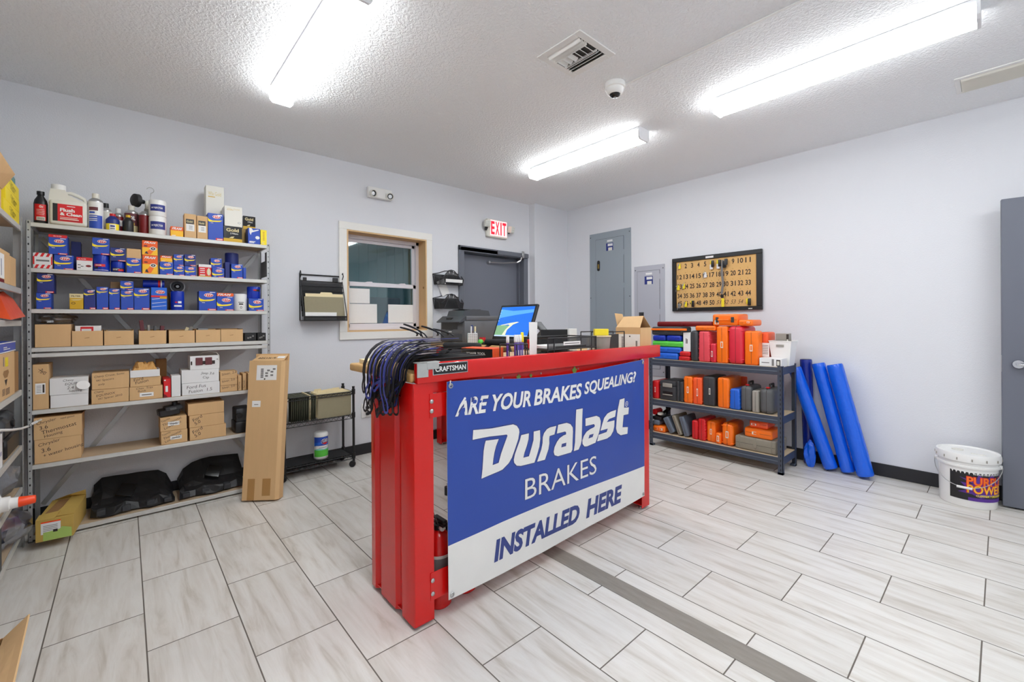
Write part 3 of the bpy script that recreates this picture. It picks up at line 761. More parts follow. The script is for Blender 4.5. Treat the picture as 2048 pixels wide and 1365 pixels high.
def g_white_gold(f):
    f.txt(.12, .83, 'Wix Gold', .07 * f.h, 'gold_text', 1, .72, .02); f.rect(.12, .80, .5, .815, 'gold', 1); f.ell(.82, .2, .08, .06, 'ink_soft', 1); f.ell(.82, .2, .055, .038, 'white', 2)
def g_blue_white(f):
    f.poly([(.1, 1), (.28, 1), (.42, .86), (.85, .95), (.9, .9), (.3, .72), (.22, .55), (.12, .72)], 'white_gloss', 1); f.ell(.78, .42, .18, .16, 'white_gloss', 1); f.rect(.1, .12, .6, .17, 'white_gloss', 1); f.rect(.1, .06, .5, .10, 'white_gloss', 1)
def g_yellow(f):
    for k in range(6): f.rect(.35, .3 + k * .1, .65, .36 + k * .1, 'gold', 1)
    f.rect(.2, .1, .5, .14, 'white_matte', 1)
def g_stripe(f):
    for s in range(-1, 5):
        for b0, b1 in ((.76, 1), (0, .24)):
            x = s * .30 + .05; k = .12
            lo, hi = max(0, min(1, x)), max(0, min(1, x + .15))
            if hi > lo: f.poly([(lo, b0), (hi, b0), (min(1, hi + k), b1), (min(1, lo + k), b1)], 'red_label', 1)
    f.rect(0, .24, .08, .76, 'red_label', 1); f.rect(.92, .24, 1, .76, 'red_label', 1); f.rect(.16, .45, .84, .56, 'ink_soft', 1)
def g_white_red(f):
    f.rect(0, .76, 1, 1, 'red_label', 1); f.txt(.1, .82, 'OIL FILTER', .09 * f.h, 'white', 2, .5); f.ell(.75, .35, .18, .1, 'dark_red', 1)
    for k in range(6): f.ell(.12 + .09 * (k % 4), .2 + .11 * (k // 2), .04, .04, 'charcoal', 1)
def g_spark(f):
    f.rect(0, .78, 1, 1, 'white_matte', 1); f.rect(0, 0, 1, .06, 'gold', 1)
    for b in (.62, .46, .30): f.rect(.1, b, .48, b + .06, 'white', 1)
    f.ell(.80, .40, .17, .34, 'gold_text', 1); f.rect(.76, .12, .84, .72, 'offwhite', 2); f.rect(.1, .08, .5, .18, 'offwhite', 1)
def g_amber(f):
    f.rect(0, .72, 1, 1, 'gold_text', 1); f.txt(.14, .80, 'FILTER', .09 * f.h, 'ink', 2, .66, .02); f.ell(.28, .38, .15, .12, 'ink', 1); f.ell(.28, .38, .11, .08, 'gold', 2); f.poly([(.05, .62), (.95, .66), (.7, .58), (.3, .56)], 'gold_text', 1)
def g_silver(f):
    g_stp_plain(f)
def g_blue_lines(f):
    f.rect(0, .56, 1, .64, 'red_label', 1); f.rect(.55, .50, 1, .60, 'gold', 2)
    f.ell(.58, .80, .30, .15, 'white_gloss', 1); f.ell(.58, .80, .27, .125, 'red_label', 2); f.txt(.36, .755, 'STP', .15 * f.w, 'white_gloss', 3, .42, .03, .25)
    for b in (.46, .28, .12): f.poly([(.05, b), (.95, b + .07), (.95, b + .085), (.05, b + .02)], 'white_gloss', 1)
def g_lines(lines, a=.10, b=.72, hh=.16, rot=.16, step=.2, ink='ink'):
    def g(f):
        for k, t in enumerate(lines): f.txt(a + .05 * k, b - k * step, t, hh * f.h, ink, 1, None, -.004, .15, rot)
    return g
def g_label(a0, b0, a1, b1, more=None):
    def g(f):
        if more: more(f)
        f.rect(a0, b0, a1, b1, 'paper', 1); f.rect(a0 + (a1 - a0) * .14, b0 + (b1 - b0) * .35, a1 - (a1 - a0) * .14, b0 + (b1 - b0) * .6, 'ink_soft', 2)
    return g
def g_shipping(f):
    f.rect(.16, .60, .82, .61, 'kraft_dark', 1)
    f.txt(.34, .83, 'Parts', .10 * f.h, 'ink', 1, .5, -.004, .2, -.6); f.poly([(.36, .90), (.38, .905), (.74, .80), (.72, .795)], 'ink', 1)
    f.rect(.16, .34, .80, .58, 'paper', 1); f.rect(.62, .37, .74, .55, 'ink', 2)
    for k in range(5): f.rect(.24, .38 + k * .035, .54, .39 + k * .035, 'ink_soft', 2)

def carton(name, label, cat, x0, x1, z0, h, y, depth, base, style=None, group=None, rz=0.0, dj=.006, seam=False):
    w = x1 - x0 - .0016; m = MB(); m.box(-w / 2, 0, 0, w / 2, depth, h, base, .0012)
    if seam:
        m.poly([(-w / 2 + .002, depth * .42, h + .0003), (w / 2 - .002, depth * .42, h + .0003), (w / 2 - .002, depth * .58, h + .0003), (-w / 2 + .002, depth * .58, h + .0003)], 'tape_tan')
    if style: style(Face(m, w, h))
    o = m.build(name, loc=((x0 + x1) / 2, y + rnd.uniform(0, dj), z0 + .0006), rz=rz + rnd.uniform(-.008, .008))
    return tag(o, label, cat, group)
def can(name, label, cat, x, y, z, r, h, base, style=None, lidcol='steel', group=None, lean=0.0, taper=.0, parts=True):
    t = thing(name, label, cat, (x, y, z + .0006), group=group, rz=lean)
    m = MB(); m.lathe([(.001, 0), (r * .96, 0), (r, .004), (r, h - .006), (r * .97, h)], base, n=32)
    if style:
        q, fq = len(m.v), len(m.f); style(Face(m, r * 1.9, h)); wrapcut(m, q, fq, r)
    m.build('body', t)
    m = MB(); m.lathe([(r * .97, h + .0004), (r * .93, h + .003), (r * .86, h - .001), (.001, h - .001)], lidcol, n=32); m.build('lid', t)
    return t
def g_can_band(f):
    f.rect(0, .30, .75, .46, 'red_label', 1); f.rect(.1, .36, .5, .41, 'white', 2); f.rect(0, .18, .28, .28, 'black', 1); f.rect(.0, .08, 1, .10, 'white', 1)
def g_can_low(f):
    f.rect(.05, .08, .95, .42, 'black', 1); f.rect(.5, .12, .9, .3, 'red_label', 2); f.rect(.1, .2, .45, .26, 'white', 2); f.rect(.1, .32, .6, .35, 'white', 2)
def g_can_stp(f):
    f.ell(.36, .42, .10, .07, 'red_label', 1); f.rect(.5, .37, .78, .48, 'white', 1); f.rect(.2, .18, .8, .27, 'white', 1)
def g_can_white(f): f.rect(.3, .48, .7, .53, 'ink_soft', 1); f.rect(.34, .36, .66, .44, 'ink', 1); f.ell(.5, .2, .08, .10, 'ink', 1); f.ell(.5, .2, .05, .06, 'white', 2)
def g_can_top(f): f.rect(.45, .62, .9, .80, 'black', 1); f.rect(.35, .68, .6, .78, 'red_label', 2)
def g_canister(f): f.rect(0, .30, 1, .72, 'label_blue', 1); f.txt(.24, .42, 'INJECTOR', .14 * f.h, 'white', 2, .56, .02); f.ell(.15, .5, .05, .06, 'white', 2)

# ================================================================ steel rack on the back wall
RX0, RX1, RY0, RY1 = -.422, .826, 3.708, 4.012
S = (1.845, 1.581, 1.344, 1.119, .757, .441, .036)
def holes(m, x, y, z0, z1, step, w=.006, h=.012, axis='y'):
    k = 0; z = z0
    while z < z1:
        hh = h if k % 3 == 1 else h * .5
        if axis == 'y': m.poly([(x - w / 2, y, z), (x + w / 2, y, z), (x + w / 2, y, z + hh), (x - w / 2, y, z + hh)], 'black')
        else: m.poly([(x, y - w / 2, z), (x, y + w / 2, z), (x, y + w / 2, z + hh), (x, y - w / 2, z + hh)], 'black')
        z += step; k += 1
t = thing('steel_rack', 'galvanised bolted steel rack of seven shelves against the back wall', 'rack', (0, 0, 0))
for sx, x in ((1, RX0), (-1, RX1)):
    for sy, y in ((1, RY0), (-1, RY1)):
        m = MB(); m.box(x, y, 0.001, x + sx * .019, y + sy * .002, 1.852, 'galv'); m.box(x, y, 0.001, x + sx * .002, y + sy * .040, 1.852, 'galv')
        holes(m, x + sx * .0095, y - sy * .0005, .03, 1.84, .042)
        for k in range(30): m.cyl((x + sx * .0015, y + sy * .02, .06 + k * .06), (x + sx * .004, y + sy * .02, .06 + k * .06), .004, 'steel', n=6)
        if sy > 0: m.box(x, y, 0.0005, x + sx * .03, y + .045, .004, 'galv_dark')
        m.build('post', t)
for k, z in enumerate(S):
    x0, x1 = RX0 + .0205, RX1 - .0205
    p = thing('shelf', '', '', (0, 0, 0)); del p['label']; del p['category']; p.parent = t
    m = MB(); L = .026
    for y0, y1 in ((RY0 + .0022, RY0 + .012), (RY1 - .012, RY1 - .0022)): m.box(x0 - .018, y0, z - L, x1 + .018, y1, z - .0006, 'shelf_lip', .002)
    for xa, xb in ((x0 - .006, x0 + .004), (x1 - .004, x1 + .006)): m.box(xa, RY0 + .012, z - L, xb, RY1 - .012, z - .001, 'shelf_lip')
    if k == 3: m.box(x0 - .018, RY0 + .003, z - .058, x1 + .018, RY0 + .010, z - .034, 'shelf_lip', .002)
    m.build('shelf_frame', p)
    m = MB(); m.box(x0, RY0 + .012, z - .012, x1, RY1 - .012, z - .0004, 'shelf_board'); m.build('shelf_panel', p)
def strap_(m, a, b, w, mt):
    a, b = V3(a), V3(b); m.ribbon([a, b], (b - a).cross(V3((0, 1, 0))), w, .002, mt)
for a, b in (((RX0 + .03, RY1 + .003, 1.80), (RX1 - .03, RY1 + .003, .12)), ((RX1 - .03, RY1 + .006, 1.80), (RX0 + .03, RY1 + .006, .12))):
    m = MB(); strap_(m, a, b, .026, 'galv'); m.build('brace', t)
for x in (RX0 + .004, RX1 - .0065):
    m = MB(); m.box(x, RY0 + .04, 1.70, x + .0024, RY0 + .12, 1.80, 'galv_dark'); m.box(x, RY0 + .08, 1.62, x + .0024, RY0 + .12, 1.70, 'galv_dark'); m.build('gusset', t)
m = MB(); m.box(RX1 - .0064, RY0 + .05, 1.612, RX1 - .004, RY1 - .05, 1.735, 'case_grey'); m.build('side_plate', t)

FY = 3.722; GB = 'blue filter boxes on the parts rack'
# ---- top shelf
z = S[0]
t = thing('oil_bottle', 'black oil bottle with a red label at the near corner of the top shelf', 'bottle', (-.368, 3.76, z + .001))
m = MB(); q = len(m.v); m.lathe([(.001, 0), (.027, 0), (.0295, .004), (.0295, .118), (.026, .138), (.014, .162), (.013, .170)], 'black', n=26, sy=.8)
m.build('body', t)
m = MB(); m.lathe([(.0165, .170), (.0165, .190), (.001, .1915)], 'black', n=20); m.build('cap', t)
m = MB(); f = Face(m, .052, .10); f.rect(0, .05, 1, 1, 'red_label', 1); f.rect(.2, .06, .9, .26, 'offwhite', 2)
for k in range(8): f.rect(.30 + k * .07, .09, .33 + k * .07, .22, 'ink', 3)
f.txt(.42, .80, 'Go', .014, 'white', 2, .3, .02, .2)
for k in range(4): f.rect(.2, .40 + k * .09, .85, .42 + k * .09, 'offwhite', 2)
wrapcut(m, 0, 0, .030); m.warp(0, lambda x, y, z: (x, y * .82, z + .012)); m.build('front_label', t)
t = thing('jug', 'white plastic jug with a red flush-and-clean label', 'jug', (-.252, 3.765, z + .001))
m = MB(); m.box(-.081, -.045, 0, .081, .045, .150, 'offwhite', .016, 3)
m.prism([(-.081, .13), (.081, .13), (.079, .152), (.05, .160), (.0, .185), (-.012, .212), (-.074, .212), (-.080, .17)], -.035, .035, 'offwhite'); m.build('body', t)
m = MB(); m.tube([(-.012, 0, .200), (.010, 0, .204), (.040, 0, .192), (.068, 0, .176), (.074, 0, .160), (.070, 0, .140)], .0105, 'offwhite', 12); m.build('handle', t)
m = MB(); m.cyl((-.043, 0, .212), (-.043, 0, .243), .032, 'white', n=28); m.build('cap', t)
m = MB(); m.box(-.064, -.0462, .022, .062, -.0452, .125, 'red_label'); m.box(-.064, -.0465, .022, -.044, -.0453, .125, 'black')
m.text('Flush', (-.034, -.0466, .080), X_, Z_, .021, 'white', w=.062, bold=.04); m.text('& Clean', (-.034, -.0466, .057), X_, Z_, .019, 'white', w=.092, bold=.04)
m.box(-.034, -.0466, .034, .045, -.0463, .039, 'offwhite'); m.box(-.034, -.0466, .044, .04, -.0463, .047, 'offwhite'); m.box(-.005, -.0466, .112, .03, -.0463, .116, 'white'); m.box(-.034, -.0466, .027, .05, -.0463, .029, 'black')
m.build('front_label', t)
def aero(name, label, x, y, r, h, base, capc, style=None, rc=.5, hc=.03):
    t = thing(name, label, 'can', (x, y, z + .001))
    m = MB(); m.lathe([(.001, 0), (r * .97, 0), (r, .004), (r, h - .012), (r * .92, h), (r * rc, h + .012)], base, n=28, mfun=lambda k: 'steel' if k > 2 else base)
    if style:
        q, fq = len(m.v), len(m.f); style(Face(m, r * 2.0, h)); wrapcut(m, q, fq, r)
    m.build('body', t)
    m = MB(); m.lathe([(r * rc, h + .0124), (r * rc * .95, h + .012 + hc), (.001, h + .014 + hc)], capc, n=20); m.build('cap', t)
def g_a1(f):
    f.rect(0, 0, 1, .46, 'blue', 1); f.rect(0, .62, .66, .80, 'maroon', 1); f.rect(0, .74, .66, .82, 'white_matte', 2)
    for b in (.48, .40, .32, .26): f.rect(.04, b, .6, b + .025, 'white', 2)
    f.rect(.05, .52, .45, .58, 'blue', 2)
def g_a2(f): f.rect(0, .0, 1, .2, 'red_label', 1); f.rect(.1, .4, .9, .7, 'white', 1)
def g_a3(f): f.rect(0, .0, 1, .38, 'gold_text', 1); f.txt(.05, .62, '72 OIL', .026, 'white', 2, .7, .03); f.rect(0, .40, .7, .50, 'gold', 2)
aero('spray_can', 'tall blue and white spray can beside the white jug', -.133, 3.757, .035, .178, 'white', 'offwhite', g_a1)
aero('spray_can', 'plain pale spray can half hidden behind the tall blue and white can', -.090, 3.875, .030, .150, 'offwhite', 'black', None)
aero('spray_can', 'dark red can with a white cap standing behind the small blue bottle', -.030, 3.872, .028, .125, 'dark_red', 'white', g_a2)
aero('metal_can', 'brown and cream additive can with a ridged white cap', .036, 3.85, .0365, .150, 'maroon', 'offwhite', g_a3)
aero('metal_can', 'plain red can between the brown can and the white canisters', .099, 3.80, .028, .140, 'dark_red', 'steel', None, .5, .004)
def smallbottle(label, x, y, r, h, base, capc, style=None):
    t = thing('additive_bottle', label, 'bottle', (x, y, z + .001))
    m = MB(); m.lathe([(.001, 0), (r * .97, 0), (r, .004), (r, h * .62), (r * .9, h * .68), (r * .42, h * .86)], base, n=26)
    if style:
        q, fq = len(m.v), len(m.f); style(Face(m, r * 2.2, h * .62)); wrapcut(m, q, fq, r)
    m.build('body', t)
    m = MB(); m.lathe([(r * .44, h * .862), (r * .44, h), (.001, h + .001)], capc, n=18); m.build('cap', t)
def g_b1(f): f.rect(0, .0, 1, .62, 'yellow', 1); f.rect(.30, .0, .70, .55, 'white', 2); f.rect(.36, .30, .64, .45, 'navy', 3); f.rect(.36, .1, .64, .2, 'ink_soft', 3)
smallbottle('small dark blue bottle with a yellow and white label', -.056, 3.762, .034, .108, 'navy', 'red_label', g_b1)
smallbottle('squat black bottle with an orange cap in front of the brown can', .018, 3.765, .028, .112, 'black', 'gold', None)
can('canister', 'lower white canister with a blue band, of the stack of two', 'canister', .167, 3.772, z, .0465, .122, 'white', g_canister, 'white', 'white canisters on the top shelf')
can('canister', 'upper white canister with a blue band, of the stack of two', 'canister', .167, 3.772, z + .1258, .0465, .104, 'white', g_canister, 'white', 'white canisters on the top shelf')
t = thing('hook_light', 'grey work light with a round black rubber head and a wire hook', 'work light', (.130, 3.878, z + .001))
m = MB(); m.box(-.03, -.028, 0, .03, .03, .19, 'case_light', .008, 2); m.box(-.025, -.028, .18, .025, .03, .245, 'offwhite', .01, 2); m.build('body', t)
m = MB(); m.lathe([(.001, -.02), (.030, -.02), (.042, -.012), (.044, .012), (.030, .020), (.016, .022), (.014, .045)], 'rubber', n=28)
m.xf(0, Matrix.Translation((-.070, -.01, .238)) @ Matrix.Rotation(.5, 4, 'Z') @ Matrix.Rotation(PI / 2, 4, 'Y')); m.build('lamp_head', t)
m = MB(); m.tube([(.006, 0, .245), (.006, 0, .300)] + [(.004 + .019 * math.cos(a), 0, .322 + .019 * math.sin(a)) for a in [(-1.3 + k * .42) for k in range(11)]], .0022, 'steel', 8); m.build('hook', t)
carton('filter_box', 'low orange filter box alone on the top shelf', 'box', .232, .302, z, .066, 3.725, .09, 'fram_orange', g_fram_low)
carton('filter_box', 'kraft filter box with a black and white label, nearer the white canisters', 'box', .307, .375, z, .164, FY, .09, 'kraft', g_gold)
carton('filter_box', 'kraft filter box with a low black and white label, touching the tall blue box', 'box', .377, .440, z, .160, FY, .09, 'kraft', g_gold)
carton('filter_box', 'tall glossy blue filter box on the top shelf in front of the tall white box', 'box', .441, .533, z, .190, FY, .10, 'blue', g_stp_plain)
carton('filter_box', 'very tall white filter box at the back of the top shelf', 'box', .444, .557, z, .418, 3.85, .10, 'offwhite', g_white_gold)
carton('filter_box', 'black filter box with gold lettering under the squarish white box', 'box', .534, .650, z, .112, FY, .12, 'black_gloss', g_black_gold)
carton('filter_box', 'squarish white filter box resting on the black and gold box', 'box', .540, .652, z + .1135, .146, FY, .11, 'offwhite', g_white_gold)
carton('filter_box', 'gold-brown filter box tucked behind the blue and white box', 'box', .660, .760, z, .126, 3.835, .09, 'goldbrown')
carton('filter_box', 'small black and gold filter box raised on the gold-brown box', 'box', .676, .760, z + .1275, .100, 3.84, .08, 'black_gloss', g_black_gold)
carton('filter_box', 'blue and white filter box beside the narrow yellow box', 'box', .686, .767, z, .117, FY, .09, 'blue', g_blue_white)
carton('filter_box', 'narrow yellow box at the far end of the top shelf', 'box', .769, .812, z, .114, FY, .09, 'yellow', g_yellow)
# ---- second shelf
z = S[1]
def fb(label, x0, x1, zz, h, base='blue', st=g_stp, y=FY, d=.09, cat='box', name='filter_box', g=GB): return carton(name, label, cat, x0, x1, zz, h, y, d, base, st, g)
fb('red and white striped carton at the near end of the second shelf', -.398, -.318, z, .090, 'white_matte', g_stripe, g=None)
fb('blue filter box with a red top band, raised on another box', -.335, -.256, z + .0872, .116, 'blue', g_stp_red, d=.11)
fb('blue filter box carrying the red-topped blue box', -.313, -.231, z, .086, d=.11)
fb('dark blue box behind the red-topped blue box', -.250, -.205, z, .190, 'navy', None, 3.86, .07)
fb('small white filter box with a red top band', -.219, -.148, z, .080, 'white_matte', g_white_red, g=None)
can('filter_can', 'bright blue filter can carrying a tall blue box', 'filter', -.1085, 3.765, z, .0385, .100, 'can_blue', g_can_band, 'can_blue')
fb('blue filter box standing on the bright blue can', -.150, -.070, z + .1042, .103)
can('filter_can', 'short blue filter can with black banding, carrying a dark box', 'filter', -.0310, 3.762, z, .0355, .066, 'can_blue', g_can_low, 'can_blue')
fb('dark blue filter box standing on the short banded can', -.067, .006, z + .0702, .084, 'navy')
o = thing('filter_box', 'blue filter box with its kraft flap standing open', 'box', (.045, FY, z + .0006), group=GB)
m = MB(); m.box(-.0355, 0, 0, .0355, .09, .096, 'blue', .001); g_stp(Face(m, .071, .096)); m.build('body', o)
m = MB(); m.box(-.0345, .004, .0964, .0345, .006, .156, 'kraft'); m.build('flap', o)
fb('orange filter box on top of another orange box', .085, .165, z + .1236, .094, 'fram_orange', g_fram, g=None)
fb('orange filter box under another orange box', .086, .165, z, .1225, 'fram_orange', g_fram, g=None)
fb('small low orange filter box lying on a blue one, beside the orange pair', .178, .241, z + .0872, .040, 'fram_orange', g_fram_low, g=None)
fb('blue filter box under the small low orange box', .174, .246, z, .086)
fb('blue filter box upper rear, between the small orange and a dark navy box', .248, .304, z + .0672, .076, y=3.735)
fb('navy filter box on top, past the pair of orange boxes', .306, .371, z + .0692, .078, 'navy')
fb('blue filter box at the foot of the middle stack, under the recessed upper box', .248, .307, z, .066)
fb('blue filter box under the navy one in the middle stack', .3085, .372, z, .068)
fb('red and white spark plug box on the second shelf', .386, .460, z, .086, 'red_label', g_spark, g=None)
fb('blue filter box raised behind the red spark plug box', .460, .528, z + .0672, .072, y=3.755)
fb('blue filter box beside the red spark plug box', .463, .538, z, .066, d=.11)
can('filter_can', 'purple-banded blue filter can at the back of the second shelf', 'filter', .604, 3.86, z, .044, .194, 'navy', g_can_band, 'violet')
fb('navy filter box standing behind the leaning blue box', .545, .575, z, .116, 'navy', None, 3.745, .10)
fb('blue filter box in front of the purple-banded can', .579, .652, z, .104)
fb('thin blue filter box last in line on the second shelf', .654, .674, z, .082, 'blue', None)
# ---- third shelf
z = S[2]
fb('upper blue filter box of the pair at the near end of the third shelf', -.383, -.313, z + .0942, .114, 'navy', d=.12)
fb('lower blue filter box of the pair at the near end of the third shelf', -.386, -.324, z, .093, d=.12)
fb('amber yellow filter box standing alone on the third shelf', -.250, -.189, z, .093, 'gold', g_amber, g=None)
fb('navy filter box right after the amber yellow box', -.188, -.135, z, .122, 'navy', g_stp_plain)
fb('second tall blue box past the amber yellow box', -.132, -.077, z, .140, 'blue', g_stp_plain)
fb('third tall blue box past the amber yellow box, below a kraft flap', -.075, -.0235, z, .132, 'blue', g_stp_plain)
fb('small kraft carton behind the third tall blue box', -.070, -.023, z, .182, 'kraft', None, 3.83, .06, g=None)
fb('short blue filter box set on a tall blue one, beside the kraft carton', -.0225, .043, z + .1262, .056, 'blue')
fb('tall blue filter box under the short blue one', -.020, .0425, z, .125, 'blue', g_stp_plain)
fb('wide blue filter box with a small emblem, below the lying can', .0435, .122, z, .141, 'blue', g_stp_plain)
fb('blue filter box with white diagonal streaks', .128, .212, z, .149, 'case_blue', g_blue_lines)
t = thing('filter_can', 'blue filter can lying across the tops of the tall blue boxes', 'filter', (.145, 3.79, z + .1502))
m = MB(); r = .026; m.lathe([(.001, -.056), (r * .95, -.056), (r, -.052), (r, .05), (r * .95, .056), (.001, .056)], 'can_blue', n=26, mfun=lambda k: 'can_blue'); m.lathe([(r + .0004, .022), (r + .0004, .034)], 'red_label', n=26); m.lathe([(r + .0004, .036), (r + .0004, .042)], 'white', n=26)
m.xf(0, Matrix.Translation((0, 0, r)) @ Matrix.Rotation(PI / 2, 4, 'Y')); m.build('body', t)
can('filter_can', 'bright blue oil filter can with white lettering at the middle of the third shelf', 'filter', .270, 3.762, z, .0375, .126, 'can_blue', g_can_stp, 'can_blue')
t = thing('filter_element', 'round grey filter element lying end-on above the bright blue can', 'filter', (.277, 3.85, z + .126))
m = MB(); R = .043; m.lathe([(R, .06), (R, 0), (R * .86, -.002), (R * .5, -.001), (R * .45, .004), (R * .22, -.004), (.001, -.002)], 'galv_dark', n=30, mfun=lambda k: ('case_khaki', 'galv', 'charcoal', 'galv', 'black', 'galv')[k])
m.xf(0, Matrix.Translation((0, 0, R)) @ Matrix.Rotation(-PI / 2, 4, 'X')); m.build('body', t)
fb('plain kraft carton hidden behind the bright blue can, holding up the round element', .232, .312, z, .125, 'kraft_dark', None, 3.84, .10, g=None)
fb('large blue filter box in the row past the gap on the third shelf', .386, .489, z, .135, d=.11)
fb('blue filter box with an orange top band', .490, .593, z, .125, 'blue', g_mix, d=.11)
can('filter_can', 'plain white filter can near the far end of the third shelf', 'filter', .640, 3.768, z, .0445, .121, 'white', g_can_white, 'white')
fb('blue filter box under the blue can at the far end of the third shelf', .689, .788, z, .092, d=.11)
can('filter_can', 'blue filter can set on the last blue box of the third shelf', 'filter', .732, 3.775, z + .0932, .0455, .086, 'can_blue', g_can_top, 'can_blue')
# ---- fourth shelf: open kraft bins
z = S[3]
def bin_(label, x0, x1, h, d=.20):
    t = thing('parts_bin', label, 'bin', ((x0 + x1) / 2, 3.716, z + .0006), group='open kraft bins on the fourth shelf')
    w = x1 - x0 - .003; k = .003
    m = MB(); m.box(-w / 2, 0, 0, w / 2, d, k, 'kraft'); m.box(-w / 2, 0, k, w / 2, k, h, 'kraft'); m.box(-w / 2, d - k, k, w / 2, d, h + .006, 'kraft')
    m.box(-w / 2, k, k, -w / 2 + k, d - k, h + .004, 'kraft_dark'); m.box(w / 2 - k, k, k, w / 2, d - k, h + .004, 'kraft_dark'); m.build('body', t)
    m = MB(); m.poly([(-w * .1, -.0006, h * .5), (w * .06, -.0006, h * .54), (w * .05, -.0006, h * .58), (-w * .1, -.0006, h * .53)], 'kraft_dark'); m.build('thumb_cut', t)
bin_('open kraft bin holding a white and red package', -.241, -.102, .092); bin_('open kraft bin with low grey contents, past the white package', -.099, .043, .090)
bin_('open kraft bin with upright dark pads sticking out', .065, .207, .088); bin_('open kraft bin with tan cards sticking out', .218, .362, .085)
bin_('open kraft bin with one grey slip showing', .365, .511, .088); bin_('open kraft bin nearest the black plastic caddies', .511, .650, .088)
carton('carton', 'large plain kraft carton on the fourth shelf under a plastic bag', 'box', -.392, -.243, z, .134, 3.716, .24, 'kraft')
def bag(name, label, cat, mt, c, sx, sy, sz, seed, lo=-.9, n=14):
    r_ = random.Random(seed); m = MB(); vs = []; fs = []; K = 22
    for i in range(n + 1):
        t_ = i / n; ph = -PI / 2 + PI * t_
        for j in range(K):
            a = 2 * PI * j / K; k = 1 + .20 * math.sin(3 * a + seed + 4 * t_) * math.cos(ph) + .12 * math.sin(7 * a + 9 * t_ + seed) + r_.uniform(-.06, .06)
            zz = max(math.sin(ph), lo)
            vs.append((sx * k * math.cos(ph) * math.cos(a), sy * k * math.cos(ph) * math.sin(a), sz * (zz - lo) / (1 - lo) * (1 + r_.uniform(-.06, .06))))
    for i in range(n):
        for j in range(K): fs.append((i * K + j, i * K + (j + 1) % K, (i + 1) * K + (j + 1) % K, (i + 1) * K + j))
    m.add(vs, fs, mt); return tag(m.build(name, loc=c), label, cat)
bag('plastic_bag', 'crumpled clear plastic bag on the large kraft carton', 'bag', 'clear_bag', (-.300, 3.84, z + .136), .085, .08, .062, 3)
def slab(name, label, cat, mt, w, d, h, loc, rot, group=None, style=None):
    m = MB(); m.box(-w / 2, -d / 2, 0, w / 2, d / 2, h, mt, .001)
    if style:
        q = len(m.v); style(Face(m, w, h)); m.xf(q, Matrix.Translation((0, -d / 2, 0)))
    return tag(m.build(name, loc=loc, rot=rot), label, cat, group)
def g_pack(f): f.rect(.2, .55, .7, .95, 'red_label', 1); f.rect(.24, .66, .62, .84, 'white', 2); f.rect(.1, .15, .9, .22, 'ink_soft', 1)
slab('parts_package', 'white package with a red mark lying in the open bin', 'package', 'paper', .115, .10, .118, (-.170, 3.80, z + .006), (0, 0, .0), None, g_pack)
for x, hh, mt, lb, rt in ((.094, .150, 'maroon', 'tall dark brown brake pad sticking out of the bin', -.10), (.120, .118, 'case_light', 'grey metal shim leaning in the bin beside the tall pad', -.03), (.145, .112, 'case_grey', 'dark grey metal plate in the middle of the pad bin', .06), (.178, .112, 'maroon', 'short brown pad at the far side of the pad bin', .1)):
    slab('brake_pad', lb, 'brake pad', mt, .012 if 'shim' in lb or 'plate' in lb else .020, .09, hh, (x, 3.80, z + .008), (0, rt, 0))
for x, hh, mt, lb, rt in ((.290, .108, 'manila', 'tan card tag leaning in the fourth-shelf bin', .35), (.318, .112, 'case_light', 'grey card tag leaning beside the tan one', .3)):
    slab('card_tag', lb, 'card', mt, .020, .004, hh, (x, 3.80, z + .005), (.1, rt, .2))
slab('paper_slip', 'grey paper slip lying in a kraft bin near the far end', 'paper', 'carpet_grey', .06, .05, .093, (.41, 3.80, z + .005), (0, .03, .1))
slab('metal_part', 'low grey metal part in the bin past the white package', 'part', 'case_light', .11, .12, .088, (-.03, 3.80, z + .005), (0, .02, 0))
for k, (x0, x1, lb) in enumerate(((.658, .736, 'black plastic parts caddy with cut-out sides, nearer the kraft bins'), (.741, .801, 'black plastic parts caddy against the far rack post'))):
    t = thing('parts_caddy', lb, 'caddy', ((x0 + x1) / 2, 3.716, z + .0006), group='black plastic caddies')
    w = x1 - x0 - .004; m = MB(); m.box(-w / 2, 0, 0, w / 2, .16, .004, 'black'); m.box(-w / 2, 0, .004, w / 2, .004, .058, 'black', .001); m.box(-w / 2, .156, .004, w / 2, .16, .058, 'black')
    for s in (-1, 1): m.box(s * w / 2, .004, .004, s * (w / 2 - .004), .156, .058, 'black')
    for a, b in ((-.2, .016), (.0, .020), (.22, .030)): m.box(w * a - .006, -.0007, b, w * a + .006, -.0001, b + .012, 'ink_soft')
    m.build('body', t)
# ---- fifth shelf
z = S[4]; K_ = 'kraft'
def kb(label, x0, x1, zz, h, st=None, base='kraft', y=FY, d=.20, name='carton', cat='box', seam=True, g=None, rz=0.0): return carton(name, label, cat, x0, x1, zz, h, y, d, base, st, g, rz=rz, seam=seam)
kb('tall narrow kraft carton with a shipping label beside the near post', -.402, -.337, z, .262, g_shipping)
kb('lower white carton of the pair on the fifth shelf', -.332, -.170, z, .075, None, 'white_matte', seam=False)
t = thing('carton', 'upper white carton with marker writing and a loose round flap', 'box', (-.252, FY, z + .0766))
m = MB(); w_, h_ = .164, .098; m.box(-w_ / 2, 0, 0, w_ / 2, .2, h_, 'white_matte', .001); g_lines(['Chevy', 'EQUIN', '2.4', 'housing'], .34, .74, .17, .04, .22)(Face(m, w_, h_)); m.build('body', t)
m = MB(); q = len(m.v); m.prism([(.026 * math.cos(k * PI / 8) * 1.3, .026 * math.sin(k * PI / 8)) for k in range(16)], -.001, .001, 'white'); m.xf(q, Matrix.Translation((.06, -.012, .05)) @ Matrix.Rotation(.5, 4, 'Z') @ Matrix.Rotation(.25, 4, 'Y')); m.build('flap', t)
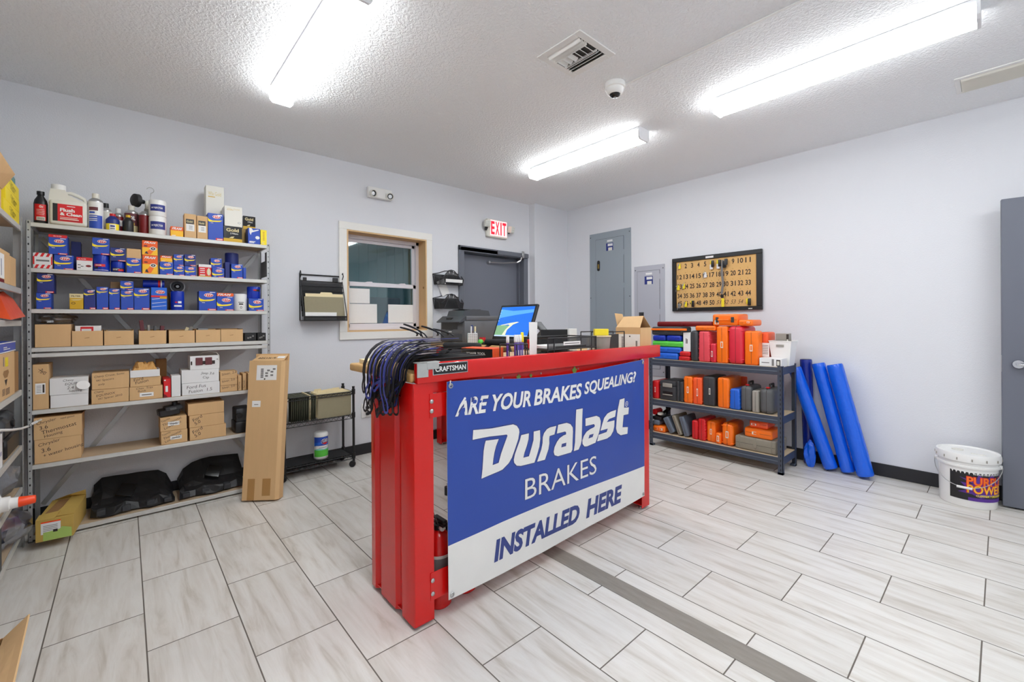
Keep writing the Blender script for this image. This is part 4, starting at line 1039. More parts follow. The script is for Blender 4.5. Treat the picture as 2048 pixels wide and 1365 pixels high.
kb('lower kraft carton with marker writing, second stack of the fifth shelf', -.158, .017, z, .088, g_lines(['Chevy', 'EQUINOX', 'W/ Spacer 2010'], .08, .70, .18, .14, .24))
kb('upper kraft carton with marker writing, second stack of the fifth shelf', -.156, .019, z + .0892, .101, g_lines(['Chevy Cruze, Sonic', 'W/ Spacers', 'only'], .07, .68, .16, .10, .24))
kb('lower kraft carton with a white sticker and torn corner', .018, .186, z, .086, g_label(.30, .22, .72, .52, g_lines(['Chev  Trax', 'Buick'], .2, .78, .15, .05, .2)))
kb('kraft carton with marker writing under the tray of crumpled paper', .022, .177, z + .0872, .060, g_lines(['Ford', 'Fusion'], .12, .55, .30, .22, .3))
t = thing('paper_tray', 'white tray on the kraft cartons filled with brown paper', 'tray', (.097, FY, z + .1484))
m = MB(); w_ = .148; m.box(-w_ / 2, 0, 0, w_ / 2, .16, .003, 'white_matte'); m.box(-w_ / 2, 0, .003, w_ / 2, .003, .046, 'white_matte'); m.box(-w_ / 2, .157, .003, w_ / 2, .16, .046, 'white_matte')
for s in (-1, 1): m.box(s * w_ / 2, .003, .003, s * (w_ / 2 - .003), .157, .046, 'white_matte')
m.build('body', t)
m = MB(); r_ = random.Random(5); vs = []; N = 12
for i in range(N + 1):
    for j in range(N + 1):
        u_, v_ = i / N, j / N; e_ = min(u_, 1 - u_, v_, 1 - v_)
        vs.append((-.066 + .132 * u_ + r_.uniform(-.004, .004), .012 + .136 * v_, .030 + min(1, e_ * 6) * (.045 + r_.uniform(-.022, .022))))
m.add(vs, [(i * (N + 1) + j, (i + 1) * (N + 1) + j, (i + 1) * (N + 1) + j + 1, i * (N + 1) + j + 1) for i in range(N) for j in range(N)], 'kraft_paper')
tag(m.build('packing_paper', loc=(.097, FY, z + .1490), smooth=False), 'crumpled brown packing paper heaped in the white tray', 'paper')
kb('kraft carton standing behind the crumpled paper', .160, .220, z, .245, None, 'kraft_dark', 3.932, .06, seam=False)
def g_redbox(f): f.rect(.25, .3, .6, .62, 'white', 1); f.rect(.05, .9, .3, .96, 'white', 1); f.poly([(0, 0), (.6, 0), (.3, .14), (0, .2)], 'dark_red', 1)
kb('slim bright red box on the fifth shelf', .190, .229, z, .124, g_redbox, 'red_label', seam=False)
kb('slim white box standing next to the red box', .231, .282, z, .142, None, 'white_matte', d=.12, seam=False)
kb('lower wide white carton with marker writing', .288, .505, z, .082, g_lines(['Ford Fus', 'Fusion  1.5'], .12, .52, .26, .06, .36), 'white_matte', seam=False)
kb('upper wide white carton with marker writing', .286, .501, z + .0832, .090, g_lines(['Jeep 3.6', '  Cap'], .50, .58, .24, -.12, .34), 'white_matte', seam=False)
t = thing('carton', 'small white carton with cut-out windows on the wide white cartons', 'box', (.419, FY, z + .1742))
m = MB(); w_ = .170; m.box(-w_ / 2, 0, 0, w_ / 2, .15, .094, 'white_matte', .001); f = Face(m, w_, .094); f.rect(.25, .36, .84, .62, 'ink', 1); f.rect(.02, .35, .07, .62, 'ink', 1); f.ell(.92, .7, .02, .02, 'ink', 1); m.build('body', t)
for a in (.30, .62):
    m = MB(); w2 = .036; m.box(-w_ / 2 + a * w_ - .02, -.0045, .030, -w_ / 2 + a * w_ + .02, -.0015, .082, 'maroon', .001); m.build('label_tape', t)
m = MB(); m.tube([(-.02, .06, .096), (-.01, .05, .108), (.03, .04, .114), (.07, .02, .106), (.082, -.003, .08), (.080, -.006, .05)], .002, 'offwhite', 6)
tag(m.build('string_loop', loc=(.419, FY - .006, z + .1805)), 'white cord loop draped over the small white carton', 'cord')
for k, (h0, h1, wd) in enumerate(((0, .046, 'lowest'), (.0468, .046, 'middle'), (.0936, .053, 'topmost'))):
    kb('%s of three small kraft cartons stacked beside the white cartons' % wd, .507, .613, z + h0 + .0001, h1, g_lines(['Silver, 2.0'], .1, .4, .36, .16), d=.13, seam=False, g='small stacked kraft cartons')
for x0, x1, h, wd in ((.616, .640, .110, 'first'), (.6470, .6720, .122, 'second'), (.6785, .706, .124, 'third')):
    kb('%s of three thin kraft boxes on edge, counted from the small stack' % wd, x0, x1, z, h, g_lines(['Fuel Pump'], .62, .12, .10, PI / 2), d=.13, seam=False, g='thin kraft boxes on edge')
# ---- sixth shelf
z = S[5]
kb('lower kraft carton with marker writing at the near end of the sixth shelf', -.397, -.203, z, .140, g_lines(['Chrysler', '3.6', '+ water housing'], .10, .66, .17, .24, .23), seam=False, d=.24)
t = thing('carton', 'upper open kraft carton with marker writing and raised flaps', 'box', (-.299, FY, z + .1412))
m = MB(); w_, h_, d_ = .198, .126, .24; k = .003
m.box(-w_ / 2, 0, 0, w_ / 2, d_, k, 'kraft'); m.box(-w_ / 2, 0, k, w_ / 2, k, h_, 'kraft'); m.box(-w_ / 2, d_ - k, k, w_ / 2, d_, h_, 'kraft'); m.box(-w_ / 2, k, k, -w_ / 2 + k, d_ - k, h_, 'kraft'); m.box(w_ / 2 - k, k, k, w_ / 2, d_ - k, h_, 'kraft')
g_lines(['Chrysler', '   3.6', '  Thermostat', '     Housing'], .07, .64, .17, .24, .21)(Face(m, w_, h_)); Face(m, w_, h_).txt(.55, .82, 'need gasket', .014, 'ink', 1, .3, -.004, .1, .12)
m.build('body', t)
for pts in (((-w_ / 2, 0, h_), (w_ / 2, 0, h_), (w_ / 2 - .01, .105, h_ + .007), (-w_ / 2 + .01, .105, h_ + .011)), ((-w_ / 2, d_, h_), (w_ / 2, d_, h_), (w_ / 2 + .01, d_ - .02, h_ + .012), (-w_ / 2, d_ - .09, h_ + .016)), ((w_ / 2, 0.004, h_), (w_ / 2, d_, h_), (w_ / 2 + .030, d_ - .02, h_ + .014), (w_ / 2 + .012, .01, h_ + .012))):
    m = MB(); m.add(list(pts) + [(p[0], p[1], p[2] + .0025) for p in pts], [(0, 1, 2, 3), (7, 6, 5, 4), (0, 4, 5, 1), (1, 5, 6, 2), (2, 6, 7, 3), (3, 7, 4, 0)], 'kraft_dark'); m.build('flap', t)
st_ = g_lines(['Toyota', 'Thermostat', 'Lower Fits'], .06, .62, .17, .40, .25)
kb('lower kraft carton with a white sticker, under the black part', .175, .318, z, .088, g_label(.34, .30, .78, .58, st_), seam=False)
kb('upper kraft carton with a white sticker, carrying the black part', .171, .314, z + .0892, .092, g_label(.28, .36, .72, .66, st_), seam=False)
t = thing('plastic_part', 'black moulded plastic part perched on the kraft cartons of the sixth shelf', 'part', (.228, 3.79, z + .1822), rz=.1)
m = MB(); q = len(m.v); m.box(-.064, -.05, 0, .05, .05, .045, 'black', .006); m.box(-.03, -.054, .03, .066, .03, .062, 'charcoal', .006); m.box(-.005, -.056, .036, .03, -.052, .052, 'case_grey', .002); m.cyl((.03, -.02, .05), (.03, -.02, .085), .016, 'black', n=16)
m.xf(q, Matrix.Rotation(-.10, 4, 'Y')); m.warp(q, lambda x, y, z: (x, y, z + .007)); m.build('body', t)
kb('lowest kraft carton of the three stacked on the sixth shelf', .329, .542, z, .088, g_lines(['Ford', ' 5.0'], .10, .5, .26, .5, .3), seam=False)
kb('middle kraft carton of the three stacked on the sixth shelf', .327, .531, z + .0892, .083, g_lines(['Ford', ' 5.0'], .12, .46, .26, .5, .3), seam=False)
kb('topmost kraft carton of the three stacked on the sixth shelf', .320, .531, z + .1734, .080, None)
t = thing('plastic_part', 'black moulded plastic housing half hidden behind the leaning carton', 'part', (.655, 3.82, z + .001))
m = MB(); m.box(-.055, -.09, 0, .06, .09, .085, 'black', .012, 2); m.box(-.05, -.085, .08, .05, .08, .18, 'charcoal', .012, 2); m.cyl((-.03, -.10, .13), (-.03, -.08, .13), .02, 'black', n=16); m.build('body', t)
# ---- bottom shelf
z = S[6]
t = thing('carton', 'yellowish kraft carton jutting out of the bottom shelf with a green note', 'box', (-.302, 3.545, .0135), rz=-.09, rot=(0, 0, -.10))
w_, h_, d_ = .150, .148, .36; k = .003
m = MB(); m.box(-w_ / 2, 0, .03, w_ / 2, d_, h_, 'kraft_yellow', .001)
m.poly([(-w_ / 2 + .01, .03, h_ + .0004), (-w_ / 2 + .055, .03, h_ + .0004), (w_ / 2 - .06, d_ - .02, h_ + .0004), (-w_ / 2 + .03, d_ - .02, h_ + .0004)], 'kraft_dark')
f = Face(m, w_, h_); f.rect(.14, .46, .66, .92, 'paper', 1); f.rect(.14, .88, .66, .93, 'nozzle_orange', 2)
for b in (.52, .58, .64, .70, .76): f.rect(.20, b, .58, b + .02, 'ink_soft', 2)
f.rect(.46, .50, .58, .60, 'ink', 3); m.build('body', t)
for pts in (((-w_ / 2, .0, h_), (.0, .0, h_), (.012, .07, h_ + .016), (-w_ / 2, .07, h_ + .008)), ((w_ / 2, .02, h_), (w_ / 2, d_, h_), (w_ / 2 - .065, d_, h_ + .006), (w_ / 2 - .075, .02, h_ + .004)), ((-w_ / 2 + .01, d_, h_), (w_ / 2, d_, h_), (w_ / 2, d_ - .01, h_ + .035), (.0, d_ - .04, h_ + .028))):
    m = MB(); m.add(list(pts) + [(p[0], p[1], p[2] + .0025) for p in pts], [(0, 1, 2, 3), (7, 6, 5, 4), (0, 4, 5, 1), (1, 5, 6, 2), (2, 6, 7, 3), (3, 7, 4, 0)], 'kraft_yellow'); m.build('flap', t)
m = MB(); n_ = .0012; pts = [(-w_ / 2 + .03, -n_, .032), (w_ / 2 - .006, -n_, .032), (w_ / 2 - .006, -n_ - .008, .085), (.03, -n_ - .004, .098), (.02, -n_, .085), (-w_ / 2 + .03, -n_, .078)]
m.add(pts + [(p[0], p[1] + .0008, p[2]) for p in pts], [(0, 1, 2, 3, 4, 5), (11, 10, 9, 8, 7, 6)], 'post_green'); m.build('note', t)
def fender(label, x, out, seed, flip):
    t = thing('splash_shield', label, 'car part', (x, 3.86, z + .001))
    r_ = random.Random(seed); m = MB(); n = len(out); N = 7; vs = []; fs = []
    for i, (xx, zt) in enumerate(out):
        for j in range(N):
            v_ = j / (N - 1); y_ = .12 - .235 * v_
            zz = zt * (1 - v_) ** 1.25 + .004 + (.030 + .035 * (i % 3 == 0)) * (max(0, v_ - .35) * 1.6) ** 2 * (1 if j < N - 1 else .15)
            vs.append((xx + r_.uniform(-.006, .006), y_ + (.02 * math.sin(i * 1.7 + seed) if j == N - 1 else 0), zz + (r_.uniform(-.006, .006) if 0 < j < N - 1 else 0)))
    for i in range(n - 1):
        for j in range(N - 1): fs.append((i * N + j, (i + 1) * N + j, (i + 1) * N + j + 1, i * N + j + 1))
    m.add(vs, fs, 'black'); k = len(vs)
    m.add([(a, b + .003, c - .004 if c > .01 else c) for a, b, c in vs], [tuple(reversed(f)) for f in fs], 'rubber')
    m.build('shell', t, smooth=False)
    m = MB()
    for i in range(1, n - 1, 2):
        xx, zt = out[i]; m.box(xx - .020, -.115, .010, xx + .022, -.02, .016 + zt * .16, 'charcoal', .003)
    m.build('rib', t)
    m = MB(); q = len(m.v); i = n // 2 - flip; xx, zt = out[i]; m.box(-.045, -.004, -.04, .045, .004, .05, 'black_gloss', .004); m.xf(q, Matrix.Translation((xx, -.01, zt * .62)) @ Matrix.Rotation(-.75, 4, 'X') @ Matrix.Rotation(.4, 4, 'Y')); m.build('plate', t)
    return t
fender('black plastic splash shield nearest the yellowish carton on the bottom shelf', 0, [(-.165, .150), (-.12, .190), (-.06, .190), (0, .185), (.06, .185), (.12, .18), (.17, .175), (.21, .14), (.245, .075)], 2, 1)
fender('black plastic splash shield next to the leaning carton on the bottom shelf', 0, [(.275, .085), (.31, .15), (.36, .185), (.42, .20), (.48, .205), (.55, .20), (.61, .195), (.66, .19)], 5, 0)

# ---- tall carton leaning on the rack
t = thing('tall_carton', 'tall slim kraft carton leaning against the far end of the steel rack', 'box', (.697, 3.453, .0125), rot=(-.118, 0, -.672))
w_, h_, d_ = .244, .975, .080
m = MB(); m.prism([(-w_ / 2, 0), (w_ / 2 - .02, 0), (w_ / 2, .02), (w_ / 2, d_), (-w_ / 2, d_)], 0.0, h_, 'kraft', axis='z')
f = Face(m, w_, h_); f.rect(.22, .855, .80, .965, 'paper', 1); f.rect(.14, .66, .38, .705, 'paper', 1)
for k in range(9): f.rect(.34, .872 + k * .008, .42, .8765 + k * .008, 'ink', 2)
for a, b in ((.47, .88), (.47, .90), (.52, .92), (.62, .885), (.62, .91), (.68, .93)): f.rect(a, b, a + .08, b + .012, 'ink_soft', 2)
f.rect(.44, .858, .48, .868, 'ink', 2); f.rect(.2, .675, .32, .68, 'ink_soft', 2); f.rect(.14, .0, .34, .15, 'tape_tan', 1); f.rect(.55, .03, .78, .15, 'tape_tan', 1)
m.build('body', t)
m = MB(); m.box(-w_ / 2 + .004, d_ - .004, h_, w_ / 2, d_, h_ + .052, 'kraft'); m.build('flap', t)
m = MB(); n0 = ((-w_ / 2 + .012, .004, h_), (w_ / 2 - .004, .004, h_), (w_ / 2 - .008, d_ - .006, h_ + .044), (-w_ / 2 + .036, d_ - .006, h_ + .044))
m.add(list(n0) + [(p[0], p[1] + .003, p[2]) for p in n0], [(0, 1, 2, 3), (7, 6, 5, 4), (0, 4, 5, 1), (1, 5, 6, 2), (2, 6, 7, 3), (3, 7, 4, 0)], 'kraft')
U, Vv = V3((1, 0, 0)), V3((0, .072, .044)).normalized()
m.text('P-X1256', V3((.045, .022, h_ + .0105)) + V3((0, -.002, .003)), (-1, 0, 0), -Vv * -1, .022, 'ink', w=.12, bold=.005)
o0 = V3((.055, .030, h_ + .0175)); m.add([o0, o0 + U * .052, o0 + U * .052 + Vv * .028, o0 + Vv * .028], [(0, 1, 2, 3)], 'paper')
m.build('flap', t)

# ================================================================ second rack along the left wall
LX = -.432
t = thing('steel_rack', 'second galvanised steel rack along the side wall, partly out of the picture', 'rack', (0, 0, 0))
LS = (1.808, 1.457, 1.277, .890, .580, .345, .105)
for y in (2.18, 3.648):
    for x, sx in ((LX, -1), (-.80, 1)):
        m = MB(); m.box(x, y, .001, x + sx * .002, y + .036, 1.86 if y > 3 else 1.81, 'galv'); m.box(x, y + (.034 if y > 3 else 0), .001, x + sx * .036, y + (.036 if y > 3 else .002), 1.81, 'galv')
        holes(m, x - sx * .0006, y + .016, .03, 1.80, .042, axis='x'); m.build('post', t)
for z in LS:
    p = thing('shelf', '', '', (0, 0, 0)); del p['label']; del p['category']; p.parent = t
    m = MB(); m.box(LX - .012, 2.218, z - .032, LX - .002, 3.646, z - .0006, 'shelf_lip', .002); m.box(-.798, 2.218, z - .032, -.79, 3.646, z - .0006, 'shelf_lip'); m.build('shelf_frame', p)
    m = MB(); m.box(-.79, 2.218, z - .014, LX - .012, 3.646, z - .0004, 'shelf_board'); m.build('shelf_panel', p)
def lbox(name, label, cat, y0, y1, z, h, d, base, style=None, x=None, group=None, rz=0.0):
    w = y1 - y0; m = MB(); m.box(-w / 2, 0, 0, w / 2, d, h, base, .0012)
    if style: style(Face(m, w, h))
    return tag(m.build(name, loc=((LX - .006) if x is None else x, (y0 + y1) / 2, z + .0006), rz=PI / 2 + rz), label, cat, group)
z = LS[0]
for k, (y0, y1, wd) in enumerate(((3.225, 3.635, 'lowest'), (3.27, 3.64, 'middle'), (3.235, 3.63, 'topmost'))):
    lbox('yellow_carton', '%s of three flat yellow cartons stacked on the side-wall rack' % wd, 'box', y0, y1, z + k * .0665, .066, .26, 'yellow', g_lines(['C 24 Chevron', '  3.5 EQUIN'], .34, .52, .30, -.06, .34), group='flat yellow cartons')
lbox('carton', 'flat teal carton on top of the yellow cartons', 'box', 3.40, 3.64, z + .200, .055, .20, 'teal', x=LX - .02)
t = thing('carton', 'torn open kraft carton on the top of the side-wall rack', 'box', (LX - .005, 2.985, z + .0006), rz=PI / 2)
m = MB(); w_, h_, d_ = .34, .20, .30
m.box(-w_ / 2, 0, 0, w_ / 2, d_, .003, 'kraft'); m.box(-w_ / 2, 0, .003, w_ / 2, .003, .09, 'kraft'); m.box(-w_ / 2, d_ - .003, .003, w_ / 2, d_, h_, 'kraft'); m.box(-w_ / 2, .003, .003, -w_ / 2 + .003, d_ - .003, h_, 'kraft_dark'); m.box(w_ / 2 - .003, .003, .003, w_ / 2, d_ - .003, h_, 'kraft_dark'); m.build('body', t)
for pts in (((-.17, -.004, .09), (.17, -.004, .09), (.13, -.05, .16), (-.17, -.045, .18)), ((.17, .0, .20), (.17, .26, .20), (.225, .20, .30), (.215, .03, .285)), ((-.17, .30, .2), (.17, .30, .2), (.10, .25, .40), (-.16, .24, .42))):
    m = MB(); m.add(list(pts) + [(p[0] + .001, p[1] + .003, p[2]) for p in pts], [(0, 1, 2, 3), (7, 6, 5, 4), (0, 4, 5, 1), (1, 5, 6, 2), (2, 6, 7, 3), (3, 7, 4, 0)], 'kraft'); m.build('flap', t)
z = LS[1]
def g_roll(f): f.rect(.04, .12, .46, .86, 'paper', 1); f.rect(.18, .2, .22, .7, 'label_blue', 2); f.rect(.04, .0, .46, .1, 'dark_red', 1)
lbox('carton', 'kraft carton with a white wrap-round label on the second rack', 'box', 3.10, 3.36, z, .160, .22, 'kraft', g_roll)
lbox('carton', 'plain kraft carton with a folded edge beside the labelled one', 'box', 3.37, 3.525, z, .150, .20, 'kraft')
slab('leaflet', 'bundle of blue-grey leaflets jammed beside the kraft carton', 'paper', 'carpet_grey', .10, .02, .10, (LX - .06, 3.590, z + .006), (.2, 0, 1.35))
bag('plastic_bag', 'dark grey plastic bag at the back of the second rack', 'bag', 'bag_grey', (-.715, 3.50, z + .001), .05, .09, .24, 8)
z = LS[2]
t = thing('jug', 'small lime green jug on the side-wall rack', 'jug', (LX - .06, 3.14, z + .001), rz=PI / 2)
m = MB(); m.box(-.055, -.045, 0, .055, .045, .098, 'lime', .014, 2); m.prism([(-.05, .094), (.05, .094), (.03, .118), (-.03, .118)], -.03, .03, 'lime'); m.build('body', t)
m = MB(); m.cyl((0, 0, .118), (0, 0, .140), .020, 'offwhite'); m.build('cap', t)
can('jar', 'small clear jar of hardware in front of the lime green jug', 'jar', LX - .04, 3.02, z, .032, .062, 'lens', None, 'case_light')
m = MB(); vs = [(-.14, -.03, 0), (.27, -.03, .02), (.30, .02, .12), (.12, .03, .150), (-.06, .02, .125), (-.12, .10, .03), (.26, .12, .04), (.10, .10, .13)]
m.add(vs, [(0, 1, 2, 3, 4), (0, 5, 6, 1), (4, 3, 7), (4, 7, 5, 0), (7, 6, 5), (3, 2, 6, 7), (1, 6, 2)], 'bag_orange')
tag(m.build('plastic_bag', loc=(LX - .012, 3.34, z + .001), rz=PI / 2, smooth=False), 'folded orange-red plastic bag on the side-wall rack', 'bag')
z = LS[3]
def g_arrow(f):
    f.poly([(.42, .42), (.58, .42), (.50, .28)], 'ink', 1); f.poly([(.38, .62), (.62, .62), (.66, .56), (.58, .46), (.42, .46), (.34, .56)], 'kraft_dark', 1)
    for k in range(5): f.rect(.30, .10 + k * .03, .44, .115 + k * .03, 'ink', 1); f.rect(.48, .08 + k * .03, .70, .095 + k * .03, 'ink', 1)
    f.rect(.46, .70, .62, .90, 'yellow', 1); f.rect(.36, .72, .40, .92, 'ink_soft', 1); f.rect(.02, .4, .16, .9, 'paper', 1)
lbox('carton', 'kraft carton with printed arrows and a yellow sticker', 'box', 3.02, 3.47, z, .225, .24, 'kraft', g_arrow)
lbox('carton', 'plain kraft carton behind the one with printed arrows', 'box', 3.48, 3.63, z, .215, .20, 'kraft_dark', x=LX - .012)
def g_blab(f): f.rect(.0, .9, 1, 1, 'white', 1); f.rect(0, 0, 1, .1, 'white', 1); f.rect(.38, .45, .55, .55, 'white', 1); f.rect(.38, .28, .70, .36, 'white', 1)
lbox('flat_box', 'flat blue box with white edges lying on the arrow-printed carton', 'box', 3.0, 3.50, z + .2265, .050, .22, 'blue', g_blab)
slab('card', 'printed white card standing on the flat blue box', 'card', 'paper', .13, .004, .072, (LX - .03, 3.19, z + .278), (.05, 0, PI / 2 + .1))
z = LS[4]
t = thing('plastic_part', 'black plastic undertray on the side-wall rack', 'part', (LX - .13, 3.46, z + .001))
m = MB(); q = len(m.v); m.box(-.11, -.17, 0, .12, .17, .10, 'black', .01); m.box(-.09, -.16, .09, .11, .0, .19, 'charcoal', .02); m.box(-.09, .02, .08, .10, .16, .21, 'case_black', .02); m.cyl((.104, .09, .14), (.112, .09, .14), .02, 'black', n=16); m.build('body', t)
def g_wb(f):
    for b in (.46, .42, .38): f.rect(.55, b, .92, b + .02, 'label_blue', 1)
lbox('carton', 'white carton with small blue print on the side-wall rack', 'box', 2.96, 3.15, z, .158, .2, 'white_matte', g_wb)
slab('sleeve', 'clear plastic sleeve standing beside the white carton', 'sleeve', 'clear_bag_blue', .12, .012, .168, (LX - .07, 3.185, z + .001), (0, 0, .06))
z = LS[5]
bag('plastic_bag', 'wrinkled grey plastic bag on the low side-wall shelf', 'bag', 'bag_grey', (LX - .12, 3.42, z + .001), .12, .20, .19, 4)
t = thing('squeeze_bottle', 'white squeeze bottle lying down with an orange nozzle pointing out', 'bottle', (LX - .025, 3.10, z + .001))
prof = [(.001, -.24), (.060, -.235), (.066, -.22), (.066, -.01), (.058, .012), (.034, .022)]
m = MB(); m.lathe(prof, 'white_gloss', n=28); m.xf(0, Matrix.Translation((0, 0, .067)) @ Matrix.Rotation(PI / 2, 4, 'Y') @ Matrix.Rotation(0, 4, 'X')); m.build('body', t)
m = MB(); m.lathe([(.0345, .022), (.0345, .048), (.027, .05), (.024, .076)], 'white_gloss', n=24); m.xf(0, Matrix.Translation((0, 0, .067)) @ Matrix.Rotation(PI / 2, 4, 'Y')); m.build('collar', t)
m = MB(); m.lathe([(.0245, .0765), (.0185, .128), (.016, .131), (.001, .131)], 'nozzle_orange', n=24); m.xf(0, Matrix.Translation((0, 0, .067)) @ Matrix.Rotation(PI / 2, 4, 'Y')); m.build('nozzle', t)
z = LS[6]
bag('plastic_bag', 'clear bluish plastic bag spilling off the bottom side-wall shelf', 'bag', 'clear_bag_blue', (LX - .11, 3.40, z + .001), .15, .19, .20, 11)
lbox('flat_box', 'blue box inside the clear bag on the bottom side-wall shelf', 'box', 3.34, 3.44, z + .012, .07, .07, 'case_blue', x=LX - .075)
lbox('plastic_part', 'dark plastic panel at the edge of the bottom side-wall shelf', 'part', 2.86, 3.12, z, .20, .05, 'case_black')
m = MB(); m.tube([(-.405, 2.5, .83), (-.41, 2.9, .795), (-.410, 3.18, .745), (-.418, 3.5, .695), (-.418, 3.695, .672), (-.405, 3.69, .68)], .006, 'white', 8)
o = thing('cable', 'white cable slung along the side-wall rack to the first post', 'cable', (0, 0, 0)); m.build('wire', o)
m = MB(); q = len(m.v); m.box(0, -.006, -.006, .028, .006, .008, 'white', .002); m.box(.028, -.004, -.004, .046, .004, .005, 'offwhite', .001); m.xf(q, Matrix.Translation((-.403, 3.690, .682)) @ Matrix.Rotation(-.5, 4, 'Y')); m.build('connector', o)

# open carton on the floor
t = thing('carton', 'open kraft carton on the floor at the near corner of the picture', 'box', (-.52, 1.86, 0.001))
m = MB(); w_, d_, h_ = .46, .50, .26; k = .004
m.box(-w_ / 2, -d_ / 2, 0, w_ / 2, d_ / 2, k, 'kraft_dark'); m.box(-w_ / 2, -d_ / 2, k, w_ / 2, -d_ / 2 + k, h_, 'kraft'); m.box(-w_ / 2, d_ / 2 - k, k, w_ / 2, d_ / 2, h_, 'kraft_dark')
m.box(-w_ / 2, -d_ / 2 + k, k, -w_ / 2 + k, d_ / 2 - k, h_, 'kraft'); m.box(w_ / 2 - k, -d_ / 2 + k, k, w_ / 2, d_ / 2 - k, h_, 'kraft'); m.build('body', t)
a_, b_ = w_ / 2, d_ / 2
for pts in (((a_, -b_, h_), (a_, b_, h_), (a_ + .055, b_ - .01, h_ + .055), (a_ + .075, -b_ - .02, h_ + .06)),):
    m = MB(); m.add(list(pts) + [(p[0] - .004, p[1], p[2]) for p in pts], [(0, 1, 2, 3), (7, 6, 5, 4), (0, 4, 5, 1), (1, 5, 6, 2), (2, 6, 7, 3), (3, 7, 4, 0)], 'kraft'); m.build('flap', t)
slab('foam_piece', 'blue-grey foam piece poking out of the open floor carton', 'foam', 'slate_foam', .10, .06, .13, (-.40, 2.03, .20), (0, .2, .3))
slab('carton', 'small kraft carton lying inside the open floor carton', 'box', 'kraft_dark', .30, .30, .18, (-.56, 1.84, .006), (0, 0, .05))

# ================================================================ workbenches
def bench(name, label, loc, rz, L, legd, rail, left_over=0.0, right_over=.13):
    t = thing(name, label, 'workbench', loc, rz)
    h = L / 2
    for sx, nm in ((-1, 'left'), (1, 'right')):
        m = MB(); k = legd / .41; o = sx * h
        out = [(.092, 0), (.004, 0), (0, .006), (0, .105), (.016, .120), (.016, .150), (0, .165), (0, .305), (.016, .320), (.016, .350), (0, .365), (0, .404), (.004, .41), (.092, .41)]
        out = [(a, b * k) for a, b in out]
        inn = [(a if a > .05 else a + .004, min(max(b, .004), legd - .004)) for a, b in out][::-1]
        m.prism([(o - sx * a, b) for a, b in out + inn], .016, 1.004, 'red', axis='z'); m.box(o - sx * .002, .02, .9, o - sx * .09, legd - .02, .94, 'red'); m.box(o - sx * .006, .01, .03, o - sx * .09, legd - .01, .034, 'red')
        lg = m.build('leg_panel', t)
        for y in (.035, legd - .035):
            m = MB(); m.cyl((o - sx * .055, y, .0005), (o - sx * .055, y, .010), .018, 'steel', n=16); m.cyl((o - sx * .055, y, .010), (o - sx * .055, y, .032), .006, 'steel', n=8); m.build('levelling_foot', lg)
        if rail:
            for z in (.925, .885, .180, .125):
                m = MB(); m.lathe([(.009, 0), (.009, .002), (.005, .0055), (.001, .006)], 'steel', n=14); m.xf(0, Matrix.Translation((o - sx * .083, -.0035 if z < .5 else -.0035, z)) @ Matrix.Rotation(PI / 2, 4, 'X')); m.build('bolt', lg)
    m = MB(); m.box(-h + .074, -.003, .857, h - .074, .0, .957, 'red'); m.box(-h + .094, .0, .857, h - .094, .02, .861, 'red'); m.build('upper_stretcher', t)
    m = MB(); m.box(-h + .074, -.003, .097, h - .074, .0, .212, 'red'); m.box(-h + .094, .0, .097, h - .094, .03, .101, 'red'); m.build('lower_stretcher', t)
    m = MB(); m.box(-h + .094, .012, .957, h - .094, .016, 1.004, 'red'); bp = m.build('back_panel', t)
    m = MB(); m.box(-h - left_over, .022, 1.0055, h + right_over, .67, 1.045, 'wood_top', .010, 3); m.build('tabletop', t)
    if rail:
        m = MB(); m.box(-h + .012, -.012, 1.004, h + right_over, .018, 1.087, 'red', .006, 2); r = m.build('back_rail', t)
        m = MB(); x0 = -h + .083; m.box(x0, -.0146, 1.034, x0 + .178, -.0122, 1.083, 'chrome', .001); m.box(x0 + .0035, -.0150, 1.0375, x0 + .1745, -.0144, 1.0795, 'black')
        m.text('CRAFTSMAN', (x0 + .012, -.0155, 1.0475), X_, Z_, .022, 'white', w=.154, bold=.02); m.build('nameplate', r)
        m = MB(); rr = random.Random(3)
        m.box(-h + .010, -.0158, 1.030, -h + .062, -.0122, 1.092, 'duct_tape', .001); m.box(-h + .010, -.0158, 1.0875, -h + .118, .020, 1.0915, 'duct_tape', .001); m.box(-h + .055, -.0168, 1.060, -h + .112, -.0124, 1.0905, 'duct_tape', .001)
        m.build('duct_tape', r)
        for x, s in ((-.296, .014), (-.212, .010), (.128, .020)):
            m = MB(); pts = [(x + s * (1 + .25 * math.sin(5 * a)) * math.cos(a), .9925 - .012 + s * .8 * (1 + .3 * math.cos(4 * a)) * math.sin(a)) for a in [k * PI / 9 for k in range(18)]]
            m.prism(pts, .0092, .0115, 'leaf_green'); m.build('green_sticker', bp)
        for x in (-.40, -.14, .16):
            m = MB(); m.cyl((x, .0118, .985), (x, .008, .985), .004, 'steel', n=10); m.build('rivet', bp)
    return t
B1 = bench('workbench', 'red steel workbench counter with a wooden top and the blue banner in front', (1.750, 1.580, 0), 0, 1.764, .41, True)
B2 = bench('workbench', 'second red workbench behind, carrying the printer and computer', (3.00, 3.262, 0), PI / 2, 1.18, .62, False, .02, .03)

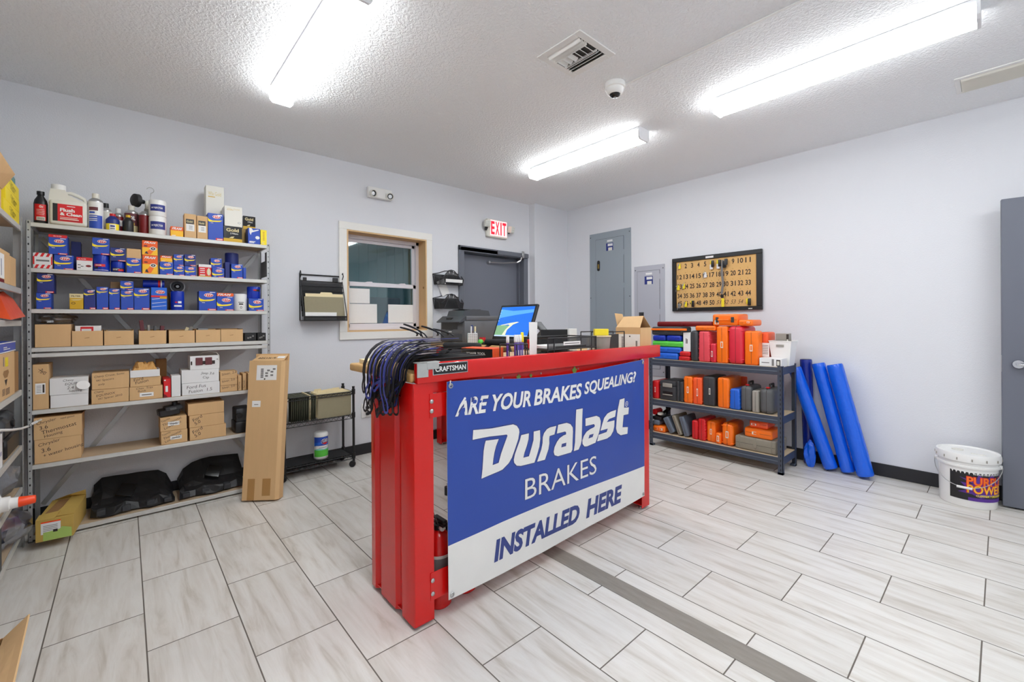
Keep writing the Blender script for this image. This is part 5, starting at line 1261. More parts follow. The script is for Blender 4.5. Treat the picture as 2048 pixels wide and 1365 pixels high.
# ---- banner
t = thing('banner', 'blue and white vinyl brake service banner hung on the front of the workbench', 'banner', (1.7725, 1.5545, .08))
bx, bz = 1.7725, .08
def bw(x, y, z):                                    # drape: sag of the top hem, loose belly, pull lines from the corners
    u = (x + bx - 1.013) / 1.519; zz = z + bz; v = (zz - .09) / .91
    s = -.010 * math.sin(PI * max(0, min(1, u))) * math.sin(PI * max(0, min(1, v * .9)))
    d = math.hypot(u * 1.5, 1 - v); a = math.atan2(1 - v, u * 1.5 + 1e-6)
    s += .0045 * math.sin(a * 13) * math.exp(-d * 2.4) * min(1, d * 8)
    d2 = math.hypot((1 - u) * 1.5, 1 - v); a2 = math.atan2(1 - v, (1 - u) * 1.5 + 1e-6)
    s += .004 * math.sin(a2 * 12 + 1) * math.exp(-d2 * 2.6) * min(1, d2 * 8)
    s -= .006 * math.exp(-((v - .80 + .25 * (u - .5) ** 2) / .07) ** 2) * math.sin(PI * u)
    s -= .004 * math.sin(u * 9 + 1) * math.exp(-(v / .25) ** 2)
    return (x, y + s, z)
def lerp(T, x):
    for (a, b), (c, d) in zip(T, T[1:]):
        if x <= c: return b + (d - b) * (x - a) / (c - a)
    return T[-1][1]
TOP = ((1.013, 1.003), (1.19, .998), (1.40, .980), (1.60, .971), (1.80, .970), (1.977, .975), (2.25, .987), (2.532, 1.000))
BOT = ((1.013, .083), (1.30, .079), (1.60, .078), (1.97, .095), (2.532, .109)); BND = ((1.013, .310), (1.30, .321), (1.60, .325), (1.97, .320), (2.532, .304))
BAS = ((1.0, .853), (1.22, .845), (1.49, .837), (1.83, .831), (1.95, .837), (2.10, .843), (2.40, .853), (2.6, .86))
m = MB(); NX = 48
def strip_z(lo, hi, mt, NZ, y):
    q = len(m.v); vs = []
    for i in range(NX + 1):
        x = 1.013 + 1.519 * i / NX; a, b = lerp(lo, x), lerp(hi, x)
        for j in range(NZ + 1): vs.append((x - bx, y, a + (b - a) * j / NZ - bz))
    m.add(vs, [(i * (NZ + 1) + j, (i + 1) * (NZ + 1) + j, (i + 1) * (NZ + 1) + j + 1, i * (NZ + 1) + j + 1) for i in range(NX) for j in range(NZ)], mt)
strip_z(BND, TOP, 'banner_blue', 24, 0); strip_z(BOT, BND, 'banner_white', 8, 0); strip_z(BOT, TOP, 'banner_white', 30, .0022)
q0, f0 = len(m.v), len(m.f)
def word(s, x0, x1, z, h, mt, bold, shear, l, sag=True):
    q = len(m.v); m.text(s, (x0 - bx, -.0006 * l, 0), X_, Z_, h, mt, w=x1 - x0, bold=bold, shear=shear)
    m.warp(q, lambda x, y, zz: (x, y, zz + (lerp(BAS, x + bx) if sag else z) - bz))
for s, x0, x1 in (('ARE', 1.049, 1.232), ('YOUR', 1.253, 1.492), ('BRAKES', 1.511, 1.890), ('SQUEALING?', 1.904, 2.433)):
    word(s, x0 + .002, x1 + .006, 0, .078, 'banner_ink', .055, .30, 1); word(s, x0, x1, 0, .078, 'banner_white', .028, .30, 2)
word('BRAKES', 1.450, 2.018, .381, .107, 'banner_ink', .03, 0, 1, False); word('BRAKES', 1.453, 2.013, .383, .103, 'banner_white', -.004, 0, 2, False)
word('INSTALLED', 1.259, 1.868, .148, .103, 'banner_ink', .045, .16, 1, False); word('HERE', 1.925, 2.268, .147, .106, 'banner_ink', .045, .16, 1, False)
LET = [[(1.146,.777),(1.246,.769),(1.33,.767),(1.377,.766),(1.4,.755),(1.414,.737),(1.417,.722),(1.409,.69),(1.386,.646),(1.367,.61),(1.348,.588),(1.311,.566),(1.286,.562),(1.188,.553),(1.195,.595),(1.199,.634),(1.203,.674),(1.209,.702),(1.214,.718),(1.287,.713),(1.272,.683),(1.263,.655),(1.257,.626),(1.253,.599),(1.288,.602),(1.302,.642),(1.317,.674),(1.341,.719),(1.336,.725),(1.235,.734),(1.142,.735)],[(1.429,.705),(1.48,.705),(1.477,.677),(1.465,.648),(1.448,.617),(1.44,.594),(1.478,.593),(1.495,.629),(1.511,.666),(1.513,.708),(1.556,.708),(1.558,.665),(1.551,.626),(1.533,.587),(1.515,.554),(1.424,.558),(1.398,.565),(1.382,.582),(1.379,.597),(1.386,.622),(1.402,.652),(1.419,.681)],[(1.675,.71),(1.661,.668),(1.625,.666),(1.622,.65),(1.623,.63),(1.616,.6),(1.601,.573),(1.59,.552),(1.534,.554),(1.55,.583),(1.565,.61),(1.574,.639),(1.576,.669),(1.585,.688),(1.605,.704),(1.628,.71)],[(1.689,.713),(1.756,.713),(1.786,.701),(1.805,.68),(1.807,.656),(1.804,.611),(1.802,.56),(1.791,.548),(1.688,.549),(1.662,.56),(1.655,.578),(1.662,.602),(1.681,.626),(1.701,.641),(1.73,.65),(1.751,.652),(1.751,.664),(1.743,.669),(1.679,.669)],[(1.832,.773),(1.887,.772),(1.885,.684),(1.88,.597),(1.873,.575),(1.854,.551),(1.814,.55),(1.824,.593),(1.829,.678)],[(1.915,.711),(2.015,.711),(2.044,.698),(2.055,.675),(2.051,.645),(2.036,.61),(2.003,.56),(1.927,.554),(1.904,.558),(1.888,.575),(1.887,.595),(1.9,.617),(1.924,.636),(1.956,.645),(1.992,.65),(2.0,.656),(1.992,.668),(1.915,.669)],[(2.207,.718),(2.196,.679),(2.135,.674),(2.112,.659),(2.19,.658),(2.187,.622),(2.176,.595),(2.15,.572),(2.113,.563),(2.018,.564),(2.033,.599),(2.109,.602),(2.122,.62),(2.051,.62),(2.068,.654),(2.089,.688),(2.12,.708),(2.156,.715)],[(2.245,.775),(2.295,.778),(2.292,.719),(2.349,.713),(2.343,.672),(2.289,.674),(2.277,.601),(2.336,.592),(2.33,.552),(2.257,.556),(2.219,.578),(2.206,.606),(2.214,.669),(2.226,.721)]]
HOL = [[(1.717,.608),(1.753,.608),(1.75,.59),(1.713,.59)],[(1.949,.614),(1.987,.614),(1.977,.597),(1.939,.595)]]
def grow(P, d):
    n = len(P); ar = sum(P[i][0] * P[(i + 1) % n][1] - P[(i + 1) % n][0] * P[i][1] for i in range(n)); sg = -1 if ar > 0 else 1; out = []
    for i in range(n):
        a, b = Vector(P[i]) - Vector(P[i - 1]), Vector(P[(i + 1) % n]) - Vector(P[i]); na = Vector((-a.y, a.x)).normalized(); nb = Vector((-b.y, b.x)).normalized(); nn = (na + nb)
        nn = nn.normalized() if nn.length > .2 else na
        out.append((P[i][0] + sg * nn.x * d, P[i][1] + sg * nn.y * d))
    return out
def letter(P, mt, l): m.poly([(x - bx, -.0006 * l, z - bz) for x, z in P], mt)
for P in LET: letter(grow(P, .0055), 'banner_ink', 1); letter(P, 'banner_white', 2)
for P in HOL: letter(P, 'banner_ink', 3)
for a, b, c in ((.017, 'banner_white', 1), (.0125, 'banner_blue', 2), (.005, 'banner_white', 3)): letter([(2.322 + a * math.cos(k * PI / 9), .738 + a * math.sin(k * PI / 9)) for k in range(18)], b, c)
cut(m, q0, f0, [-.74 + k * .0316 for k in range(48)], [.03 + k * .0375 for k in range(25)])
m.warp(0, bw); m.build('sheet', t)
for x, z in ((1.030, .985), (2.515, .982), (1.030, .100), (2.515, .126)):
    m = MB(); m.lathe([(.0055, -.001), (.0105, -.001), (.0115, .001), (.010, .0025), (.006, .0025), (.0055, -.001)], 'steel', n=20); m.xf(0, Matrix.Translation(bw(x - bx, -.0015, z - bz)) @ Matrix.Rotation(PI / 2, 4, 'X')); m.build('grommet', t)
for x, z in ((1.030, .985), (2.515, .982)):
    m = MB(); m.tube([(x - bx, -.003, z - bz), (x - bx - .006, -.006, z - bz + .012), (x - bx + .004, .004, z - bz + .02), (x - bx, .018, z - bz + .012)], .0022, 'offwhite', 6); m.build('tie', t)

# ---- fire extinguishers standing behind the banner
ext = None
for x, y, lb in ((1.043, 1.676, 'red fire extinguisher behind the banner, nearest the bench leg'), (1.190, 1.690, 'red fire extinguisher behind the banner, second from the bench leg')):
    if ext is None:
        t = thing('fire_extinguisher', lb, 'fire extinguisher', (x, y, .001), group='fire extinguishers under the workbench'); ext = t
        m = MB(); m.lathe([(.001, 0), (.050, 0), (.0555, .006), (.0555, .265), (.050, .295), (.034, .318), (.020, .326), (.018, .334)], 'red', n=32); m.build('cylinder', t)
        m = MB(); m.lathe([(.0559, .150), (.0559, .235)], 'offwhite', n=32); m.lathe([(.0562, .165), (.0562, .222)], 'ink_soft', n=32); m.build('label_band', t)
        m = MB(); m.lathe([(.022, .332), (.022, .352), (.014, .356), (.014, .366)], 'black', n=18); m.box(-.012, -.05, .352, .012, .035, .364, 'black', .003); m.box(-.012, -.055, .372, .012, .03, .384, 'black', .003); m.build('valve', t)
        m = MB(); m.cyl((0, -.022, .343), (0, -.034, .343), .013, 'white', n=18); m.build('gauge', t)
        m = MB(); m.tube([(.02, .01, .345), (.055, .02, .33), (.066, .02, .25), (.064, .01, .16)], .008, 'rubber', 10); m.build('hose', t)
        m = MB(); m.ribbon([(-.015, -.02, .36), (-.03, -.03, .39), (-.045, -.028, .43)], Y_, .006, .001, 'ink_soft'); m.build('pull_tie', t)
    else:
        c = copy_tree(ext); c.location = (x, y, .001); c['label'] = lb

# ---- lanyards and trays at the near corner of the bench
TZ = 1.0456
t = thing('letter_tray', 'low black letter tray under the heap of lanyards', 'tray', (1.11, 1.745, TZ))
m = MB(); m.box(-.17, -.095, .004, .17, .095, .048, 'black_matte'); m.build('base', t)
m = MB()
for z in (.004, .048): m.tube([(-.17, -.095, z), (.17, -.095, z), (.17, .095, z), (-.17, .095, z)], .0035, 'mesh_black', 6, True)
for x in (-.17, .17):
    for y in (-.095, .095): m.tube([(x, y, .004), (x, y, .048)], .0035, 'mesh_black', 6)
m.build('rim', t)
r_ = random.Random(21)
def lanyard(k, blue):                                # nested layers: each strap lies on the one before, over the tray, round the bench edge and down
    zt = TZ + .0545 + .0026 * k; xo = .858 - .0022 * k; rad = zt - 1.035; xc = xo + rad if False else .925
    left = r_.random() < .5
    y0 = r_.uniform(1.80, 1.91) if left else r_.uniform(1.625, 1.74); sp = r_.uniform(.02, .06)
    yb = (r_.uniform(1.80, 1.92) if left else r_.uniform(1.66, 1.84)); zb = r_.uniform(.845, .95) if not blue else r_.uniform(.86, 1.0); w = r_.uniform(.007, .014)
    xi = r_.uniform(.99, 1.26); yi = r_.uniform(1.66, 1.84)
    P = []; Nn = []
    def add(p, n): P.append(V3(p)); Nn.append(V3(n).normalized())
    def run(ya, ym, back):
        seq = []
        for s in range(5): f = s / 4; seq.append(((xi + (xc - xi) * f, yi + (ya - yi) * f + .012 * math.sin(f * 5 + k), zt), (0, 0, 1)))
        for s in range(1, 7): a = PI / 2 * s / 6; seq.append(((xc - (xc - xo) * math.sin(a), ya, 1.035 + (zt - 1.035) * math.cos(a)), (-math.sin(a), 0, math.cos(a))))
        for s in range(1, 7): f = s / 7; seq.append(((xo, ya + (ym - ya) * f * f + .006 * math.sin(f * 6 + k), 1.035 + (zb + sp * .5 - 1.035) * f), (-1, 0, 0)))
        return seq[::-1] if back else seq
    for p, n in run(y0, yb + sp * .5, False): add(p, n)
    for s in range(1, 6): a = PI * s / 6; add((xo, yb + sp * .5 * math.cos(a), zb + sp * .5 - sp * .5 * math.sin(a)), (-1, 0, 0))
    yi += r_.uniform(-.02, .02); xi += r_.uniform(-.05, .05)
    for p, n in run(y0 - sp * .7, yb - sp * .5, True): add(p, n)
    sd = []
    for i in range(len(P)):
        dd = (P[min(i + 1, len(P) - 1)] - P[max(i - 1, 0)]).normalized(); sd.append(Nn[i].cross(dd))
    off = V3((xo, y0, zb)); m = MB(); m.ribbon([p - off for p in P], sd, w, .0012, 'lanyard_blue' if blue else 'lanyard_black')
    tag(m.build('lanyard', loc=off), 'blue printed lanyard in the tangle hanging over the bench corner' if blue else 'black lanyard in the tangle hanging over the bench corner', 'lanyard', 'blue lanyards' if blue else 'black lanyards')
for k in range(31): lanyard(k, k % 4 == 3 or k == 30)
m = MB()
for a_, b_, h_ in ((0, .05, .045), (.07, -.02, .05), (.16, .03, .035), (-.03, -.04, .06)):
    m.tube([(a_ + .05 * math.cos(q_ * .5), b_ + .018 * math.sin(q_ * .5) + .004 * q_, .006 + h_ * abs(math.sin(q_ * .25))) for q_ in range(14)], .0035, 'lanyard_black', 6)
tag(m.build('cord_tangle', loc=(.99, 1.75, TZ + .0545 + .0026 * 31)), 'looped black cord tangle on top of the lanyard heap', 'cord')
slab('notepad', 'tan edged notepad lying at the back corner of the bench', 'notepad', 'manila', .15, .18, .022, (.965, 2.10, TZ), (0, 0, -.1))
slab('notepad', 'cream pad of paper beside the black chair arm', 'notepad', 'manila', .16, .11, .016, (1.27, 1.93, TZ), (0, 0, .15))
# ---- things on the counter
t = thing('parts_box', 'orange product box with a black printed side on the counter', 'box', (1.380, 1.700, TZ), rz=.29)
m = MB(); m.box(0, 0, 0, .098, .20, .074, 'orange_red', .001); m.box(-.0012, .002, .002, -.0004, .198, .07, 'black'); m.poly([(.03, -.0005, .02), (.036, -.0005, .02), (.036, -.0005, .05), (.03, -.0005, .05)], 'orange')
m.text('POWER TOOL', (-.0018, .165, .040), (0, -1, 0), Z_, .012, 'white', w=.12, bold=.01); m.box(-.0018, .06, .024, -.0012, .14, .028, 'ink_soft'); m.build('body', t)
t = thing('wire_cup', 'black wire caddy holding highlighters on the counter', 'caddy', (1.468, 1.640, TZ))
m = MB()
for z in (.003, .095): m.tube([(-.062, -.035, z), (.062, -.035, z), (.062, .035, z), (-.062, .035, z)], .003, 'mesh_black', 6, True)
for x in (-.062, -.012, .062):
    for y in (-.035, .035): m.tube([(x, y, .003), (x, y, .095)], .003, 'mesh_black', 6)
m.box(-.06, -.034, 0, .06, .034, .002, 'wire_mesh'); m.build('frame', t)
for i, (dx, body, cp, lb) in enumerate(((-.046, 'purple', 'white', 'purple marker with a white cap, apart from the others in the wire caddy'), (.006, 'purple', 'white', 'purple marker with a white cap, first of the close row in the wire caddy'), (.022, 'violet', 'white', 'violet marker with a white cap in the middle of the close row'), (.038, 'purple', 'white', 'purple marker with a white cap beside the yellow capped one'), (.053, 'violet', 'yellow', 'marker with a yellow cap in the wire caddy'))):
    k = thing('marker', lb, 'marker', (1.468 + dx, 1.634, TZ + .004), group='markers in the wire caddy')
    m = MB(); m.box(-.0072, -.006, 0, .0072, .006, .098, body, .003); m.box(-.003, -.0066, .02, .003, -.0062, .06, 'white'); m.build('barrel', k)
    m = MB(); m.box(-.0076, -.0064, .0985, .0076, .0064, .138 + (.012 if cp == 'yellow' else 0), cp, .003); m.build('cap', k)
m = MB(); vs = []; N = 10
for i in range(N + 1):
    f_ = i / N; z = .205 * f_; xl = -.066 + .030 * min(1, f_ * 2.2) ** .7; yl = -.012 * (1 - f_) ** 2
    vs += [(xl, yl, z), (.062, .006 * (1 - f_), z), (.062, .006 * (1 - f_) + .003, z), (xl, yl + .003, z)]
fs = [(0, 1, 2, 3), (N * 4, N * 4 + 3, N * 4 + 2, N * 4 + 1)]
for i in range(N):
    for j in range(4): fs.append((i * 4 + j, i * 4 + (j + 1) % 4, i * 4 + 4 + (j + 1) % 4, i * 4 + 4 + j))
m.add(vs, fs, 'paper'); tag(m.build('paper_card', loc=(1.600, 1.640, TZ + .0005), rz=.35), 'tall curled white card standing on the counter in front of the monitor', 'card')
t = thing('desk_tray', 'black mesh two-level desk tray with papers on the counter', 'tray', (1.92, 1.745, TZ))
m = MB()
for z in (.004, .052, .116): m.tube([(-.215, -.115, z), (.205, -.115, z), (.205, .115, z), (-.215, .115, z)], .004, 'mesh_black', 6, True)
for x in (-.215, -.165, .205):
    for y in (-.115, .115): m.tube([(x, y, .004), (x, y, .116)], .004, 'mesh_black', 6)
m.build('frame', t)
m = MB(); m.box(-.21, -.111, .0505, .20, .111, .052, 'wire_mesh'); m.box(-.21, -.116, .052, .20, -.1145, .116, 'wire_mesh'); m.box(-.21, .1145, .052, .20, .116, .116, 'wire_mesh'); m.build('basket', t)
m = MB(); m.box(-.09, -.1185, .074, .055, -.1165, .094, 'paper'); m.box(-.08, -.1190, .081, .045, -.1186, .086, 'ink_soft'); m.build('tray_label', t)
slab('paper_stack', 'white papers lying in the black desk tray', 'paper', 'paper', .28, .19, .016, (1.92, 1.745, TZ + .0535), (0, 0, .03))
slab('paper_stack', 'papers under the black desk tray basket', 'paper', 'offwhite', .34, .18, .020, (1.91, 1.745, TZ + .006), (0, 0, 0))
can('tape_roll', 'small red container in the near end of the desk tray', 'container', 1.745, 1.80, TZ + .053, .024, .048, 'red_plastic', None, 'red_plastic')
t = thing('telephone', 'black desk telephone with its handset resting in the cradle', 'telephone', (2.115, 2.005, TZ), rz=-.5)
m = MB(); m.prism([(-.10, 0), (.10, 0), (.10, .08), (-.10, .155)], -.09, .09, 'black', axis='x'); m.build('base', t)
m = MB(); q = len(m.v); m.box(-.025, -.10, 0, .025, .10, .022, 'charcoal', .010, 2); m.box(-.027, -.10, -.02, .027, -.05, .015, 'charcoal', .010, 2); m.box(-.027, .05, -.02, .027, .10, .015, 'charcoal', .010, 2)
m.xf(q, Matrix.Translation((-.055, 0, .153)) @ Matrix.Rotation(.36 + PI, 4, 'X') @ Matrix.Rotation(PI, 4, 'Y')); m.build('handset', t)
m = MB(); q = len(m.v)
for i in range(3):
    for j in range(4): m.box(i * .022, j * .022, 0, i * .022 + .015, j * .022 + .014, .005, 'case_light', .001)
m.box(0, .10, 0, .06, .145, .003, 'case_grey'); m.xf(q, Matrix.Translation((-.004, -.085, .0866)) @ Matrix.Rotation(.36, 4, 'X')); m.build('keypad', t)
t = thing('plastic_cup', 'translucent grey plastic tub on the counter', 'tub', (2.235, 1.668, TZ))
m = MB(); m.lathe([(.001, 0), (.044, 0), (.052, .105), (.055, .106), (.055, .112), (.050, .112), (.042, .004), (.001, .004)], 'case_light', n=30); m.build('body', t)
m = MB(); m.lathe([(.0552, .110), (.058, .112), (.0575, .117), (.048, .118)], 'manila', n=30); m.build('rim', t)
slab('note_block', 'yellow block of sticky notes balanced on the grey plastic tub', 'notes', 'yellow', .085, .055, .040, (2.225, 1.668, TZ + .1185), (0, 0, -.75))
slab('note_block', 'white block of paper beside the yellow sticky notes', 'notes', 'paper', .060, .05, .156, (2.275, 1.955, TZ + .0006), (0, 0, -.3))
t = thing('file_sorter', 'black wire file sorter at the back of the counter', 'sorter', (2.42, 1.80, TZ))
m = MB()
for y in (-.09, 0, .09): m.tube([(-.12, y, .0055), (-.12, y, .135), (.12, y, .135), (.12, y, .0055)], .004, 'mesh_black', 6)
m.tube([(-.12, -.09, .0055), (-.12, .09, .0055)], .004, 'mesh_black', 6); m.tube([(.12, -.09, .0055), (.12, .09, .0055)], .004, 'mesh_black', 6); m.build('frame', t)
slab('binder', 'white papers standing in the black wire file sorter', 'paper', 'paper', .20, .02, .10, (2.42, 1.845, TZ + .004), (0, 0, 0)); slab('binder', 'dark folder standing in the black wire file sorter', 'folder', 'case_black', .20, .03, .115, (2.42, 1.755, TZ + .004), (0, 0, 0))
t = thing('carton', 'open kraft carton with a white shipping label at the far end of the counter', 'box', (2.690, 1.735, TZ))
m = MB(); hx, hy, h_ = .068, .10, .160; k = .003
m.box(-hx, -hy, 0, hx, hy, k, 'kraft'); m.box(-hx, -hy, k, -hx + k, hy, h_, 'kraft'); m.box(hx - k, -hy, k, hx, hy, h_, 'kraft'); m.box(-hx + k, -hy, k, hx - k, -hy + k, h_, 'kraft'); m.box(-hx + k, hy - k, k, hx - k, hy, h_, 'kraft')
m.box(-hx - .0008, -hy + .005, .004, -hx - .0001, hy - .005, .115, 'paper')
for i in range(9): m.box(-hx - .0012, .035, .02 + i * .009, -hx - .0008, .052, .0245 + i * .009, 'ink')
m.box(-hx - .0012, -.02, .095, -hx - .0008, -.01, .104, 'ink'); m.box(-hx - .0012, -.075, .02, -hx - .0008, -.062, .07, 'ink_soft'); m.build('body', t)
for pts in (((-hx, -hy + .004, h_), (-hx, hy - .004, h_), (.0, hy - .02, h_ + .075), (.0, -hy + .02, h_ + .078)), ((hx, hy - .004, h_), (hx, -hy + .004, h_), (.004, -hy + .02, h_ + .079), (.004, hy - .02, h_ + .075)), ((-hx + .02, hy, h_), (hx, hy, h_), (hx - .01, hy + .03, h_ + .095), (-hx + .03, hy + .03, h_ + .10))):
    m = MB(); m.add(list(pts) + [(p[0], p[1], p[2] + .0025) for p in pts], [(0, 1, 2, 3), (7, 6, 5, 4), (0, 4, 5, 1), (1, 5, 6, 2), (2, 6, 7, 3), (3, 7, 4, 0)], 'kraft'); m.build('flap', t)
# ---- things on the second bench
t = thing('printer', 'dark grey multifunction printer on the second workbench', 'printer', (2.655, 3.655, TZ), rz=-PI / 2)
w_, d_ = .215, .21
m = MB(); m.box(-w_, -d_, 0, w_, d_, .215, 'printer_grey', .012, 2); m.box(-w_ + .03, -d_ - .002, .130, w_ - .12, -d_ + .10, .198, 'black'); m.box(-w_ + .005, -d_ - .003, .008, w_ - .04, -d_ + .004, .088, 'printer_dark', .003); m.box(-w_ + .005, -d_ - .003, .092, w_ - .04, -d_ + .004, .122, 'printer_grey', .003)
m.box(-w_ + .16, -d_ - .005, .100, -w_ + .21, -d_ - .0025, .110, 'white'); m.box(-w_ + .10, -d_ - .004, .124, w_ - .2, -d_ + .002, .129, 'black'); m.build('body', t)
m = MB(); m.box(-w_ + .035, -d_ + .02, .190, w_ - .13, -d_ + .095, .196, 'printer_dark'); m.build('output_tray', t)
m = MB(); m.box(-w_ - .004, -d_ + .02, .217, w_ + .004, d_ + .004, .262, 'printer_grey', .01, 2); m.build('scanner_lid', t)
m = MB(); m.prism([(-.19, .263), (.15, .263), (.13, .315), (-.06, .330), (-.17, .315)], -.12, .16, 'printer_dark', axis='x'); q = len(m.v); m.box(-.08, -.15, .325, .12, .06, .329, 'black'); m.build('document_feeder', t)
m = MB(); m.prism([(-d_ - .055, .205), (-d_ + .02, .262), (-d_ + .02, .217), (-d_ - .05, .197)], -w_ + .01, w_ - .01, 'printer_dark', axis='x'); q = len(m.v); m.box(-.06, -d_ - .03, .222, .03, -d_ - .005, .246, 'black'); m.build('control_panel', t)
t = thing('computer', 'black all-in-one computer tilted back, its screen showing a beach and blue sea', 'computer', (2.575, 2.945, TZ), rot=(0, 0, -PI / 2))
m = MB(); q = len(m.v); w_, h_ = .248, .352; m.box(-w_, 0, 0, w_, .028, h_, 'black', .010, 3); m.xf(q, Matrix.Translation((0, 0, .034)) @ Matrix.Rotation(-.37, 4, 'X')); hd = m.build('housing', t)
m = MB(); q = len(m.v); f = Face(m, .448, .290); N = 14
f.rect(0, 0, 1, 1, 'screen_blue', 1)
f.poly([(0, .62), (.5, .72), (1, .80), (1, .9), (.4, .86), (0, .93)], 'screen_sky', 2); f.poly([(0, .0), (.36, .0), (.33, .2), (.40, .36), (.16, .38), (0, .36)], 'screen_grass', 2)
f.poly([(.24, .05), (.34, .05), (.36, .22), (.50, .40), (.66, .48), (.60, .49), (.40, .45), (.14, .385), (.12, .36), (.34, .40), (.40, .38), (.30, .22)], 'screen_sand', 3); f.rect(0, 0, 1, .045, 'screen_bar', 4)
for k in range(5): f.rect(.01, .50 + k * .09, .025, .54 + k * .09, 'screen_bar', 4)
m.xf(q, Matrix.Translation((0, 0, .034)) @ Matrix.Rotation(-.37, 4, 'X') @ Matrix.Translation((0, -.0006, .038))); m.build('screen', hd)
m = MB(); m.box(-.16, -.02, 0, .16, .10, .008, 'black', .003); m.prism([(.02, .008), (.06, .008), (.10, .16), (.085, .165)], -.03, .03, 'black', axis='x'); m.build('stand', t)
t = thing('keyboard', 'black keyboard lying in front of the computer', 'keyboard', (2.44, 2.90, TZ), rz=-PI / 2)
m = MB(); m.box(-.20, -.06, 0, .20, .06, .018, 'black', .005); m.build('body', t)
m = MB()
for i in range(16):
    for j in range(4): m.box(-.188 + i * .0236, -.05 + j * .026, .0182, -.170 + i * .0236, -.03 + j * .026, .0235, 'charcoal', .002)
m.build('keys', t)
t = thing('pen_holder', 'white textured pen holder with an aqua side on the second bench', 'pen holder', (2.435, 3.30, TZ), rz=-.6)
m = MB(); m.box(-.045, -.045, 0, .045, .045, .004, 'white'); m.box(-.045, -.045, .004, .045, -.041, .098, 'white_matte', .001); m.box(-.045, .041, .004, .045, .045, .098, 'white_matte'); m.box(-.045, -.041, .004, -.041, .041, .098, 'aqua'); m.box(.041, -.041, .004, .045, .041, .098, 'white_matte')
for i in range(5):
    for j in range(6): m.box(-.040 + i * .017, -.0458, .008 + j * .015, -.030 + i * .017, -.0452, .014 + j * .015, 'ink_soft')
m.build('body', t)
for i, (dx, dy, mt, cp, lb, hh) in enumerate(((-.022, -.01, 'white', 'white', 'white marker in the pen holder, next to the aqua side', .158), (.004, .012, 'maroon', 'navy', 'dark brown pen in the middle of the pen holder', .168), (.022, -.012, 'white', 'manila', 'white marker with a cream tip in the pen holder', .156))):
    k = thing('pen', lb, 'pen', (2.435 + dx, 3.30 + dy, TZ + .005), group='pens in the white pen holder'); m = MB(); m.cyl((0, 0, 0), (0, 0, hh * .7), .0075, mt, n=12); m.build('barrel', k); m = MB(); m.cyl((0, 0, hh * .702), (0, 0, hh), .0082, cp, n=12); m.build('cap', k)
can('tape_roll', 'small red pot beside the white pen holder', 'pot', 2.450, 3.165, TZ, .028, .06, 'red_plastic', None, 'dark_red')
m = MB(); m.lathe([(.001, 0), (.018, .004), (.026, .018), (.026, .030), (.016, .045), (.001, .049)], 'green', n=20); tag(m.build('stress_ball', loc=(2.385, 3.11, TZ)), 'small bright green ball by the keyboard', 'ball')
# ---- chair between the benches
t = thing('office_chair', 'black padded office chair with curved arms between the two benches', 'chair', (2.00, 2.60, 0.001), rz=.35)
m = MB(); m.box(-.23, -.23, .66, .23, .23, .74, 'black_matte', .03, 3); m.build('seat', t)
m = MB(); m.box(-.20, .20, .80, .20, .26, 1.045, 'black_matte', .028, 3); m.box(-.03, .23, .68, .03, .25, .84, 'black'); m.build('backrest', t)
for s in (-1, 1):
    m = MB(); m.tube([(s * .24, -.10, .72), (s * .27, -.13, .92), (s * .275, -.08, 1.065), (s * .275, .06, 1.08), (s * .25, .14, 1.03), (s * .23, .16, .76)], .014, 'black', 10)
    m.box(s * .235, -.16, 1.062, s * .315, .13, 1.108, 'black_matte', .020, 3); m.build('armrest', t)
m = MB(); m.cyl((0, 0, .10), (0, 0, .66), .028, 'black', n=18); m.build('column', t)
for k in range(5):
    a = 2 * PI * k / 5; m = MB(); m.tube([(.02 * math.cos(a), .02 * math.sin(a), .11), (.27 * math.cos(a), .27 * math.sin(a), .065)], .017, 'black', 8); m.cyl((.27 * math.cos(a), .27 * math.sin(a), .001), (.27 * math.cos(a), .27 * math.sin(a), .058), .022, 'black', n=12); m.build('base_leg', t)

# ================================================================ rolling file cart
CX0, CX1, CY0, CY1 = .93, 1.478, 3.742, 3.985
t = thing('file_cart', 'black wire rolling file cart below the wall organizer', 'cart', (0, 0, 0))
for x in (CX0, CX1):
    for y in (CY0, CY1):
        m = MB(); m.cyl((x, y, .045), (x, y, .690), .0105, 'black', n=14); m.cyl((x, y, .688), (x, y, .698), .012, 'black', n=14)
        for z in (.10, .45, .652): m.cyl((x, y, z - .022), (x, y, z + .022), .015, 'black', n=14)
        p = m.build('post', t)
        m = MB(); q = len(m.v); m.cyl((-.009, 0, .027), (.009, 0, .027), .0265, 'rubber', n=20); m.box(-.014, -.012, .03, .014, .012, .052, 'black', .003); m.xf(q, Matrix.Translation((x - .012, y, 0)) @ Matrix.Rotation(.9, 4, 'Z')); m.build('caster', p)
for z in (.10, .45):
    m = MB()
    for dz in (0, -.030):
        m.tube([(CX0, CY0, z + dz), (CX1, CY0, z + dz), (CX1, CY1, z + dz), (CX0, CY1, z + dz)], .0036, 'black', 6, True)
    for y in (CY0, CY1):
        n = 26; m.tube([(CX0 + (CX1 - CX0) * k / n, y, z - (.030 if k % 2 else 0)) for k in range(n + 1)], .0022, 'black', 5)
    for x in (CX0, CX1): m.tube([(x, CY0 + (CY1 - CY0) * k / 12, z - (.030 if k % 2 else 0)) for k in range(13)], .0022, 'black', 5)
    for k in range(1, 22): x = CX0 + (CX1 - CX0) * k / 22; m.tube([(x, CY0, z - .003), (x, CY1, z - .003)], .0018, 'black', 5)
    for y in (CY0 + .07, CY1 - .07): m.tube([(CX0, y, z - .008), (CX1, y, z - .008)], .003, 'black', 5)
    m.build('wire_shelf', t)
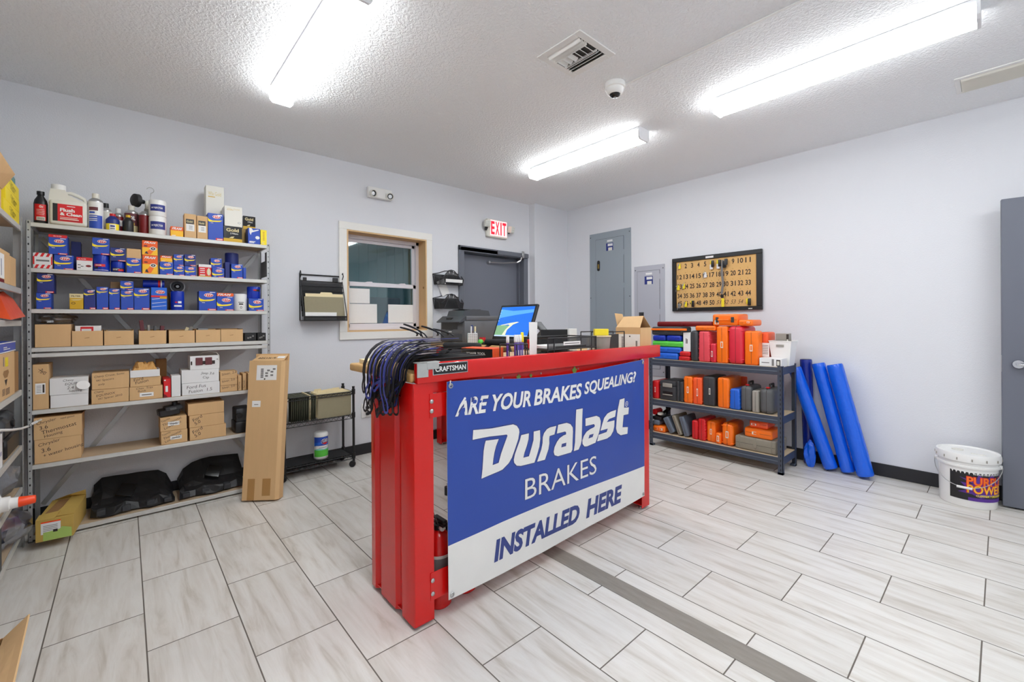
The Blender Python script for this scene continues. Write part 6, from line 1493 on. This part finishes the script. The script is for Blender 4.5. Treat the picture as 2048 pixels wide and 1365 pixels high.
m = MB(); m.box(CX0 + .02, CY0 + .02, .1035, CX1 - .02, CY1 - .02, .1055, 'black_matte'); m.build('shelf_liner', t)
m = MB()
for dz in (0, -.022): m.tube([(CX0, CY0, .652 + dz), (CX1, CY0, .652 + dz), (CX1, CY1, .652 + dz), (CX0, CY1, .652 + dz)], .0036, 'black', 6, True)
for y in (CY0, CY1): m.tube([(CX0 + (CX1 - CX0) * k / 26, y, .652 - (.022 if k % 2 else 0)) for k in range(27)], .0022, 'black', 5)
m.build('top_rail', t)
fo = None
def folder(name, label, mt, x0, y0, x1, y1, h, z=.4545, grp=None, tab=None):
    m = MB(); L_ = math.hypot(x1 - x0, y1 - y0)
    m.add([(0, -.005, h), (L_, -.005, h), (L_, 0, 0), (0, 0, 0), (L_, .005, h), (0, .005, h)], [(3, 2, 1, 0), (3, 5, 4, 2), (0, 1, 4, 5), (0, 5, 3), (1, 2, 4)], mt)
    if tab: m.box(L_ * tab, -.001, h, L_ * tab + .06, .001, h + .016, 'manila')
    return tag(m.build(name, loc=(x0, y0, z), rz=math.atan2(y1 - y0, x1 - x0), smooth=False), label, 'folder', grp)
for k in range(15):
    x = .972 + k * .0138
    if k == 11: folder('manila_folder', 'bulging manila folder standing among the dark hanging folders of the cart', 'manila', x, 3.748, x + .004, 3.975, .205)
    elif k == 0: folder('file_folder', 'pale folder at the end of the dark row, beside the leaning carton', 'offwhite', x - .010, 3.762, x - .006, 3.965, .19)
    else: folder('file_folder', 'dark green hanging folder seen edge-on in the wire cart', 'folder_dark', x, 3.748, x + .002 * (k % 3), 3.975, .198, grp='dark hanging folders in the cart')
for k in range(9):
    y = 3.760 + k * .024
    if k == 0: folder('file_folder', 'broad olive hanging folder facing out at the front of the cart', 'folder_olive', 1.186, 3.7545, 1.462, 3.7545, .200)
    else: folder('manila_folder', 'cream tabbed folder in the row behind the broad olive one', 'manila', 1.190, y, 1.462, y, .204, grp='cream folders in the cart', tab=.1 + .18 * (k % 4))
t = thing('wipes_canister', 'blue and green canister of disinfecting wipes on the lower cart shelf', 'canister', (1.235, 3.840, .1065))
m = MB(); r = .0565
m.lathe([(.001, 0), (r - .003, 0), (r, .004), (r, .022), (r, .075), (r, .112), (r, .185)], 'white', n=36, mfun=lambda k: ('white', 'white', 'white', 'green_label', 'white', 'label_sky')[k] if False else 'white_gloss'); q = len(m.v); fq = len(m.f)
f = Face(m, r * 2.7, .185); f.rect(0, .12, 1, .42, 'green', 1); f.poly([(0, .42), (1, .42), (1, .50), (.6, .46), (.3, .50), (0, .44)], 'aqua', 1); f.rect(0, .62, 1, 1, 'blue', 1); f.poly([(0, .58), (.5, .72), (1, .58), (1, .66), (.5, .80), (0, .74)], 'case_blue', 2)
f.ell(.62, .80, .22, .16, 'white', 3); f.ell(.62, .80, .205, .145, 'navy', 4); f.poly([(.44, .72), (.62, .66), (.80, .72), (.62, .76)], 'red_label', 5); f.txt(.46, .765, 'CLOROX', .024, 'white', 6, .32, .03); f.rect(.3, .52, .7, .54, 'ink_soft', 2)
wrapcut(m, q, fq, r); m.build('body', t)
m = MB(); m.lathe([(r - .001, .1855), (r + .0015, .188), (r + .0015, .205), (r - .004, .216), (r - .012, .222), (.001, .224)], 'white', n=36); m.build('lid', t)

# ================================================================ boltless shelf on the right wall
SX0, SX1, SY0, SY1 = 3.945, 4.300, 1.175, 2.365
t = thing('utility_shelf', 'dark grey boltless utility shelf loaded with tool cases under the key board', 'shelf unit', (0, 0, 0))
DZ = (.868, .468, .138)
for x, sx in ((SX0, 1), (SX1, -1)):
    for y, sy in ((SY0, 1), (SY1, -1)):
        m = MB(); m.box(x, y, .001, x + sx * .003, y + sy * .036, .878, 'beam_grey'); m.box(x, y, .001, x + sx * .036, y + sy * .003, .878, 'beam_grey'); m.box(x, y, .0005, x + sx * .04, y + sy * .04, .02, 'beam_grey', .002)
        k = 0
        for i in range(22): m.poly([(x - sx * .0005, y + sy * .012, .03 + i * .038), (x - sx * .0005, y + sy * .019, .03 + i * .038), (x - sx * .0005, y + sy * .019, .048 + i * .038), (x - sx * .0005, y + sy * .012, .048 + i * .038)], 'black'); m.poly([(x + sx * .012, y - sy * .0005, .03 + i * .038), (x + sx * .019, y - sy * .0005, .03 + i * .038), (x + sx * .019, y - sy * .0005, .048 + i * .038), (x + sx * .012, y - sy * .0005, .048 + i * .038)], 'black')
        m.build('post', t)
for z in DZ:
    p = thing('shelf', '', '', (0, 0, 0)); del p['label']; del p['category']; p.parent = t
    for x in (SX0 + .004, SX1 - .010):
        m = MB(); m.box(x, SY0 + .004, z - .062, x + .006, SY1 - .004, z - .0012, 'beam_grey', .002); m.box(x - (.002 if x < 4 else -.002), SY0 + .037, z - .036, x + (.004 if x < 4 else .008), SY1 - .037, z - .030, 'case_slate', .001)
        m.build('beam', p)
    for y in (SY0 + .004, SY1 - .010):
        m = MB(); m.box(SX0 + .0105, y, z - .062, SX1 - .0105, y + .006, z - .0012, 'beam_grey', .002); m.build('cross_beam', p)
    m = MB(); m.box(SX0 + .011, SY0 + .011, z - .014, SX1 - .011, SY1 - .011, z - .0004, 'mdf'); m.build('board', p)
def case(label, y0, y1, z, h, mt, d=.30, style='stand', x=3.975, sticker=None, handle=False, ridges=0, lean=0.0, name='tool_case', r=.016, rz=0.0, grp=None, latch=2, taper=0.0):
    w = y0 - y1 - .002
    t = thing(name, label, 'tool case', (x, (y0 + y1) / 2, z + .0008), rot=(0, lean, -PI / 2 + rz), group=grp)
    m = MB(); q = len(m.v); m.box(-w / 2, 0, 0, w / 2, d, h, mt, min(r, w * .3, h * .3), 3)
    if style == 'stand': m.box(-.0012, -.0006, .012, .0012, .02, h - .012, 'ink'); m.box(-.0012, .012, h - .02, .0012, d - .02, h + .0006, 'ink')
    else: m.box(-w / 2 + .012, -.0006, h * .5 - .001, w / 2 - .012, .02, h * .5 + .001, 'ink')
    for k in range(ridges):
        if style == 'stand': zz = h * (.12 + .76 * k / max(1, ridges - 1)); m.box(-w / 2 - .002, .002, zz - .004, w / 2 + .002, d - .03, zz + .004, mt, .003)
        else: xx = -w / 2 + w * (.12 + .76 * k / max(1, ridges - 1)); m.box(xx - .005, -.002, .004, xx + .005, d * .8, h + .002, mt, .003)
    if taper: m.warp(q, lambda a, b, c: (a * (1 - taper * c / h), b, c))
    m.build('shell', t)
    if style == 'stand':
        m = MB(); zz = h * .5; m.box(-.010, -.004, h * .66, .010, -.0004, h * .66 + .028, mt, .002); m.box(-.010, -.004, h * .22, .010, -.0004, h * .22 + .028, mt, .002)
        if latch: m.build('latch', t) if False else None
    else:
        for s in ((-.3, .3) if latch == 2 else (0,)):
            m = MB(); m.box(w * s - .013, -.005, h * .28, w * s + .013, -.0006, h * .74, 'case_black' if latch == 2 else mt, .002); m.build('latch', t)
    if handle:
        m = MB()
        if style == 'stand': m.tube([(0, d * .32, h - .004), (0, d * .34, h + .030), (0, d * .62, h + .030), (0, d * .64, h - .004)], .009, handle if isinstance(handle, str) else mt, 10)
        else: m.tube([(-.05, .0, h * .5), (-.045, -.028, h * .5), (.045, -.028, h * .5), (.05, 0, h * .5)], .008, handle if isinstance(handle, str) else mt, 10)
        m.build('handle', t)
    if sticker:
        sx, sz, sw, sh = sticker; m = MB(); m.box(-sw / 2 + sx * w, -.0016, sz * h - sh / 2, sw / 2 + sx * w, -.0008, sz * h + sh / 2, 'offwhite'); m.box(-sw * .28 + sx * w, -.0022, sz * h - sh * .36, sw * .28 + sx * w, -.0017, sz * h + sh * .36, mt if mt not in ('case_black', 'case_grey', 'case_slate') else 'ink_soft'); m.build('sticker', t)
    return t
z = DZ[0]
case('lower bright blue case lying at the far end of the top deck', 2.340, 2.076, z, .064, 'case_blue', .26, 'flat', latch=1)
case('second bright blue case up, below the green case', 2.345, 2.045, z + .066, .056, 'case_blue', .25, 'flat', latch=1)
case('flat bright green case sandwiched between blue cases', 2.350, 2.025, z + .124, .055, 'green', .25, 'flat', latch=1)
case('short royal blue case lying on the green case, its far half', 2.345, 2.205, z + .181, .054, 'can_blue', .22, 'flat', latch=1)
case('short royal blue case lying on the green case, its near half', 2.195, 2.045, z + .181, .056, 'can_blue', .22, 'flat', latch=1)
case('long black flat case with an orange edge on the blue cases', 2.355, 2.032, z + .239, .080, 'case_black', .20, 'flat', latch=0, sticker=None)
m = MB(); m.box(-.19, 0, 0, .19, .012, .020, 'orange', .004); tag(m.build('orange_strip', loc=(3.960, 2.170, z + .2855), rz=-PI / 2), 'orange padded strip along the long black flat case', 'strip')
case('long flat dark red case along the back, topping the far stack', 2.360, 1.790, z + .321, .050, 'dark_red', .16, 'flat', x=4.085, latch=0)
case('lower tiny red case by the white box', 2.070, 1.958, z, .040, 'red_plastic', .16, 'flat', latch=0)
case('upper tiny red case by the white box', 2.062, 1.955, z + .0415, .046, 'red_plastic', .15, 'flat', latch=0)
slab('white_box', 'white narrow box standing on the tiny red cases', 'box', 'white_matte', .070, .20, .178, (4.085, 1.990, z + .0885), (0, .0, -PI / 2), None, lambda f: (f.rect(.36, .42, .46, .70, 'ink', 1), f.rect(.50, .42, .60, .66, 'ink', 1)))
case('charcoal case standing beside the white narrow box', 1.952, 1.880, z, .286, 'case_black', .30, r=.03)
case('pink ridged case standing on the top deck', 1.876, 1.768, z, .282, 'pink_plastic', .30, ridges=6, taper=.10)
case('slim rose case in front of the pink ridged one', 1.766, 1.714, z, .172, 'crimson', .20, sticker=(-.2, .45, .014, .052))
case('tall orange case with an oval sticker touching the big crimson case', 1.711, 1.612, z, .328, 'orange', .31, sticker=(0, .5, .022, .056))
case('big crimson case standing at the middle of the top deck', 1.609, 1.482, z, .330, 'crimson', .31, r=.03, ridges=2)
case('tall orange case with an oval sticker after the crimson case', 1.474, 1.362, z, .290, 'orange', .108, sticker=(0, .5, .022, .056))
case('orange-red case at the back with a white paper label', 1.410, 1.322, z, .278, 'orange_red', .18, x=4.09)
slab('paper_label', 'white printed instruction sheet stuck on the orange-red case', 'paper', 'paper', .060, .0012, .118, (4.0875, 1.345, z + .07), (0, 0, -PI / 2), None, lambda f: [f.rect(.12, .2 + k * .12, .85, .24 + k * .12, 'ink_soft', 1) for k in range(6)])
case('flat orange case lying over the pink and charcoal cases', 1.905, 1.716, z + .288, .044, 'orange', .105, 'flat', latch=1)
case('large orange case with handle lying on top of the pile', 1.750, 1.527, z + .3335, .104, 'orange', .24, 'flat', x=3.985, handle=True, sticker=(-.32, .30, .036, .036))
case('small flat orange case next to the large one topping the pile', 1.524, 1.405, z + .3325, .054, 'orange', .22, 'flat', sticker=(.2, .6, .02, .016), latch=0)
t = thing('cardboard_box', 'low white box with black print at the near corner of the top deck', 'box', (3.965, 1.268, z + .0008), rz=-PI / 2)
m = MB(); m.box(-.083, 0, 0, .083, .13, .068, 'white_matte', .001); f = Face(m, .166, .068); f.rect(.56, .10, .66, .9, 'ink_soft', 1); f.rect(.76, .1, .94, .85, 'ink', 1); f.rect(.79, .2, .90, .7, 'offwhite', 2); f.rect(.1, .4, .45, .5, 'ink_soft', 1); m.build('body', t)
t = thing('storage_bin', 'tapered white bin with a slot handle at the near end of the top deck', 'bin', (4.105, 1.234, z + .0008), rz=-PI / 2)
m = MB(); h_ = .205; a_, b_ = .062, .083; vs = [(-a_, 0, 0), (a_, 0, 0), (a_, .13, 0), (-a_, .13, 0), (-b_, -.022, h_), (b_, -.022, h_), (b_, .15, h_), (-b_, .15, h_)]; k = .003
m.add(vs, [(0, 3, 2, 1), (0, 1, 5, 4), (1, 2, 6, 5), (2, 3, 7, 6), (3, 0, 4, 7)], 'white'); m.add([(x * .95, .065 + (y - .065) * .95, zz + (.003 if zz < .1 else 0)) for x, y, zz in vs], [(1, 2, 3, 0), (4, 5, 1, 0), (5, 6, 2, 1), (6, 7, 3, 2), (7, 4, 0, 3)], 'offwhite')
m.tube([(-b_, -.022, h_), (b_, -.022, h_), (b_, .15, h_), (-b_, .15, h_)], .004, 'white', 6, True); m.build('body', t)
m = MB(); m.prism([(-.028, .158), (.028, .158), (.028, .176), (-.028, .176)], -.0225, -.0195, 'case_light'); m.build('slot_handle', t)
slab('white_box', 'white and black printed box standing in the tapered white bin', 'box', 'case_light', .10, .06, .262, (4.175, 1.234, z + .006), (0, 0, -PI / 2), None, lambda f: (f.rect(.80, .70, .98, .98, 'ink', 1), f.rect(.83, .74, .95, .82, 'offwhite', 2)))
z = DZ[1]
case('small red case at the far end of the middle deck', 2.355, 2.280, z, .180, 'red_plastic', .24, sticker=(0, .5, .012, .05))
t = thing('tool_chest', 'black plastic tool chest with a grey latch and drawer pull', 'tool box', (3.972, 2.180, z + .0008), rz=-PI / 2)
m = MB(); m.box(-.084, 0, 0, .084, .28, .142, 'case_black', .008, 2); m.box(-.055, -.002, .04, .055, .01, .090, 'black', .003); m.build('body', t)
m = MB(); m.box(-.086, -.003, .144, .086, .283, .190, 'case_black', .010, 2); m.build('lid', t)
m = MB(); m.box(-.05, -.010, .128, .05, -.0032, .168, 'case_light', .004); m.build('latch', t)
m = MB(); m.box(-.052, -.010, .048, .052, -.0022, .060, 'case_light', .003); m.build('drawer_pull', t)
case('slim charcoal case right after the tool chest', 2.094, 2.062, z, .200, 'case_black', .27)
case('second slim charcoal case, against the orange pair', 2.060, 2.024, z, .194, 'case_black', .27)
case('orange ridged case with a white mark, first of the pair', 2.021, 1.935, z, .252, 'orange', .28, sticker=(0, .5, .018, .06), ridges=2)
case('orange-red ridged case, second of the orange pair', 1.932, 1.842, z, .250, 'orange_red', .28, sticker=(0, .45, .014, .07), ridges=2)
case('wide dark grey case standing past the orange pair', 1.838, 1.728, z, .270, 'case_black', .28, r=.02, sticker=(.1, .5, .014, .058))
case('tall plain orange case alone in the middle deck', 1.706, 1.600, z, .272, 'orange', .29, r=.02, handle=False)
case('orange case lying behind the tall plain one', 1.680, 1.560, z, .262, 'orange_red', .02, x=4.268, style='flat', latch=0)
case('bright blue ridged case on the middle deck', 1.600, 1.510, z, .182, 'case_blue', .24, ridges=5, taper=.12)
case('rounded grey case with a red-marked handle, before the slim grey one', 1.508, 1.420, z, .215, 'case_grey', .26, r=.034, handle='black')
case('slim light grey case between the two rounded grey cases', 1.416, 1.362, z, .185, 'case_light', .22, r=.01)
case('rounded grey case with a red-marked handle, nearest the front post', 1.358, 1.248, z, .208, 'case_grey', .27, r=.04, handle='black')
for y, h_, lb in ((1.464, .215, 'red clip on the rounded grey case before the slim grey one'), (1.303, .208, 'red clip on the rounded grey case nearest the front post')):
    m = MB(); m.box(-.014, 0, 0, .014, .03, .014, 'red_plastic', .004); tag(m.build('clip', loc=(4.005, y, z + h_ + .0015), rz=-PI / 2), lb, 'clip')
z = DZ[2]
case('flat orange case at the far end of the bottom deck', 2.350, 2.215, z, .062, 'orange', .24, 'flat', latch=0, sticker=(.1, .5, .06, .022), r=.02)
case('flat slate case lying on the far orange case', 2.350, 2.275, z + .064, .050, 'case_slate', .2, 'flat', latch=0)
t = thing('power_tool', 'black and red power tool heaped over the slate case', 'tool', (3.985, 2.308, z + .116), rz=-PI / 2)
m = MB(); m.box(-.05, .0, 0, .05, .20, .035, 'black', .008, 2); m.cyl((-.03, .01, .075), (-.03, .12, .075), .028, 'red_plastic', n=18); m.cyl((.02, .04, .05), (.045, .18, .10), .014, 'black', n=12); m.box(-.035, .03, .03, -.005, .09, .06, 'black', .005); m.build('body', t)
m = MB(); m.box(.005, .0, .05, .05, .05, .075, 'offwhite', .006); m.build('battery', t)
case('slate case leaning steeply on the bottom deck', 2.168, 2.108, z + .016, .160, 'case_slate', .22, lean=-.50, r=.012)
case('khaki grey case leaning in the middle of the slanted trio', 2.078, 2.036, z + .009, .195, 'case_khaki', .24, lean=-.38, r=.012)
case('second slate case leaning next to the thin red case', 2.020, 1.966, z + .010, .190, 'case_slate', .24, lean=-.30, r=.012)
case('thin red case upright on the bottom deck', 1.945, 1.884, z, .176, 'red_plastic', .22)
case('ridged red case upright on the bottom deck', 1.882, 1.814, z, .205, 'red_plastic', .24, ridges=7)
case('orange ridged case behind the tiny orange one on the bottom deck', 1.812, 1.730, z, .190, 'orange', .25, sticker=(0, .5, .018, .05), ridges=2, x=3.995)
case('tiny orange case at the front of the bottom deck', 1.727, 1.674, z, .098, 'orange', .12, sticker=(0, .5, .020, .05))
case('rounded orange case with an oval sticker on the bottom deck', 1.671, 1.570, z, .200, 'orange', .27, sticker=(0, .5, .024, .06), r=.03, ridges=2)
case('large flat khaki grey case carrying two orange cases', 1.555, 1.228, z, .112, 'case_khaki', .26, 'flat', latch=0, r=.014, ridges=3)
case('flat orange case on the large khaki grey case', 1.482, 1.262, z + .1135, .080, 'orange', .22, 'flat', x=3.985, sticker=(-.1, .5, .05, .024), latch=0)
case('small orange-red case topping the flat pile of the bottom deck', 1.448, 1.300, z + .195, .064, 'orange_red', .19, 'flat', x=4.0, latch=0, sticker=(-.25, .45, .04, .016))

# ---- blue rolled film against the wall
def roll(label, base, top, r, mt, group='blue plastic wrapped rolls by the shelf'):
    b_, t_ = V3(base), V3(top); d_ = t_ - b_; t = thing('film_roll', label, 'roll', base, group=group)
    L_ = d_.length; rr = random.Random(int(base[1] * 1000)); m = MB(); prof = [(.001, .001), (r * .9, 0), (r, .012)] + [(r * (1 + rr.uniform(-.012, .012)), .012 + (L_ - .024) * k / 24) for k in range(1, 24)] + [(r, L_ - .012), (r * .94, L_)]
    m.lathe(prof, mt, n=26); m.xf(0, V3((0, 0, 1)).rotation_difference(d_).to_matrix().to_4x4()); m.build('wrapping', t)
    m = MB(); m.lathe([(r * .94, L_ + .0005), (r * .55, L_ - .004), (r * .5, L_ - .05), (.001, L_ - .05)], 'tube_dark' if mt != 'tube_dark' else 'black', n=26); m.xf(0, V3((0, 0, 1)).rotation_difference(d_).to_matrix().to_4x4()); m.build('core', t)
roll('bright blue roll leaning, first from the utility shelf', (4.358, .945, .022), (4.360, 1.205, .835), .0505, 'tube_blue')
roll('bright blue roll leaning, second from the utility shelf', (4.368, .832, .020), (4.410, 1.042, .880), .0485, 'tube_blue')
roll('bright blue roll leaning, third and nearest the bucket', (4.342, .716, .022), (4.390, .925, .880), .0565, 'tube_blue')
roll('dark blue roll standing upright behind the leaning ones', (4.456, 1.120, .002), (4.458, 1.145, .905), .0455, 'tube_dark')
bag('plastic_wrap', 'loose blue plastic wrap crumpled at the foot of the utility shelf', 'plastic', 'tube_blue', (4.352, 1.090, .001), .032, .040, .22, 6)

# ---- bucket by the front door
t = thing('bucket', 'white lidded bucket of degreaser with a black and purple label by the front door', 'bucket', (4.305, .162, .001), rz=-PI / 2 - .05)
R = .142
m = MB(); m.lathe([(.001, 0), (R - .006, 0), (R - .003, .006), (R + .002, .262), (R + .012, .264), (R + .013, .276), (R + .003, .279), (R + .004, .325), (R + .006, .332)], 'white_gloss', n=44)
q, fq = len(m.v), len(m.f); f = Face(m, .30, .185); RR = R + .0008
f.rect(0, 0, 1, 1, 'black', 1)
f.poly([(.18, .62), (.40, .60), (.16, .80), (.42, .70), (.46, .98), (.58, .78), (.72, .99), (.80, .78), (.99, .95), (.99, .30), (.85, .18), (.70, .22), (.5, .12), (.36, .24), (.14, .26), (.30, .40)], 'purple', 2)
f.rect(.3, .0, .99, .12, 'purple', 2)
f.txt(.27, .555, 'PURPLE', .058, 'red_label', 3, .72, .06); f.txt(.28, .565, 'PURPLE', .052, 'orange', 4, .70, .02); f.txt(.27, .265, 'POWER', .060, 'red_label', 3, .72, .06); f.txt(.285, .275, 'POWER', .054, 'fram_yellow', 4, .69, .02)
f.txt(.42, .175, 'CLEANER / DEGREASER', .013, 'yellow', 5, .56, .03); f.rect(.5, .235, .9, .245, 'white', 5); f.txt(.40, .93, 'INDUSTRIAL STRENGTH', .009, 'white', 5, .5, .02)
m.warp(q, lambda x, y, zz: (x + .075, y, zz + .052)); wrapcut(m, q, fq, RR); m.build('pail', t)
m = MB(); m.lathe([(R + .0065, .300), (R + .016, .302), (R + .017, .336), (R + .012, .352), (R + .002, .353), (R - .004, .344), (.001, .343)], 'white', n=44)
m.lathe([(.030, .3435), (.030, .348), (.001, .348)], 'offwhite', (-.05, .02, 0), n=22); m.box(.02, -.05, .3435, .09, -.044, .347, 'offwhite')
for k in range(14): a = k * 2 * PI / 14; m.box((R + .0172) * math.cos(a) - .003, (R + .0172) * math.sin(a) - .003, .312, (R + .0172) * math.cos(a) + .003, (R + .0172) * math.sin(a) + .003, .328, 'case_light')
m.build('lid', t)
m = MB(); P = []
for k in range(17): a = PI + PI * k / 16; P.append(((R + .020) * math.cos(a) * 1.0, (R + .022) * math.sin(a), .272 - .135 * math.sin(PI * k / 16)))
m.tube(P, .0022, 'steel', 8); m.cyl((-R - .004, 0, .272), (-R - .018, 0, .272), .014, 'white', n=16); m.cyl((R + .004, 0, .272), (R + .018, 0, .272), .014, 'white', n=16); m.build('bail', t)
m = MB(); m.cyl((-.036, -R - .022, .137), (.036, -R - .022, .137), .008, 'white', n=14); m.build('grip', t)

# ---- worn strip across the floor tiles
m = MB(); m.box(1.682, -1.6, .0004, 1.786, 2.10, .0024, 'strip_grey', .0006); tag(m.build('floor_strip'), 'worn grey strip laid across the floor tiles under the workbench', 'floor strip')

# ---------------------------------------------------------------- put the origin of things built in room coordinates at their own base
def desc(o):
    for c in o.children:
        yield c; yield from desc(c)
bpy.context.view_layer.update()
for o in [o for o in COL.objects if o.parent is None and 'label' in o]:
    if o.location.length > 1e-6: continue
    ms = [c for c in ([o] + list(desc(o))) if c.type == 'MESH']
    P = [c.matrix_world @ v.co for c in ms for v in c.data.vertices]
    b_ = Vector(((min(p.x for p in P) + max(p.x for p in P)) / 2, (min(p.y for p in P) + max(p.y for p in P)) / 2, min(p.z for p in P)))
    if o.type == 'MESH': o.data.transform(Matrix.Translation(-b_)); o.location = b_
    else:
        o.location = b_
        for c in o.children: c.location = c.location - b_
